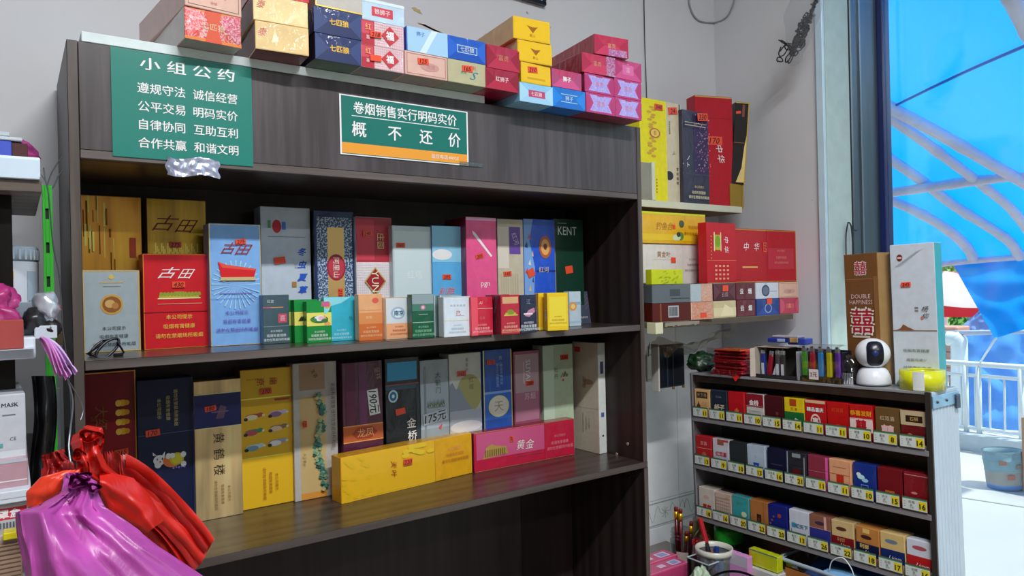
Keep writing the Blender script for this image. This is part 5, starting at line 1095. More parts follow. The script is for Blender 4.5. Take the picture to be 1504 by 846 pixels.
# crumpled clear bag beside it with small white sticks
bg_ = MB()
def bagf(cx, cy, cz, rx, ry, rz, sd=0, am=.25):
    def f(u, v):
        th = math.pi * v; ph = 2 * math.pi * u
        d = Vector((math.sin(th) * math.cos(ph), math.sin(th) * math.sin(ph), math.cos(th)))
        q = 1 + am * noise.noise(d * 2.2 + Vector((sd, 0, 0))) + am * .5 * noise.noise(d * 6 + Vector((0, sd, 0)))
        z = cz + rz * d.z * q
        return (cx + rx * d.x * q, cy + ry * d.y * q, max(z, cz - rz * .98))
    return f
xx = onrack(1247, .03)
cbag = MB().grid(bagf(xx, .03, rt[0] + .032, .018, .022, .034, 4), 28, 18, mat('c8ccd0', 'clear', 1)).build('clear_bag', None, RM); tag(cbag, 'crumpled clear plastic bag between the lighter tray and the security camera', 'bag')
cs = MB()
cs = empty('cotton_swab_bundle', RM @ Matrix.Translation((xx - .012, .014, rt[0]))); tag(cs, 'row of short white sticks inside the crumpled clear bag', 'sticks')
for i in range(7): MB().box(i * .004, 0, .0003, i * .004 + .0015, .0015, .026, mat('c0c4c8', 'plastic'), .0003).build('stick', cs)
# blue lighter cards lying on the two boxes
x0 = onrack(1138, .05); xm = onrack(1205, .05)
blu = MB(); blu.box(0, 0, 0, .050, .03, .012, mat('1c2c88', 'cello'), .002); blu.box(.055, .004, -.004, .105, .036, .012, mat('283890', 'cello'), .002); blu.box(.012, .002, .012, .088, .03, .018, mat('8c8890', 'matte'), .002); blu.box(.066, -.002, .002, .088, .002, .013, mat('a8905c', 'foil'), .001); blu.box(.03, -.001, .003, .052, .0, .010, mat('8ca0c0', 'print'), .0002)
bb = blu.build('lighter_blister', None, rt_M(x0, .018, -2, .0895)); tag(bb, 'blue packaged lighters piled on top of the lighter boxes', 'lighter'); bb['kind'] = 'stuff'
# stack of red envelopes in clear wrap
ev = None; xe = onrack(1052, .03)
GE = 'stack of red envelopes at the left of the rack top'
re_ = random.Random(2)
for i in range(14):
    c = re_.choice(['98141e', 'a01824', '8c1020'])
    k = MB(); k.box(0, 0, 0, .098, .060, .0042, mat(c, 'cello' if i % 3 else 'card'), .0012)
    o = k.build('red_envelope', None, rt_M(xe + re_.uniform(-.006, .007) + .0012 * min(i, 6) , .006 + re_.uniform(-.003, .005), re_.uniform(-7, 7), i * .0046))
    tag(o, 'red paper envelope, %s from the bottom of the wrapped stack on the rack' % ('first', 'second', 'third', 'fourth', 'fifth', 'sixth', 'seventh', 'eighth', 'ninth', 'tenth', 'eleventh', 'twelfth', 'thirteenth', 'fourteenth')[i], 'envelope', GE)
k = MB(); k.box(0, 0, 0, .09, .06, .003, mat('c04420', 'card'), .001); o = k.build('red_envelope', None, rt_M(xe + .012, .006, -5, 14 * .0046)); tag(o, 'orange red envelope with gold print on top of the red envelope stack', 'envelope', GE)
decorate(o, .09, .06, .003, 'T', [El(.6, .5, .2, .3, 'c88c28', 'gold'), R(.2, .2, .8, .25, 'c88c28')])
k = MB(); k.add([(0, -.001, 0), (.024, -.001, 0), (.010, -.0012, -.014), (0, .05, 0), (.024, .05, 0), (0, -.001, .0006), (.024, -.001, .0006), (.010, -.0006, -.014)], [(0, 2, 1), (5, 6, 7), (0, 1, 4, 3), (1, 2, 7, 6), (0, 5, 7, 2)], mat('c82420', 'card'))
o = k.build('red_envelope', None, rt_M(onrack(1075, .0), -.0042, 0, .0002)); tag(o, 'red envelope corner drooping over the front edge of the rack top', 'envelope')
ew = MB(); 
def ewf(u, v):
    nn = noise.noise(Vector((u * 6, v * 6, 9)))
    return (-.004 + .108 * u, -.006 + .004 * nn, .072 * v + .004 * nn)
ew.grid(ewf, 24, 16, mat('e0d8dc', 'clear', 1)); o = ew.build('clear_wrap', None, rt_M(xe, 0.0)); tag(o, 'loose clear plastic wrap around the stack of red envelopes', 'wrap')
# green bag, brown bag, black wallet
gb = MB().grid(bagf(onrack(1030, .05), .046, rt[0] + .026, .036, .04, .026, 2, .35), 36, 22, mat('103418', 'bag', 1)).build('plastic_bag', None, RM); tag(gb, 'dark green crumpled plastic bag at the left end of the rack top', 'bag')
bb2 = MB()
def bagf2(u, v):
    p = onY(968 + 125 * u, 494 + 20 * v + 10 * math.sin(u * 5) - 24 * max(0, u - .6), 1.36)
    q = noise.noise(Vector((u * 7, v * 3, 5)))
    return (p.x, 1.36 + .05 * v + .02 * q, p.z + .012 * q)
bb2.grid(bagf2, 40, 10, mat('6c5c40', 'film', 1.4)); o = bb2.build('plastic_bag'); tag(o, 'creased brown clear plastic sheet above the green bag and black wallet', 'bag')
a = onY(965, 508, 1.40); b3 = onY(1007, 566, 1.40)
wl = empty('wallet_case', loc=(a.x, 1.40, b3.z)); tag(wl, 'black open case with a pale spine hanging beside the wall outlet', 'case')
hh = a.z - b3.z; ww = b3.x - a.x
MB().box(.003, 0, 0, ww, .02, hh, mat('10141a', 'plastic', 1.2), .004).build('cover', wl)
MB().box(-.002, -.006, -.006, .003, .022, hh + .004, mat('b4b0a8', 'plastic'), .001).build('spine', wl)
MB().box(.035, -.004, .004, .039, .001, hh - .004, mat('1c2c3c', 'plastic'), .001).build('page_edge', wl)
MB().box(.06, -.003, .004, .0635, .001, hh - .004, mat('1c2430', 'plastic'), .001).build('page_edge', wl)
for q in (.06, .155 if ww > .16 else ww * .9): MB().box(q, -.003, -.006, q + .006, .004, .002, mat('a08868', 'metal'), .001).build('rivet', wl)
# wall outlet, cables
a = onY(953, 525, WY)
ot = empty('wall_outlet', loc=(a.x, WY, a.z)); tag(ot, 'white wall outlet plate with a small yellowed sticker beside the cabinet', 'outlet')
MB().box(-.02, -.012, -.075, .03, -.0065, .01, mat('b4b4a8', 'plastic'), .002).build('plate', ot)
MB().box(.008, -.014, -.055, .020, -.012, -.018, mat('a09870', 'print'), .0005).build('sticker', ot)
MB().box(-.018, -.013, -.068, .028, -.012, -.067, mat('6c6c64', 'print'), 0).build('seam', ot)
cbm = mat('2c2a28', 'plastic')
pts = [onY(945, -40, WY - .004), onY(947, 60, WY - .004), onY(950, 145, WY - .004), onY(951, 240, WY - .004)]
tag(MB().tube(pts, .0016, cbm, 6).build('cable'), 'thin dark cable running down the back wall above the cabinet corner', 'cable')
pts = [onY(952, 480, WY - .004), onY(954, 500, WY - .004), onY(952, 524, WY - .012)]
tag(MB().tube(pts, .0016, cbm, 6).build('cable'), 'short dark cable dropping into the wall outlet', 'cable')
gc = mat('7c8084', 'plastic'); cxn = onX(1055, 40, WX - .004)
pts = [onY(1010, -20, WY - .004), onY(1014, 12, WY - .004), onY(1026, 30, WY - .004), Vector((WX - .006, WY - .006, onY(1054, 36, WY).z)), onX(1066, 26, WX - .004), onX(1076, 8, WX - .004), onX(1082, -20, WX - .004)]
def smooth(pts, n=6):
    pts = [Vector(p) for p in pts]; out = []
    for i in range(len(pts) - 1):
        p0, p1, p2, p3 = pts[max(i - 1, 0)], pts[i], pts[i + 1], pts[min(i + 2, len(pts) - 1)]
        for k in range(n):
            t = k / n; out.append(.5 * ((2 * p1) + (p2 - p0) * t + (2 * p0 - 5 * p1 + 4 * p2 - p3) * t * t + (3 * p1 - p0 - 3 * p2 + p3) * t ** 3))
    out.append(pts[-1]); return out
tag(MB().tube(smooth(pts), .003, gc, 6).build('cable'), 'grey cable looping across the corner of the two walls', 'cable')
# framed certificate above the cartons
a = onY(700, -5, WY - .012); b3 = onY(802, 9, WY - .012)
fr_ = empty('wall_frame', Matrix.Translation((b3.x, WY - .016, b3.z)) @ Matrix.Rotation(math.radians(1.5), 4, 'Y')); tag(fr_, 'black framed white notice on the back wall at the top of the picture', 'picture frame')
MB().box(-.30, 0, .0, 0, .014, .012, mat('141820', 'plastic', 1), .002).build('frame', fr_)
MB().box(-.012, 0, .012, 0, .014, .22, mat('141820', 'plastic', 1), .002).build('frame', fr_)
MB().box(-.30, .004, .012, -.012, .012, .22, mat('c4c8d8', 'plastic'), .0005).build('sheet', fr_)
# hanging bundle of black rubber bands in a clear bag and its hook
hb = empty('hanging_bag', loc=tuple(onX(1203, -30, 1.86))); tag(hb, 'clear bag of black rubber bands hanging near the window frame', 'bag')
inv = -Vector(onX(1203, -30, 1.86))
bnd = MB(); rb_ = random.Random(8); blk = mat('1c1a1c', 'plastic', 1)
def P19(x, y, d=0): return onX(x, y, 1.86 + d) + inv
for i in range(90):
    t = rb_.random(); cx2 = 1200 - 42 * t ** 1.1; cy2 = -5 + 84 * t; spread = 3 + 16 * t ** 1.3
    cx2 += rb_.gauss(0, .45) * spread; cy2 += rb_.gauss(0, .5) * spread * .6; spread *= rb_.uniform(.35, .8); sq = rb_.uniform(.3, 1); pts = []; a0 = rb_.random() * 6.28
    for k in range(9):
        aa = a0 + k * .8; pts.append(P19(cx2 + spread * .55 * math.cos(aa) + 2 * rb_.random(), cy2 + spread * sq * math.sin(aa * 1.1 + sq * 5), .012 * rb_.uniform(-1, .6)))
    bnd.tube(smooth(pts, 2), .0019, blk, 5)
o = bnd.build('rubber_bands', hb); o['kind'] = 'stuff'
sk = MB()
def skf(u, v):
    t = v; cx2 = 1190 - 26 * t ** 1.1; cy2 = -40 + 134 * t; sp_ = 12 + 13 * math.sin(math.pi * min(1, t * 1.15)) if t < .93 else 8 + 12 * (1 - t) / .07 * .6
    a = 2 * math.pi * u; q = 1 + .2 * noise.noise(Vector((math.cos(a) * 1.5, math.sin(a) * 1.5, t * 5)))
    return P19(cx2 + sp_ * q * math.cos(a), cy2 + 3 * math.sin(a), .022 * q * math.sin(a) * min(1, t + .3))
sk.grid(skf, 24, 24, mat('a0a6aa', 'haze', 1)); sk.build('clear_bag_skin', hb)
MB().tube([P19(1203, -30), P19(1208, -60), P19(1211, -90)], .001, blk, 5).build('hanging_cord', hb)
hk = onX(1211, -90, 1.86); tag(MB().tube([hk, (WX - .001, hk.y - .0, hk.z + .02)], .002, steel, 6).build('wall_hook'), 'small metal hook holding the bag of rubber bands near the window', 'hook')
# lanyard on the reveal
ly = empty('lanyard', loc=tuple(onY(1246, 326, JY - .02))); tag(ly, 'black and white lanyard hanging from a small hook in the window reveal', 'lanyard')
iv = -Vector(onY(1246, 326, JY - .02))
def PL(x, y, d=0): return onY(x, y, JY - .02 + d) + iv
def strap(pts, wd, m, nm, nv=Vector((0, 1, 0))):
    pts = smooth(pts, 5); b_ = MB(); vs = []
    for p in pts:
        vs += [p + Vector((-wd, 0, 0)), p + Vector((wd, .0, 0)), p + Vector((wd, .0012, 0)), p + Vector((-wd, .0012, 0))]
    fs = []
    for i in range(len(pts) - 1):
        for k in range(4): fs.append((4 * i + k, 4 * i + (k + 1) % 4, 4 * i + 4 + (k + 1) % 4, 4 * i + 4 + k))
    b_.add(vs, fs, m); return b_.build(nm, ly)
strap([PL(1246, 326), PL(1243, 345), PL(1243, 375), PL(1244, 400), PL(1248, 414)], .0028, mat('2a1c2c', 'matte', 1), 'strap')
strap([PL(1247, 326, -.003), PL(1251, 335, -.003), PL(1253, 365, -.003), PL(1252, 395, -.003), PL(1249, 416, -.003)], .004, mat('1c1622', 'matte', 1), 'strap')
strap([PL(1248, 335, -.006), PL(1249, 360, -.006), PL(1249, 392, -.006), PL(1249, 405, -.006)], .0015, mat('a8a4ac', 'matte'), 'stripe')
MB().tube([PL(1249, 416), PL(1249, 436)], .002, mat('6c7480', 'metal'), 6).build('clip', ly)
MB().tube([PL(1252, 337), PL(1258, 339, -.004), PL(1261, 337, -.006)], .0016, mat('18141c', 'plastic'), 6).build('cord_end', ly)
MB().lathe([(.0001, .0), (.006, .001), (.008, .004), (.006, .007), (.0001, .008)], mat('b4c4c8', 'clear', 1), 14, Matrix.Translation(PL(1250, 318, .02)) @ Matrix.Rotation(math.pi / 2, 4, 'X')).build('suction_hook', ly)
# ================================================================== UNDER THE RACK
CZ = -.82
def cp(px, py, X): return onX(px, py, X)
# clear jar with maroon pens
jp = cp(1009, 800, 1.54); pj = Vector((jp.x, jp.y + .012, CZ))
jar = empty('glass_jar', loc=tuple(pj + Vector((0, 0, .0004)))); tag(jar, 'clear plastic jar of pencils standing left of the white rimmed cup', 'jar')
MB().lathe([(.036, 0), (.038, .004), (.038, .098), (.034, .104), (.034, .108), (.036, .110), (.034, .113), (.034, .117), (.036, .119), (.034, .122), (.034, .127)], mat('b0b8bc', 'clear', 1), 28, caps=False).build('jar_wall', jar)
MB().lathe([(.0001, .001), (.036, .001)], mat('8c9094', 'clear', 1), 28, caps=False).build('jar_bottom', jar)
MB().lathe([(.0385, .03), (.0385, .075)], mat('a89c94', 'print'), 6, caps=False, a0=math.radians(190), a1=math.radians(240)).build('paper_label', jar)
mk = mat('541018', 'plastic')
for i, (dx, dy, l, yaw) in enumerate(((-.012, .012, .187, -1), (-.012, -.001, .185, 0), (.012, -.006, .15, 5), (-.008, .006, .13, -6), (.006, .010, .12, 8))):
    e = empty('pencil', Matrix.Translation(pj + Vector((dx, dy, .003))) @ Matrix.Rotation(math.radians(yaw), 4, 'X'))
    tag(e, ['maroon pencil with a gold ferrule, left one of the two tallest in the jar', 'maroon pencil with a gold ferrule, right one of the two tallest in the jar', 'shorter maroon pencil at the right in the jar', 'short dark pencil at the back left in the jar', 'short dark pencil at the back right in the jar'][i], 'pencil', 'pencils in the clear jar')
    MB().lathe([(.0058, 0), (.0058, l - .02)], mk, 6).build('shaft', e)
    MB().lathe([(.0062, l - .034), (.0062, l - .012)], mat('c8981c', 'gold'), 10).build('ferrule', e)
    MB().lathe([(.0058, l - .012), (.0058, l - .002), (.004, l)], mat('6c1c14', 'plastic'), 10).build('eraser', e)
# white rimmed translucent cup with scissors etc.
pc_ = onX(1049, 815, 1.46); pj2 = Vector((1.46, pc_.y, CZ))
cup = empty('cup', loc=tuple(pj2 + Vector((0, 0, .0004)))); tag(cup, 'translucent grey cup with a white rim standing in front of the green jar', 'cup')
MB().lathe([(.0001, 0), (.034, 0), (.044, .132)], mat('7c848c', 'film', 1.4), 32, caps=False).build('cup_wall', cup)
MB().lathe([(.0425, .131), (.0465, .129), (.0475, .136), (.0475, .144), (.0425, .145), (.0425, .131)], mat('b8b8ac', 'plastic'), 32, caps=False).build('rim', cup)
for (a, c, l, nm, dx, dy) in (((6, -24), 'a01c24', .215, 'red and black folding knife leaning left in the white rimmed cup', .004, -.022), ((6, 10), '2c8c50', .11, 'green marker inside the white rimmed cup', -.005, -.008), ((-6, 8), '6c8cc0', .125, 'pale blue marker inside the white rimmed cup', 0, -.015), ((10, -8), '1c3478', .135, 'navy marker at the back of the white rimmed cup', .010, 0), ((-8, -4), '6c1824', .135, 'dark red marker at the right in the white rimmed cup', .0, -.012)):
    e = empty('marker_pen' if 'marker' in nm else 'folding_knife', Matrix.Translation(pj2 + Vector((dx, dy, .003))) @ Matrix.Rotation(math.radians(a[0]), 4, 'Y') @ Matrix.Rotation(math.radians(a[1]), 4, 'X'))
    tag(e, nm, 'pen' if 'marker' in nm else 'knife')
    MB().box(-.005, -.004, 0, .005, .004, l * .7, mat('18181c' if l > .18 else c, 'plastic'), .0015).build('barrel', e)
    MB().box(-.0055, -.0045, l * .7, .0055, .0045, l, mat(c, 'plastic'), .0015).build('cap', e)
# red capped candy bag behind the knife
def blob(nm, c, r, m, label, cat, sd=0, am=.2, n=(28, 18)):
    o = MB().grid(bagf(0, 0, r[2], r[0], r[1], r[2], sd, am), n[0], n[1], m).build(nm, None, Matrix.Translation(c)); tag(o, label, cat); return o
p = onX(1032, 772, 1.53)
rb2 = empty('candy_bag', loc=(p.x, p.y, CZ + .0005)); tag(rb2, 'clear bag of red wrapped sweets standing behind the folding knife', 'bag')
MB().grid(bagf(0, 0, .075, .03, .03, .075, 6, .2), 28, 20, mat('b8b4b4', 'clear', 1)).build('bag_skin', rb2)
k = MB(); 
for i in range(9): k.grid(bagf(.016 * math.sin(i * 2.2), .016 * math.cos(i * 1.7), .012 + .013 * i, .014, .014, .012, i, .3), 8, 6, mat('b01c24' if i > 4 else '8c3038', 'cello'))
o = k.build('sweets', rb2); o['kind'] = 'stuff'
# green lidded clear jar
p = onX(1070, 790, 1.59); jj = empty('glass_jar', loc=(1.59, p.y, CZ + .0004)); tag(jj, 'clear squat jar with a green and yellow lid standing under the rack', 'jar')
MB().lathe([(.034, 0), (.040, .006), (.040, .095), (.035, .108), (.035, .12)], mat('b0b8a0', 'clear', 1), 28, caps=False).build('jar_wall', jj)
MB().lathe([(.0001, .002), (.036, .002), (.036, .085), (.0001, .09)], mat('a0a030', 'matte'), 24).build('filling', jj)['kind'] = 'stuff'
MB().lathe([(.0375, .118), (.0385, .12), (.0385, .150), (.036, .154), (.0001, .155)], mat('1c9028', 'plastic'), 32).build('lid', jj)
p = onX(1050, 770, 1.60); jk = empty('glass_jar', loc=(1.60, p.y + .035, CZ + .0004)); tag(jk, 'brown tinted jar in the shade behind the green lidded jar', 'jar')
MB().lathe([(.036, 0), (.040, .006), (.040, .10), (.034, .12), (.034, .15), (.0001, .151)], mat('6c6028', 'plastic'), 24).build('jar_wall', jk)
# small pink box, yellow box, tub
def smallbox(pl, pr, yt, X, h, d, col, label, deco, cat='box', kind='card', yaw=-90, name='carton_box', zb=None):
    a = onX(pl, yt + 20, X); b_ = onX(pr, yt + 20, X); w = a.y - b_.y; zt = onX((pl + pr) / 2, yt, X).z
    z = CZ + .0004 if zb is None else zb
    o = MB().box(0, 0, 0, w, d, zt - z, mat(col, kind), .0012).build(name, None, Matrix.Translation((X, a.y, z)) @ Matrix.Rotation(math.radians(yaw), 4, 'Z'))
    tag(o, label, cat); decorate(o, w, d, zt - z, 'F', deco); return o
smallbox(1071, 1098, 815, 1.47, 0, .02, 'b87cb0', 'small pink and yellow fruit sweets box standing right of the white rimmed cup',
         [R(0, .8, 1, 1, 'a8a0b0'), P([(0, .45), (.5, .62), (1, .66), (1, .58), (.5, .52), (.1, .3)], 'c8b8c4'), El(.62, .4, .32, .16, 'd8a818'), El(.42, .38, .16, .16, 'd87828'), T('S', .2, .35, .12, '7c1c5c')])
wb_ = smallbox(1094, 1142, 838, 1.49, 0, .05, 'a8aaa6', 'white plastic box under the yellow green packet', [R(0, .8, 1, .84, '6c7074')])
yb = smallbox(1100, 1142, 812, 1.50, 0, .022, 'a8b010', 'yellow green soft packet standing between the pink box and the clear tub',
              [P([(.02, .1), (.12, 1), (.05, 1), (0, .5)], 'c0883c'), R(0, .93, 1, 1, '3c5c6c'), El(.5, .5, .38, .28, 'acac10')], kind='cello', name='soft_packet', zb=onX(1120, 838, 1.49).z + .0008)
# clear tub with brown label and blue mask
p = onX(1205, 846, 1.525)
tb = empty('plastic_tub', loc=(1.525, p.y, CZ + .0004)); tag(tb, 'large clear tub with a brown label under the right side of the rack', 'tub')
ht = onX(1144, 812, 1.525); hz = ht.z - CZ - .008
y0, y1 = -(p.y - ht.y) * -1, 0
L_ = ht.y - p.y
def rr(x0, x1, y0, y1, z, r=.02, n=5):
    out = []
    for cx3, cy3, a0 in ((x1 - r, y1 - r, 0), (x0 + r, y1 - r, 90), (x0 + r, y0 + r, 180), (x1 - r, y0 + r, 270)):
        for k in range(n + 1): aa = math.radians(a0 + 90 * k / n); out.append((cx3 + r * math.cos(aa), cy3 + r * math.sin(aa), z))
    return out
def loft(rings, m, nm, par, closed=True, caps=False):
    n = len(rings[0]); vs = [v for r_ in rings for v in r_]; fs = []
    for i in range(len(rings) - 1):
        for k in range(n): fs.append((i * n + k, i * n + (k + 1) % n, (i + 1) * n + (k + 1) % n, (i + 1) * n + k))
    if caps: fs.append(tuple(range(n - 1, -1, -1)))
    b_ = MB(); b_.add(vs, fs, m, None, True); return b_.build(nm, par)
loft([rr(.01, .115, -.12, L_ - .01, 0), rr(0, .125, -.13, L_, hz - .008)], mat('a8b4b8', 'clear', 1), 'tub_wall', tb, caps=True)
loft([rr(-.001, .126, -.131, L_ + .001, hz - .009), rr(-.004, .128, -.134, L_ + .004, hz - .007), rr(-.004, .128, -.134, L_ + .004, hz), rr(0.001, .123, -.128, L_ - .002, hz)], mat('8c9ca8', 'plastic'), 'rim', tb)
lbp = MB().box(-.002, L_ - .10, hz * .05, -.0008, L_ - .018, hz * .86, mat('8c5420', 'print'), .0003).build('paper_label', tb)
vs, fs = glyphs('食', .02); l = MB()
for ch, oy in (('食', 0), ('品', .03)):
    vs, fs = glyphs(ch, .03); l.add([(-.0024, L_ - .045 - oy - a * .03, hz * .55 + b_ * .03) for a, b_, _ in vs], fs, mat('d8c0b8', 'print'))
l.build('lettering', lbp)['kind'] = 'stuff'
bl = MB()
def blf(u, v): return (.012 + .108 * v, -.12 + (L_ + .07) * u, hz * .72 + (.045 * v + .01 * math.sin(9 * u)) + .006 * noise.noise(Vector((u * 7, v * 7, 0))))
bl.grid(blf, 24, 16, mat('1c4c88', 'bag')); o = bl.build('plastic_bag', None, Matrix.Translation((1.525, p.y, CZ))); tag(o, 'crumpled dark blue plastic bag lying in the clear tub', 'bag')
mk_ = empty('face_mask', loc=(1.525, p.y, CZ)); tag(mk_, 'light blue face mask with a white ear loop lying on the tub', 'mask')
def mkf(u, v): return (.004 + .05 * v, -.10 + .10 * u, hz * .97 + .008 * math.sin(math.pi * u) * math.sin(math.pi * v) + .0015 * math.sin(v * 30))
b_ = MB(); b_.grid(mkf, 14, 20, mat('6ca0c8', 'matte')); b_.build('mask_cloth', mk_)
MB().tube(smooth([(.004, -.02, hz + .004), (.0, -.03, hz + .03), (.0, -.055, hz + .045), (.0, -.075, hz + .028), (.004, -.08, hz + .004)]), .0013, mat('c0c8d0', 'matte'), 6).build('ear_loop', mk_)
# pink boxes lying at the left
for i, (px, py, lab) in enumerate(((997, 815, 'pink box with pale square labels lying at the counter edge, rear one'), (1013, 826, 'pink box with pale square labels lying at the counter edge, front one'))):
    zt = -.745
    a = onZ(px, py, zt)
    bw2, bd2 = a.x - 1.325, .050 + .004 * (1 - i)
    o = MB().box(0, 0, 0, bw2, bd2, zt - CZ - .0006, mat('b8406c', 'cello'), .002).build('carton_box', None, Matrix.Translation((1.325, a.y + .002, CZ + .0004)))
    tag(o, lab, 'box', 'pink boxes on the counter')
    decorate(o, bw2, bd2, zt - CZ - .0006, 'T', [R(.66, .25, .90, .78, 'c8b8d0'), R(.70, .32, .86, .70, '8488b8'), R(.38, .35, .54, .7, 'c8b0c8'), R(.0, .03, 1, .1, 'd87098')])
# small things at the bottom edge
p = onX(1070, 842, 1.26)
b_ = MB(); b_.tube(smooth([onX(1036, 856, 1.34), onX(1052, 844, 1.34), onX(1075, 839, 1.34), onX(1100, 844, 1.34), onX(1120, 858, 1.34)]), .003, mat('141418', 'plastic', 1), 8)
o = b_.build('cable'); tag(o, 'black cable arching over the counter at the bottom of the picture', 'cable')
o = blob('cloth', Vector((1.36, onX(1030, 838, 1.36).y, CZ)), (.035, .035, .062), mat('98ac94', 'bag'), 'crumpled pale green and white packet in front of the cup', 'packet', 3, .4)
o = blob('cloth', Vector((1.38, onX(1105, 845, 1.38).y, CZ)), (.03, .07, .055), mat('b8bcb8', 'bag'), 'crumpled white plastic packet before the yellow green one', 'packet', 5, .4)
# clear cup frame (small acrylic holder)
a = onX(1024, 815, 1.395); ac = empty('acrylic_holder', loc=(1.395, a.y, CZ + .0004)); tag(ac, 'small clear acrylic holder standing before the pencil jar', 'holder')
b_ = MB()
for z0 in (.0, .122): 
    for (x0, y0, x1, y1) in ((0, -.035, .002, .035), (.05, -.035, .052, .035), (0, -.035, .052, -.033), (0, .033, .052, .035)): b_.box(x0, y0, z0, x1, y1, z0 + .003, mat('a8b4b8', 'plastic'), .0003)
b_.build('rim', ac)['kind'] = 'stuff'
MB().box(0, -.034, .003, .0012, .034, .122, mat('c8d0d4', 'clear', 1), 0).build('pane', ac)
MB().box(.002, .0332, .003, .05, .0345, .122, mat('c8d0d4', 'clear', 1), 0).build('pane', ac)

# ================================================================== LEFT SIDE: METAL RACK WITH GOODS
def L(px, py, Y=1.12): return onY(px, py, Y)
ls = empty('shop_shelf', loc=(0, 0, 0)); tag(ls, 'white and wood shelf rack with a green slotted post at the left edge', 'shelf')
wm = mat('b4bec8', 'plastic'); wdm = wood('shelf_underside', (.10, .075, .06), (.19, .15, .13), 'X')
zA = L(50, 231).z; zB = L(50, 490).z; xR = L(59, 245).x
def bb_(nm, *a, **k): return MB().box(*a, **k).build(nm, ls)
bb_('shelf_board', -.62, 1.12, zA - .026, xR, 1.45, zA, mat('c0c8cc', 'plastic'), .001, fm={'D': wdm})
bb_('price_rail', -.62, 1.112, zA - .030, xR - .001, 1.12, zA - .004, mat('b0c0cc', 'plastic'), .001)
bb_('board_edge', -.62, 1.118, zA - .046, xR + .001, 1.44, zA - .030, wdm, .001)
zc = L(50, 495).z
bb_('shelf_board', -.62, 1.12, zc - .028, L(52, 500).x, 1.45, zc, mat('b8c0c8', 'plastic'), .002)
zl_ = onY(33, 850, 1.04).z - .0006
bb_('shelf_board', -.62, 1.03, zl_ - .022, .02, 1.45, zl_, mat('8c8880', 'plastic'), .002)
gx0 = onY(62, 300, 1.24).x; gx1 = onY(77, 300, 1.24).x; gz = onY(68, 272, 1.24).z
gp_ = MB(); gm = mat('2c8c28', 'plastic'); z = ZF; 
gw = gx1 - gx0; sa, sb_ = gx0 + gw * .28, gx0 + gw * .62
gp_.box(gx0, 1.24, ZF, sa, 1.243, gz, gm, .0004); gp_.box(sb_, 1.24, ZF, gx1, 1.243, gz, gm, .0004)
gp_.box(gx1 - .002, 1.243, ZF, gx1, 1.27, gz, mat('1c5c1a', 'plastic'), .0004); gp_.box(gx0, 1.2435, ZF, gx1 - .002, 1.2445, gz, mat('141a14', 'matte', 1), 0)
zz = gz
while zz > -.75:
    gp_.box(sa, 1.24, zz - .034, sb_, 1.2425, zz, gm, .0002); zz -= .0495
gp_.box(sa, 1.24, ZF, sb_, 1.2425, zz + .0155, gm, .0002)
gp_.build('slotted_post', ls)
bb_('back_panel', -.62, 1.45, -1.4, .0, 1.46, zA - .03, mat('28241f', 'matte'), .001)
bb_('post', .0 - .02, 1.16, ZF, .0, 1.19, zA - .046, mat('1c1a18', 'metal'), .001)
bb_('white_strip', onY(82, 600, 1.5).x - .03, 1.50, -.95, onY(90, 600, 1.5).x, 1.51, -.16, mat('9aa2a8', 'matte'), .001)
# wires
wr2 = mat('55585c', 'metal')
def wire(pts, Y, nm, label, r=.0009):
    o = MB().tube(smooth([onY(x, y, Y) for x, y in pts]), r, wr2, 5).build(nm); tag(o, label, 'wire'); return o
wire([(66, 284), (74, 258), (84, 240), (91, 230)], 1.27, 'wire', 'upper thin wire tying the green post to the cabinet side')
wire([(72, 284), (80, 272), (86, 258), (92, 250)], 1.27, 'wire', 'lower thin wire tying the green post to the cabinet side')
wire([(64, 246), (66, 262), (70, 278), (72, 292), (78, 360), (86, 400), (90, 440), (92, 480), (97, 520), (101, 560), (104, 600), (103, 640), (101, 662)], 1.24, 'wire', 'long thin wire hanging down beside the green post to the bags')
wire([(58, 254), (64, 262), (70, 272)], 1.22, 'wire', 'short wire end poking from the corner of the upper left shelf')
# goods on the top board
o = blob('plastic_bag', Vector((L(12, 215, 1.25).x, 1.25, zA + .0005)), (.036, .05, .0215), mat('8c2c68', 'bag', 1.6), 'crumpled magenta bag lying on the topmost left shelf', 'bag', 11, .3)
b1 = L(0, 222, 1.17); zt = zA + .0005
bk1 = empty('blue_box', loc=(L(17, 222, 1.15).x, 1.15, zt)); tag(bk1, 'blue box with a dark brown end under white papers on the topmost left shelf', 'box')
MB().box(-.20, 0, 0, 0, .06, .024, mat('3848a0', 'card'), .001).build('box_body', bk1)
MB().box(0, .001, 0, .018, .06, .022, mat('3c1c1c', 'matte'), .001).build('box_end', bk1)
o = MB().box(-.20, 0, 0, .012, .06, .0045, mat('a8b0b4', 'matte'), .001).build('paper_stack', None, Matrix.Translation((L(17, 222, 1.15).x, 1.148, zt + .0245))); tag(o, 'white paper stack on the blue box, lower one', 'paper')
o = MB().box(-.20, 0, 0, -.002, .05, .006, mat('a0a8b0', 'matte'), .001).build('paper_stack', None, Matrix.Translation((L(17, 222, 1.15).x, 1.150, zt + .0295))); tag(o, 'white paper stack on the blue box, upper smaller one', 'paper')
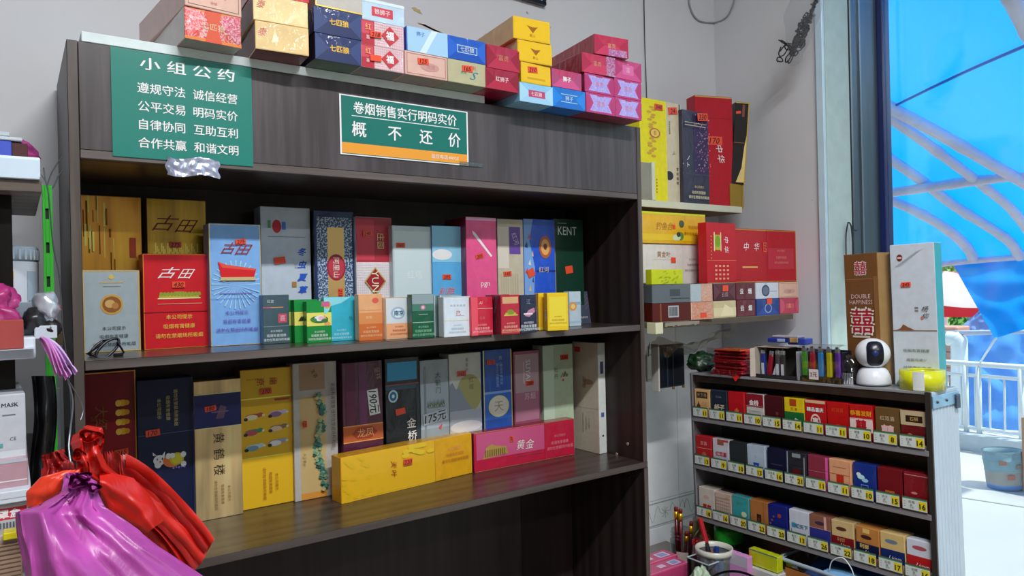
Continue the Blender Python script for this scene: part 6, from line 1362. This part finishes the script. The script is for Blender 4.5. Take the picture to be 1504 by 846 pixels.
# tub with label, grey box, pink bag, red box on the middle board
zm = zc + .0004
R_ = .072; tc_ = Vector((L(60, 420, 1.30).x - R_, 1.28, zm))
hh = L(20, 362, 1.21).z - zm
tt = empty('plastic_tub', loc=tuple(tc_)); tag(tt, 'round tub with a frosted lid and a white label with orange print', 'tub')
MB().lathe([(.0001, 0), (R_ * .93, 0), (R_ * .95, hh * .9)], mat('a4acb4', 'plastic'), 40).build('tub_wall', tt)
MB().lathe([(R_ * .955, hh * .12), (R_ * .965, hh * .84)], mat('b0b4bc', 'print'), 40, caps=False).build('paper_label', tt)
lb_ = MB()
for k in range(44):
    a0 = k * 2 * math.pi / 44; lb_.box(-.0022, R_ * .965, hh * .86, .0022, R_ * .985, hh * .98, mat('98a2ac', 'plastic'), .0006, M=Matrix.Rotation(a0, 4, 'Z'))
lb_.build('lid_ribs', tt)['kind'] = 'stuff'
MB().lathe([(R_ * .97, hh * .85), (R_ * .97, hh), (R_ * .95, hh * 1.02), (.0001, hh * 1.03)], mat('8c98a4', 'plastic'), 40).build('lid', tt)
pb_ = MB()
def onlabel(a_deg, z, w, h, c, g_=None):
    a_ = math.radians(a_deg); n = 6; vs = []
    for k in range(n + 1):
        aa = a_ + (k / n - .5) * w / R_
        vs += [(R_ * .972 * math.cos(aa), R_ * .972 * math.sin(aa), z - h / 2), (R_ * .972 * math.cos(aa), R_ * .972 * math.sin(aa), z + h / 2)]
    pb_.add(vs, [(2 * k, 2 * k + 2, 2 * k + 3, 2 * k + 1) for k in range(n)], mat(c, 'print'))
onlabel(-62, hh * .68, .014, .011, 'c88c48'); onlabel(-62, hh * .68, .008, .005, 'b0b4bc')
onlabel(-80, hh * .55, .018, .006, 'c87c3c'); onlabel(-30, hh * .5, .022, .056, '8c98a8')
for k in range(6): onlabel(-30 + (k - 2.5) * 2.4, hh * .32, .0012, .016, '2c3440')
pb_.build('label_print', tt)['kind'] = 'stuff'
o = MB().box(0, 0, 0, .055, .02, .045, mat('7c8490', 'card'), .001, fm={'T': mat('a0a4ac', 'card')}).build('carton_box', None, Matrix.Translation((L(22, 440, 1.19).x - .01, 1.185, zm)) @ Matrix.Rotation(math.radians(-20), 4, 'Z')); tag(o, 'small grey carton box between the tub and the pink bag', 'box')
o = blob('plastic_bag', Vector((L(2, 460, 1.15).x - .026, 1.15, zm)), (.044, .025, .036), mat('9c2468', 'bag', 1.3), 'glossy magenta bag in front of the round tub', 'bag', 21, .36, (60, 36))
o = MB().box(0, 0, 0, .16, .03, .036, mat('8c3c38', 'card'), .001).build('carton_box', None, Matrix.Translation((L(35, 500, 1.085).x - .16, 1.085, zc - .012))); tag(o, 'dull red box at the front edge of the middle left shelf', 'box')
MB().box(-.62, 1.08, zc - .013, L(35, 500, 1.085).x + .012, 1.12, zc - .0125, wm, 0).build('front_lip', ls)
# dark metal ball like wrapped lamp, bows
pk = L(68, 455, 1.18)
wl2 = empty('flashlight', loc=tuple(pk)); tag(wl2, 'dark foil wrapped bundle tied against the green post', 'bundle')
MB().grid(bagf(0, 0, .004, .016, .018, .022, 31, .25), 24, 16, mat('8c9098', 'foil')).build('foil_cap', wl2)
MB().grid(bagf(-.014, -.006, -.014, .014, .018, .018, 33, .2), 20, 14, mat('28282c', 'plastic', 1)).build('dark_body', wl2)
MB().grid(bagf(.004, -.004, -.026, .014, .016, .013, 35, .2), 20, 14, mat('3c3a38', 'metal', 1)).build('dark_end', wl2)
p = L(66, 488, 1.16); o = MB().box(0, 0, 0, .026, .02, .018, mat('a8aeb8', 'matte'), .001).build('paper_card', None, Matrix.Translation((p.x - .012, 1.16, p.z - .009))); tag(o, 'small white card tucked under the foil wrapped bundle', 'card')
p = L(83, 492, 1.17)
o = empty('metal_clip', loc=tuple(p)); tag(o, 'small brass clip hanging beside the pink bag ends', 'clip')
MB().box(-.004, 0, 0, .004, .006, .018, mat('4c4434', 'metal', 1), .001).build('upper_jaw', o); MB().box(-.001, 0, -.014, .008, .006, .002, mat('5c5038', 'metal', 1), .001).build('lower_jaw', o)
# purple folded bag ends fanning from the shelf edge
fan = empty('plastic_bag_roll', loc=tuple(L(60, 497, 1.10))); tag(fan, 'fan of lilac folded bag ends hanging over the middle shelf corner', 'bag')
iv = -Vector(L(60, 497, 1.10))
for i, (x1, y1, c) in enumerate(((112, 548, 'c09ccc'), (104, 552, 'b07cb8'), (98, 556, 'b878b0'), (90, 552, 'a85c9c'), (82, 550, 'a868a0'))):
    def ff(u, v, x1=x1, y1=y1, i=i):
        cx3 = 58 + (x1 - 58) * u; cy3 = 496 + (y1 - 496) * u ** 1.25 - 6 * math.sin(math.pi * u)
        wdt = (2 + 3.5 * math.sin(math.pi * min(1, u * 1.1)) + (2 if u > .9 else 0))
        q = L(cx3 + (v - .5) * wdt, cy3 - (v - .5) * wdt * 1.6, 1.10 - .006 * i + .004 * math.sin(v * 6.3)) + iv
        return tuple(q)
    MB().grid(ff, 16, 6, mat(c, 'bag')).build('bag_end', fan)
# lower goods: mask box, tray, envelopes, price card box, yellow item, boards
zd = -.60 + .0004
x0_ = -.22
def lbox(nm, pr, yt, yb, Y, d, col, label, deco, cat='box', kind='card', w=.30, yaw=0, **k):
    b = onY(pr, yb, Y); t = onY(pr, yt, Y)
    o = MB().box(-w, 0, 0, 0, d, t.z - b.z, mat(col, kind), .0012, **k).build(nm, None, Matrix.Translation((b.x, Y, b.z)) @ Matrix.Rotation(math.radians(yaw), 4, 'Z')); tag(o, label, cat)
    decorate(o, w, d, t.z - b.z, 'F', [tuple(q) for q in deco] if deco and not isinstance(deco[0], list) else deco)
    # shift the print into the box's own frame
    for ch in o.children: ch.location.x = -w
    return o
lbox('board_stack', 33, 796, 850, 1.04, .25, '8c7460', 'stack of thin tan boards at the bottom left corner', [R(0, .12 * i, 1, .12 * i + .03, '5c4838') for i in range(9)], 'board', 'matte')
zt1 = onY(33, 796, 1.04).z
lbox('tape_box', 37, 786, 796, 1.05, .2, 'a89890', 'flat tan carton under the yellow sticky notes', [R(0, 0, 1, .3, '7c6c5c')])
lbox('sticky_notes', 27, 780, 791, 1.035, .02, 'c0b418', 'yellow sticky notes block on the flat tan carton', [], 'notes', 'plastic', w=.015)
lbox('carton_box', 42, 735, 786, 1.07, .2, 'a0a4a8', 'white box with a red banner and barcode rows on the lower left shelf',
     [R(.4, .55, 1, .88, 'b02c3c'), T('口罩盒', .92, .71, .26, 'd8c8cc', bold=.03), R(0, 0, 1, .3, '908c8c'), [R(.86 + .011 * i, .32, .866 + .011 * i, .48, '4c5058') for i in range(11)][0], *[R(.86 + .011 * i, .32, .866 + .011 * i, .48, '4c5058') for i in range(11)]])
lbox('envelope', 46, 717, 735, 1.06, .18, 'b0b8c0', 'white envelopes with a curled edge on the white box with red banner', [R(0, .4, 1, .45, '88909c')], 'envelope', 'matte')
lbox('plastic_tray', 42, 672, 717, 1.08, .18, '9c7c84', 'clear tray of pink paper under the mask box', [R(0, .3, 1, .34, 'c0b8bc'), R(0, .9, 1, 1, '9aa4ac')], 'tray', 'cello')
lbox('carton_box', 39, 577, 672, 1.10, .16, 'a4a8ae', 'grey white mask box with black print on the clear tray',
     [T('MEDICAL MASK', .895, .84, .085, '2c3034', bold=.02), T('口罩', .88, .68, .10, '2c3034', bold=.03), R(.92, .68, .965, .695, '5c6064'), T('CE', .955, .32, .07, '4c5054'), R(.86, .20, .92, .26, '4c8c8c'), R(0, .0, 1, .14, 'b0b8bc')], yaw=2)
# supporting filler below the tray group
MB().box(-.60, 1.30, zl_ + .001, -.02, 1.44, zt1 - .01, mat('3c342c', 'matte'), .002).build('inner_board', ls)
# dark hanging bags behind
o = MB().grid(lambda u, v: tuple(onY(46 + 34 * u + 4 * math.sin(v * 5), 552 + 170 * v, 1.21 + .02 * math.sin(u * 9) + .01 * noise.noise(Vector((u * 5, v * 5, 0))))), 20, 30, mat('1c1d20', 'bag', 1)).build('plastic_bag'); tag(o, 'black plastic bags hanging in the gap beside the cabinet', 'bag')

# ================================================================== HANGING BUNDLES OF BAGS IN FRONT OF THE CABINET
def loftpx(rows, nm, par, m, inv, amp=.012, fr=9, nu=44, sub=4, sd=0, depthw=.5):
    """rows: (xl, yl, xr, yr, Y) from top to bottom - a closed pleated sleeve around them"""
    R_s = []
    for i in range(len(rows) - 1):
        for k in range(sub):
            t = k / sub; R_s.append([rows[i][j] * (1 - t) + rows[i + 1][j] * t for j in range(5)])
    R_s.append(list(rows[-1]))
    def f(u, v):
        i = v * (len(R_s) - 1); i0 = min(int(i), len(R_s) - 2); t = i - i0
        r = [R_s[i0][j] * (1 - t) + R_s[i0 + 1][j] * t for j in range(5)]
        a = 2 * math.pi * u; c_ = .5 - .5 * math.cos(a)
        x = r[0] + (r[2] - r[0]) * c_; y = r[1] + (r[3] - r[1]) * c_
        wpx = math.hypot(r[2] - r[0], r[3] - r[1]) / 1048 * r[4]
        dy = -math.sin(a) * wpx * depthw * .5
        pl = amp * (math.sin(a * fr + sd + 3 * noise.noise(Vector((v * 2, sd, 0)))) * .35 + .8 * noise.noise(Vector((math.cos(a) * 2.2, math.sin(a) * 2.2 + sd, v * 2.5))) + .5 * noise.noise(Vector((math.cos(a) * 6, math.sin(a) * 6, v * 5 + sd))))
        p = onY(x, y, r[4] + dy + pl * (math.sin(a) * -1 if abs(math.sin(a)) > .1 else 0)) + inv
        return (p.x + pl * .3 * math.cos(a), p.y, p.z)
    b_ = MB(); b_.grid(f, nu, len(R_s) * 2, m); return b_.build(nm, par)
hook = onY(112, 640, 1.02)
hkw = MB(); hkw.tube(smooth([onY(100, 560, 1.16), onY(107, 590, 1.10), onY(104, 625, 1.03), onY(101, 655, 1.01), onY(104, 680, 1.0)]), .0011, mat('8c9094', 'metal'), 6)
o = hkw.build('wire_hook'); tag(o, 'twisted wire hook from which the red and magenta bags hang', 'hook')
hkt = MB(); hkt.tube(smooth([onY(97, 555, 1.16), onY(112, 548 + 30, 1.09), onY(122, 600, 1.06), onY(118, 618, 1.05)]), .0009, mat('6c6c70', 'metal'), 6); o = hkt.build('wire_hook'); tag(o, 'second thin wire curling down to the red bags beside the cabinet edge', 'hook')
redm = mat('c41c10', 'bag', 1.1); redd = mat('a00c0c', 'bag', 1.1)
o0 = onY(130, 640, 1.06)
red = empty('plastic_bag_bundle', loc=tuple(o0)); tag(red, 'bundle of bright red plastic bags hanging over the lower shelf end', 'bag'); iv = -Vector(o0)
loftpx([(108, 640, 128, 624, 1.06), (104, 652, 150, 628, 1.05), (108, 668, 152, 642, 1.05), (112, 682, 150, 664, 1.04), (116, 700, 158, 684, 1.05), (140, 720, 176, 700, 1.07), (148, 740, 200, 708, 1.08), (158, 762, 222, 728, 1.09)], 'bunched_top', red, redm, iv, .012, 6, sd=1)
# rosette loops on top
for (x, y, rx, ry, s_) in ((116, 668, 10, 9, 1), (132, 640, 17, 9, 2), (146, 648, 8, 12, 4), (124, 690, 9, 12, 5)):
    b_ = MB()
    def rf(u, v, x=x, y=y, rx=rx, ry=ry, s_=s_):
        a = 2 * math.pi * u; k = .5 + .5 * v; w = 1 + .15 * math.sin(3 * a + s_)
        return tuple(onY(x + rx * k * w * math.cos(a), y + ry * k * w * math.sin(a), 1.03 + .012 * math.sin(v * 3.1) + .006 * math.sin(2 * a + s_)) + iv)
    b_.grid(rf, 24, 5, redm); b_.build('bag_fold', red)
# long pleated sheets fanning to the lower right, one mesh each
for i in range(11):
    t = i / 10
    b_ = MB()
    def sf(u, v, t=t, i=i):
        # start line near the tie, end line at the fan's foot
        sx = 150 + 34 * t + 6 * v; sy = 690 + 22 * t + 20 * v - 14 * t
        ex = 232 + 72 * t; ey = 872 - 58 * t
        mx = (sx + ex) / 2 + 14 * t; my = (sy + ey) / 2 - 22 * t
        x = (1 - u) ** 2 * sx + 2 * u * (1 - u) * mx + u * u * ex - 22 * (v - .5) * (u)
        y = (1 - u) ** 2 * sy + 2 * u * (1 - u) * my + u * u * ey + 62 * (v - .5) * (1 - .35 * u) + 2.2 * math.sin(u * 7 + i)
        return tuple(onY(x, y, 1.16 - .005 * i + .012 * (v - .5) + .006 * math.sin(v * 9 + i) + .004 * noise.noise(Vector((u * 5, v * 4, i)))) + iv)
    b_.grid(sf, 22, 8, redm if i % 3 else redd); b_.build('bag_sheet', red)
# broad upper sheet of the red bundle
b_ = MB()
def bsf(u, v):
    q = [(146, 690), (196, 702), (224, 734), (240, 765)]
    q2 = [(148, 735), (158, 760), (190, 772), (206, 790)]
    k = u * 3; i = min(2, int(k)); f = k - i
    x1, y1 = q[i][0] * (1 - f) + q[i + 1][0] * f, q[i][1] * (1 - f) + q[i + 1][1] * f
    x2, y2 = q2[i][0] * (1 - f) + q2[i + 1][0] * f, q2[i][1] * (1 - f) + q2[i + 1][1] * f
    return tuple(onY(x1 * (1 - v) + x2 * v, y1 * (1 - v) + y2 * v, 1.055 - .018 * math.sin(math.pi * v) + .006 * noise.noise(Vector((u * 4, v * 4, 7)))) + iv)
b_.grid(bsf, 24, 14, redm); b_.build('bag_sheet', red)
# small red tuft and orange fold on the left
o1 = onY(85, 690, 1.03); lft = empty('plastic_bag_bundle', loc=tuple(o1)); tag(lft, 'small red bag tuft with an orange red fold left of the magenta bag', 'bag'); iv2 = -Vector(o1)
loftpx([(66, 668, 90, 660, 1.12), (68, 690, 104, 676, 1.12), (60, 716, 116, 700, 1.11)], 'bag_tuft', lft, mat('8c1414', 'bag'), iv2, .02, 9, sd=5)
loftpx([(98, 690, 118, 690, 1.0), (60, 700, 116, 704, 1.0), (40, 722, 92, 736, 1.0), (38, 742, 64, 752, 1.0)], 'bag_fold', lft, mat('c83418', 'bag'), iv2, .006, 4, sd=2)
# magenta bag in the foreground
o2 = onY(110, 720, .96); mg = empty('plastic_bag_bundle', loc=tuple(o2)); tag(mg, 'large magenta plastic bag hanging in the left foreground', 'bag'); iv3 = -Vector(o2)
pm = mat('a44494', 'bag', 1.25); pm2 = mat('902878', 'bag', 1.2)
loftpx([(100, 695, 112, 694, .98), (96, 705, 140, 708, .97), (90, 722, 142, 726, .96), (56, 742, 150, 745, .95), (26, 752, 168, 760, .94), (28, 790, 200, 780, .93), (34, 830, 232, 806, .92), (40, 880, 300, 850, .92), (30, 930, 360, 900, .92)], 'bag_body', mg, pm, iv3, .022, 5, nu=72, sub=5, sd=3, depthw=.35)
for (x, y, rx, ry, s_) in ((112, 708, 13, 10, 1), (138, 716, 10, 7, 2), (100, 732, 9, 6, 3), (124, 700, 12, 7, 4)):
    b_ = MB()
    def rf(u, v, x=x, y=y, rx=rx, ry=ry, s_=s_):
        a = 2 * math.pi * u; k = .4 + .6 * v; w = 1 + .2 * math.sin(3 * a + s_)
        return tuple(onY(x + rx * k * w * math.cos(a), y + ry * k * w * math.sin(a), .945 + .012 * math.sin(v * 3.1) + .006 * math.sin(2 * a + s_)) + iv3)
    b_.grid(rf, 24, 5, pm2); b_.build('bag_fold', mg)
# ================================================================== OUTSIDE
ZO = -1.50
gd = struct(MB().box(WX + .33, -14, ZO - .12, 40, 16, ZO - .03, mat('7c7a74', 'matte'), 0).build('ground'))
slabm = paint('concrete_slab', (.50, .49, .46), False)
sx_, sy_ = 1.6, 1.15
base = MB().box(.012, .012, 0, sx_ - .012, sy_ - .012, .03, slabm, .004)
b0 = None
ang = math.radians(14)
for i in range(-2, 6):
    for j in range(-3, 4):
        X = 2.6 + i * sx_ * math.cos(ang) - j * sy_ * math.sin(ang); Y = -.2 + i * sx_ * math.sin(ang) + j * sy_ * math.cos(ang)
        if X < WX + .62 or X > 6.6 + 2: continue
        if b0 is None: b0 = base.build('paving_slab', gd); o = b0
        else: o = b0.copy(); COL.objects.link(o)
        o.parent = gd; o.location = (X, Y, ZO - .03); o.rotation_euler = (0, 0, ang)
struct(MB().box(WX + .33, -14, ZO - .12, WX + .62, 16, ZO - .001, slabm, .004).build('trim_4'))
# curb and railing along Y
XC = onZ(1450, 666, ZO).x
cb2 = MB().box(XC, -6, ZO - .03, XC + .22, 10, ZO + .145, mat('a8aeb0', 'matte'), .01).build('curb'); tag(cb2, 'low pale concrete curb carrying the white railing', 'curb')
rl_ = empty('railing', loc=(XC + .1, 0, ZO + .145)); tag(rl_, 'white metal railing with upright bars along the curb', 'railing')
wmt = mat('c4c8c8', 'plastic')
MB().tube([(0, -6, .60), (0, 10, .60)], .024, wmt, 10).build('top_rail', rl_)
MB().tube([(0, -6, .50), (0, 10, .50)], .016, wmt, 8).build('middle_rail', rl_)
MB().tube([(0, -6, .04), (0, 10, .04)], .016, wmt, 8).build('bottom_rail', rl_)
yr = onX(1454, 600, XC + .1).y
bar = MB().tube([(0, 0, .04), (0, 0, .50)], .009, wmt, 8); b0 = None
pst = MB().tube([(0, 0, 0), (0, 0, .60)], .022, wmt, 10); p0 = None
for k in range(-22, 12):
    y = yr - k * .112
    if b0 is None: b0 = bar.build('bar', rl_); o = b0
    else: o = b0.copy(); COL.objects.link(o)
    o.parent = rl_; o.location = (0, y, 0)
for px in (1438, 1419, 1500):
    y = onX(px, 600, XC + .1).y
    if p0 is None: p0 = pst.build('post', rl_); o = p0
    else: o = p0.copy(); COL.objects.link(o)
    o.parent = rl_; o.location = (0, y, 0)
# arched canopy: tarp on bamboo
def DX(py):
    t = (385 - py) / 385.0
    return 6.0 - 2.9 * t if t <= 1 else 3.1 - 1.2 * (t - 1)
TARP = mat('0a96f0', 'tarp', 1.0); bam = mat('a4a2b0', 'matte', 1.7)
cn_ = empty('canopy', loc=(0, 0, 0)); tag(cn_, 'bright blue tarpaulin canopy stretched over arched bamboo poles outside', 'canopy')
def tarp(u, v):
    px = 1250 + 420 * u; low = 388 - max(0, (1400 - px)) * .26 if px < 1400 else 387 - (px - 1400) * .06
    py = -420 + (low + 420) * v
    p = onX(px, py, DX(py) + .06 + .05 * noise.noise(Vector((u * 4, v * 3, 2))) + .015 * noise.noise(Vector((u * 14, v * 9, 5))))
    return tuple(p)
b_ = MB(); b_.grid(tarp, 60, 60, TARP); b_.build('tarpaulin', cn_)
b_ = MB()
def flap(u, v):
    # hanging corner below the edge pole
    tl_, tr2, br_, bl_ = (1399, 387), (1600, 377), (1600, 455), (1461, 497)
    x = (tl_[0] * (1 - u) + tr2[0] * u) * (1 - v) + (bl_[0] * (1 - u) + br_[0] * u) * v
    y = (tl_[1] * (1 - u) + tr2[1] * u) * (1 - v) + (bl_[1] * (1 - u) + br_[1] * u) * v
    return tuple(onX(x, y, 6.03 + .05 * noise.noise(Vector((u * 6, v * 5, 1)))))
b_.grid(flap, 30, 20, TARP); b_.build('tarpaulin_flap', cn_)
def pole(pts, r=.045, nm='bamboo_pole'):
    P_ = smooth([onX(x, y, DX(y)) for x, y in pts], 8); rs = []
    for i in range(len(P_)): rs.append(r * (1.12 if i % 9 == 0 else 1.0))
    b_ = MB(); b_.tube(P_, rs, bam, 12); return b_.build(nm, cn_)
pole([(1240, 118), (1297, 152), (1390, 202), (1480, 254), (1560, 300)], .036)
pole([(1240, 125), (1300, 168), (1360, 210), (1430, 262), (1478, 300), (1504, 330), (1530, 372)], .031)
pole([(1240, 200), (1298, 228), (1355, 266), (1399, 300), (1455, 335), (1484, 356), (1498, 378)], .034)
pole([(1240, 262), (1300, 290), (1345, 310), (1384, 332), (1410, 352), (1424, 368), (1430, 381)], .036)
pole([(1460, -60), (1485, -10), (1504, 30), (1530, 80)], .036)
def flatpole(pts, r): 
    P_ = [onX(x, y, d) for x, y, d in pts]; b_ = MB(); b_.tube(smooth(P_, 6), [r * (1.1 if i % 6 == 0 else 1) for i in range((len(P_) - 1) * 6 + 1)], bam, 12); return b_.build('bamboo_pole', cn_)
d0 = DX(275) - .08
flatpole([(1240, 290, d0), (1300, 284, d0), (1400, 270, d0), (1504, 256, d0), (1600, 244, d0)], .033)
flatpole([(1383, 388, 5.97), (1430, 383, 5.97), (1504, 377, 5.97), (1600, 368, 5.97)], .022)
# seams and rope
for pts in (((1315, 155), (1370, 128), (1430, 100), (1504, 68), (1560, 45)),):
    b_ = MB(); b_.tube(smooth([onX(x, y, DX(y) + .02) for x, y in pts], 6), .008, mat('0a62b8', 'matte', 1), 6); b_.build('seam_cord', cn_)
b_ = MB(); b_.tube([onX(1463, 496, 6.02), onX(1440, 532, XC + .1)], .008, mat('c8d0d4', 'matte'), 6); b_.build('rope', cn_)
b_ = MB(); b_.tube([onX(1380, 489, 7.2), onX(1600, 486, 7.2)], .02, mat('9ca8b8', 'matte'), 8); o = b_.build('wall_rail'); 
tag(o, 'thin grey pole running behind the tarp corner', 'pole')
# blue sheet wall behind the railing
def sheet(name, quad, X, m, label, cat, nu=30, nv=20, amp=.08, sd=0, par=None):
    def f(u, v):
        (x0, y0), (x1, y1), (x2, y2), (x3, y3) = quad
        x = (x0 * (1 - u) + x1 * u) * (1 - v) + (x3 * (1 - u) + x2 * u) * v; y = (y0 * (1 - u) + y1 * u) * (1 - v) + (y3 * (1 - u) + y2 * u) * v
        return tuple(onX(x, y, X + amp * noise.noise(Vector((u * 7, v * 5, sd)))))
    b_ = MB(); b_.grid(f, nu, nv, m); o = b_.build(name, par)
    if label: tag(o, label, cat)
    return o
sheet('tarpaulin', [(1419, 493), (1620, 486), (1620, 640), (1421, 628)], 7.6, mat('4880dc', 'tarp', 1.7), 'deep blue tarpaulin sheet hanging behind the white railing', 'tarpaulin', sd=3, amp=.16)
tn = empty('tent', loc=(0, 0, 0)); tag(tn, 'pale blue pitched tent roof behind the tarp corner', 'tent')
sheet('roof_slope', [(1450, 446), (1452, 446), (1500, 500), (1400, 490)], 9.5, mat('7ca4e0', 'tarp', 1.2), None, None, sd=4, par=tn)
sheet('roof_slope', [(1452, 446), (1560, 450), (1600, 500), (1480, 500)], 9.6, mat('6c98dc', 'tarp', 1.2), None, None, sd=5, par=tn)
MB().tube([onX(1396, 491, 9.4), onX(1600, 492, 9.4)], .035, mat('b8c8e0', 'matte'), 8).build('eave_pole', tn)
pw = onX(1408, 640, 7.2)
o = MB().tube(smooth([onX(1392, 497, 7.2), onX(1404, 499, 7.2), onX(1409, 512, 7.2), Vector((7.2, pw.y, ZO))]), .07, mat('c4ccd4', 'plastic'), 12).build('bent_post'); tag(o, 'thick white bent post standing behind the railing', 'post')
o = MB().box(0, 0, 0, .3, 1.6, 1.0, mat('a87c70', 'matte'), .01).build('brick_pier', None, Matrix.Translation((7.9, onX(1408, 600, 7.9).y, ZO))); tag(o, 'low reddish brick pier left of the white bent post', 'wall')
brm = mat('b08878', 'matte', 1.4); bk0 = None
for r in range(12):
    for c in range(7):
        if bk0 is None: bk0 = MB().box(0, 0, 0, .012, .215, .072, brm, .003).build('brick', o); q_ = bk0
        else: q_ = bk0.copy(); COL.objects.link(q_)
        q_.parent = o; q_.location = (-.012, .005 + c * .226 + (0 if r % 2 else .0), .01 + r * .082)
# parasol
um = onX(1388, 428, 10.5); pr_ = empty('parasol', loc=(um.x, um.y, ZO)); tag(pr_, 'round parasol of red, pink and white panels beyond the canopy', 'umbrella')
zc2 = um.z - ZO; Rr = 1.15
for k in range(8):
    a0, a1 = k * math.pi / 4 + .3, (k + 1) * math.pi / 4 + .3
    b_ = MB()
    def pf(u, v, a0=a0, a1=a1):
        a = a0 + (a1 - a0) * u; r = Rr * v; sag = .05 * math.sin(math.pi * u) * v
        return (r * math.cos(a), r * math.sin(a), zc2 + .28 - .42 * v ** 1.5 - sag)
    b_.grid(pf, 8, 8, mat('d86878' if k % 2 else 'd8d4d4', 'tarp', 1.3)); b_.build('panel', pr_)
    b_ = MB()
    def vf(u, v, a0=a0, a1=a1):
        a = a0 + (a1 - a0) * u; return (Rr * math.cos(a), Rr * math.sin(a), zc2 - .14 - .05 * math.sin(math.pi * u) - .16 * v * (1 - .3 * math.sin(math.pi * u)))
    b_.grid(vf, 8, 2, mat('c83038', 'tarp', 1.3)); b_.build('valance', pr_)
MB().tube([(0, 0, 0), (0, 0, zc2 + .26)], .03, wmt, 8).build('pole', pr_)
# trees beyond
lm = [mat(c, 'matte', 1.6) for c in ('5c8c48', '7ca85c', '44743c')]
def tree(x, y, z, r, label, n=420, sd=0):
    t = empty('tree', loc=(x, y, ZO)); tag(t, label, 'tree')
    MB().tube(smooth([(0, 0, 0), (.05, .03, z * .5), (0, .1, z)]), [.14] * 12 + [.08], mat('5c4c3c', 'matte'), 8).build('trunk', t)
    b_ = MB(); q = random.Random(sd)
    for i in range(n):
        d = Vector((q.gauss(0, 1), q.gauss(0, 1), q.gauss(0, 1))).normalized() * r * q.uniform(.55, 1)
        s = q.uniform(.06, .14); a = Vector((q.uniform(-1, 1), q.uniform(-1, 1), q.uniform(-1, 1))).normalized(); b2 = a.orthogonal().normalized()
        c = Vector((d.x, d.y, z + d.z * .8)); b_.add([c - a * s, c - b2 * s * .5, c + a * s, c + b2 * s * .5], [(0, 1, 2, 3)], q.choice(lm))
    o = b_.build('foliage', t); o['kind'] = 'stuff'
for i, (px, py, X, r) in enumerate(((1330, 400, 12.2, .9), (1392, 408, 14.5, 1.1), (1445, 440, 17, 1.3), (1372, 478, 13.2, .5), (1500, 435, 20, 1.6))):
    p = onX(px, py, X); tree(p.x, p.y, p.z - ZO, r, ['leafy green tree glimpsed between the jamb and the tall white carton', 'leafy green tree under the canopy edge above the parasol', 'leafy green tree behind the pitched tent roof', 'low green tree below the parasol', 'leafy green tree behind the hanging tarp corner'][i], 700, i)
# far pale building
p = onX(1330, 400, 24); fbl = empty('building', loc=(24, 0, ZO)); tag(fbl, 'pale building far beyond the trees', 'building')
MB().box(0, -14, 0, 4, 16, 6.5, mat('a8b0b4', 'matte', 1.3), .02).build('wall', fbl)
for k in range(8):
    w_ = MB().box(-.05, -12 + k * 3.2, 2.0, .0, -10.6 + k * 3.2, 3.6, mat('7c8c9c', 'plastic'), .01).build('window', fbl)
# rusty paint pail
pz_ = onZ(1466, 721, ZO); pail = empty('paint_pail', Matrix.Translation((pz_.x + .12, pz_.y, ZO)) @ Matrix.Rotation(math.radians(-4), 4, 'X')); tag(pail, 'old round paint pail with faded blue and rusty bands on the pavement', 'pail')
MB().lathe([(.0001, .004), (.110, .004), (.113, .036)], mat('5c84c0', 'plastic', 1.2), 32, caps=False).build('blue_band', pail)
MB().lathe([(.113, .036), (.114, .12), (.118, .125), (.116, .13)], mat('9c948c', 'matte', 1.2), 32, caps=False).build('rusty_band', pail)
MB().lathe([(.116, .13), (.12, .2), (.124, .203), (.121, .208), (.123, .262), (.127, .265), (.124, .27)], mat('7c98a0', 'matte', 1.2), 32, caps=False).build('faded_band', pail)
MB().lathe([(.0001, .22), (.119, .22)], mat('5c5048', 'matte'), 24, caps=False).build('dried_paint', pail)
for (a0, z, c) in ((-150, .08, 'b0644c'), (-120, .15, '88705c'), (-100, .06, 'a8a49c'), (-170, .18, 'a06c54'), (-130, .22, '6c8894')):
    MB().lathe([(.1245, z), (.1255, z + .03)], mat(c, 'matte', 1.2), 6, caps=False, a0=math.radians(a0), a1=math.radians(a0 + 22)).build('label_patch', pail)
# orange brown post at the right edge
p = onZ(1502, 722, ZO); o = MB().box(0, -.3, 0, .09, 0, .52, mat('b88058', 'matte', 1.2), .004).build('wooden_crate_side', None, Matrix.Translation((p.x, p.y, ZO))); tag(o, 'orange brown board standing at the right edge near the pail', 'board')
# ------------------------------------------------------------------ flat print made of many small pieces stays one part
for o in list(COL.objects):
    if o.type == 'MESH' and o.name.split('.')[0] in ('printed_design', 'lettering'):
        o['kind'] = 'stuff'
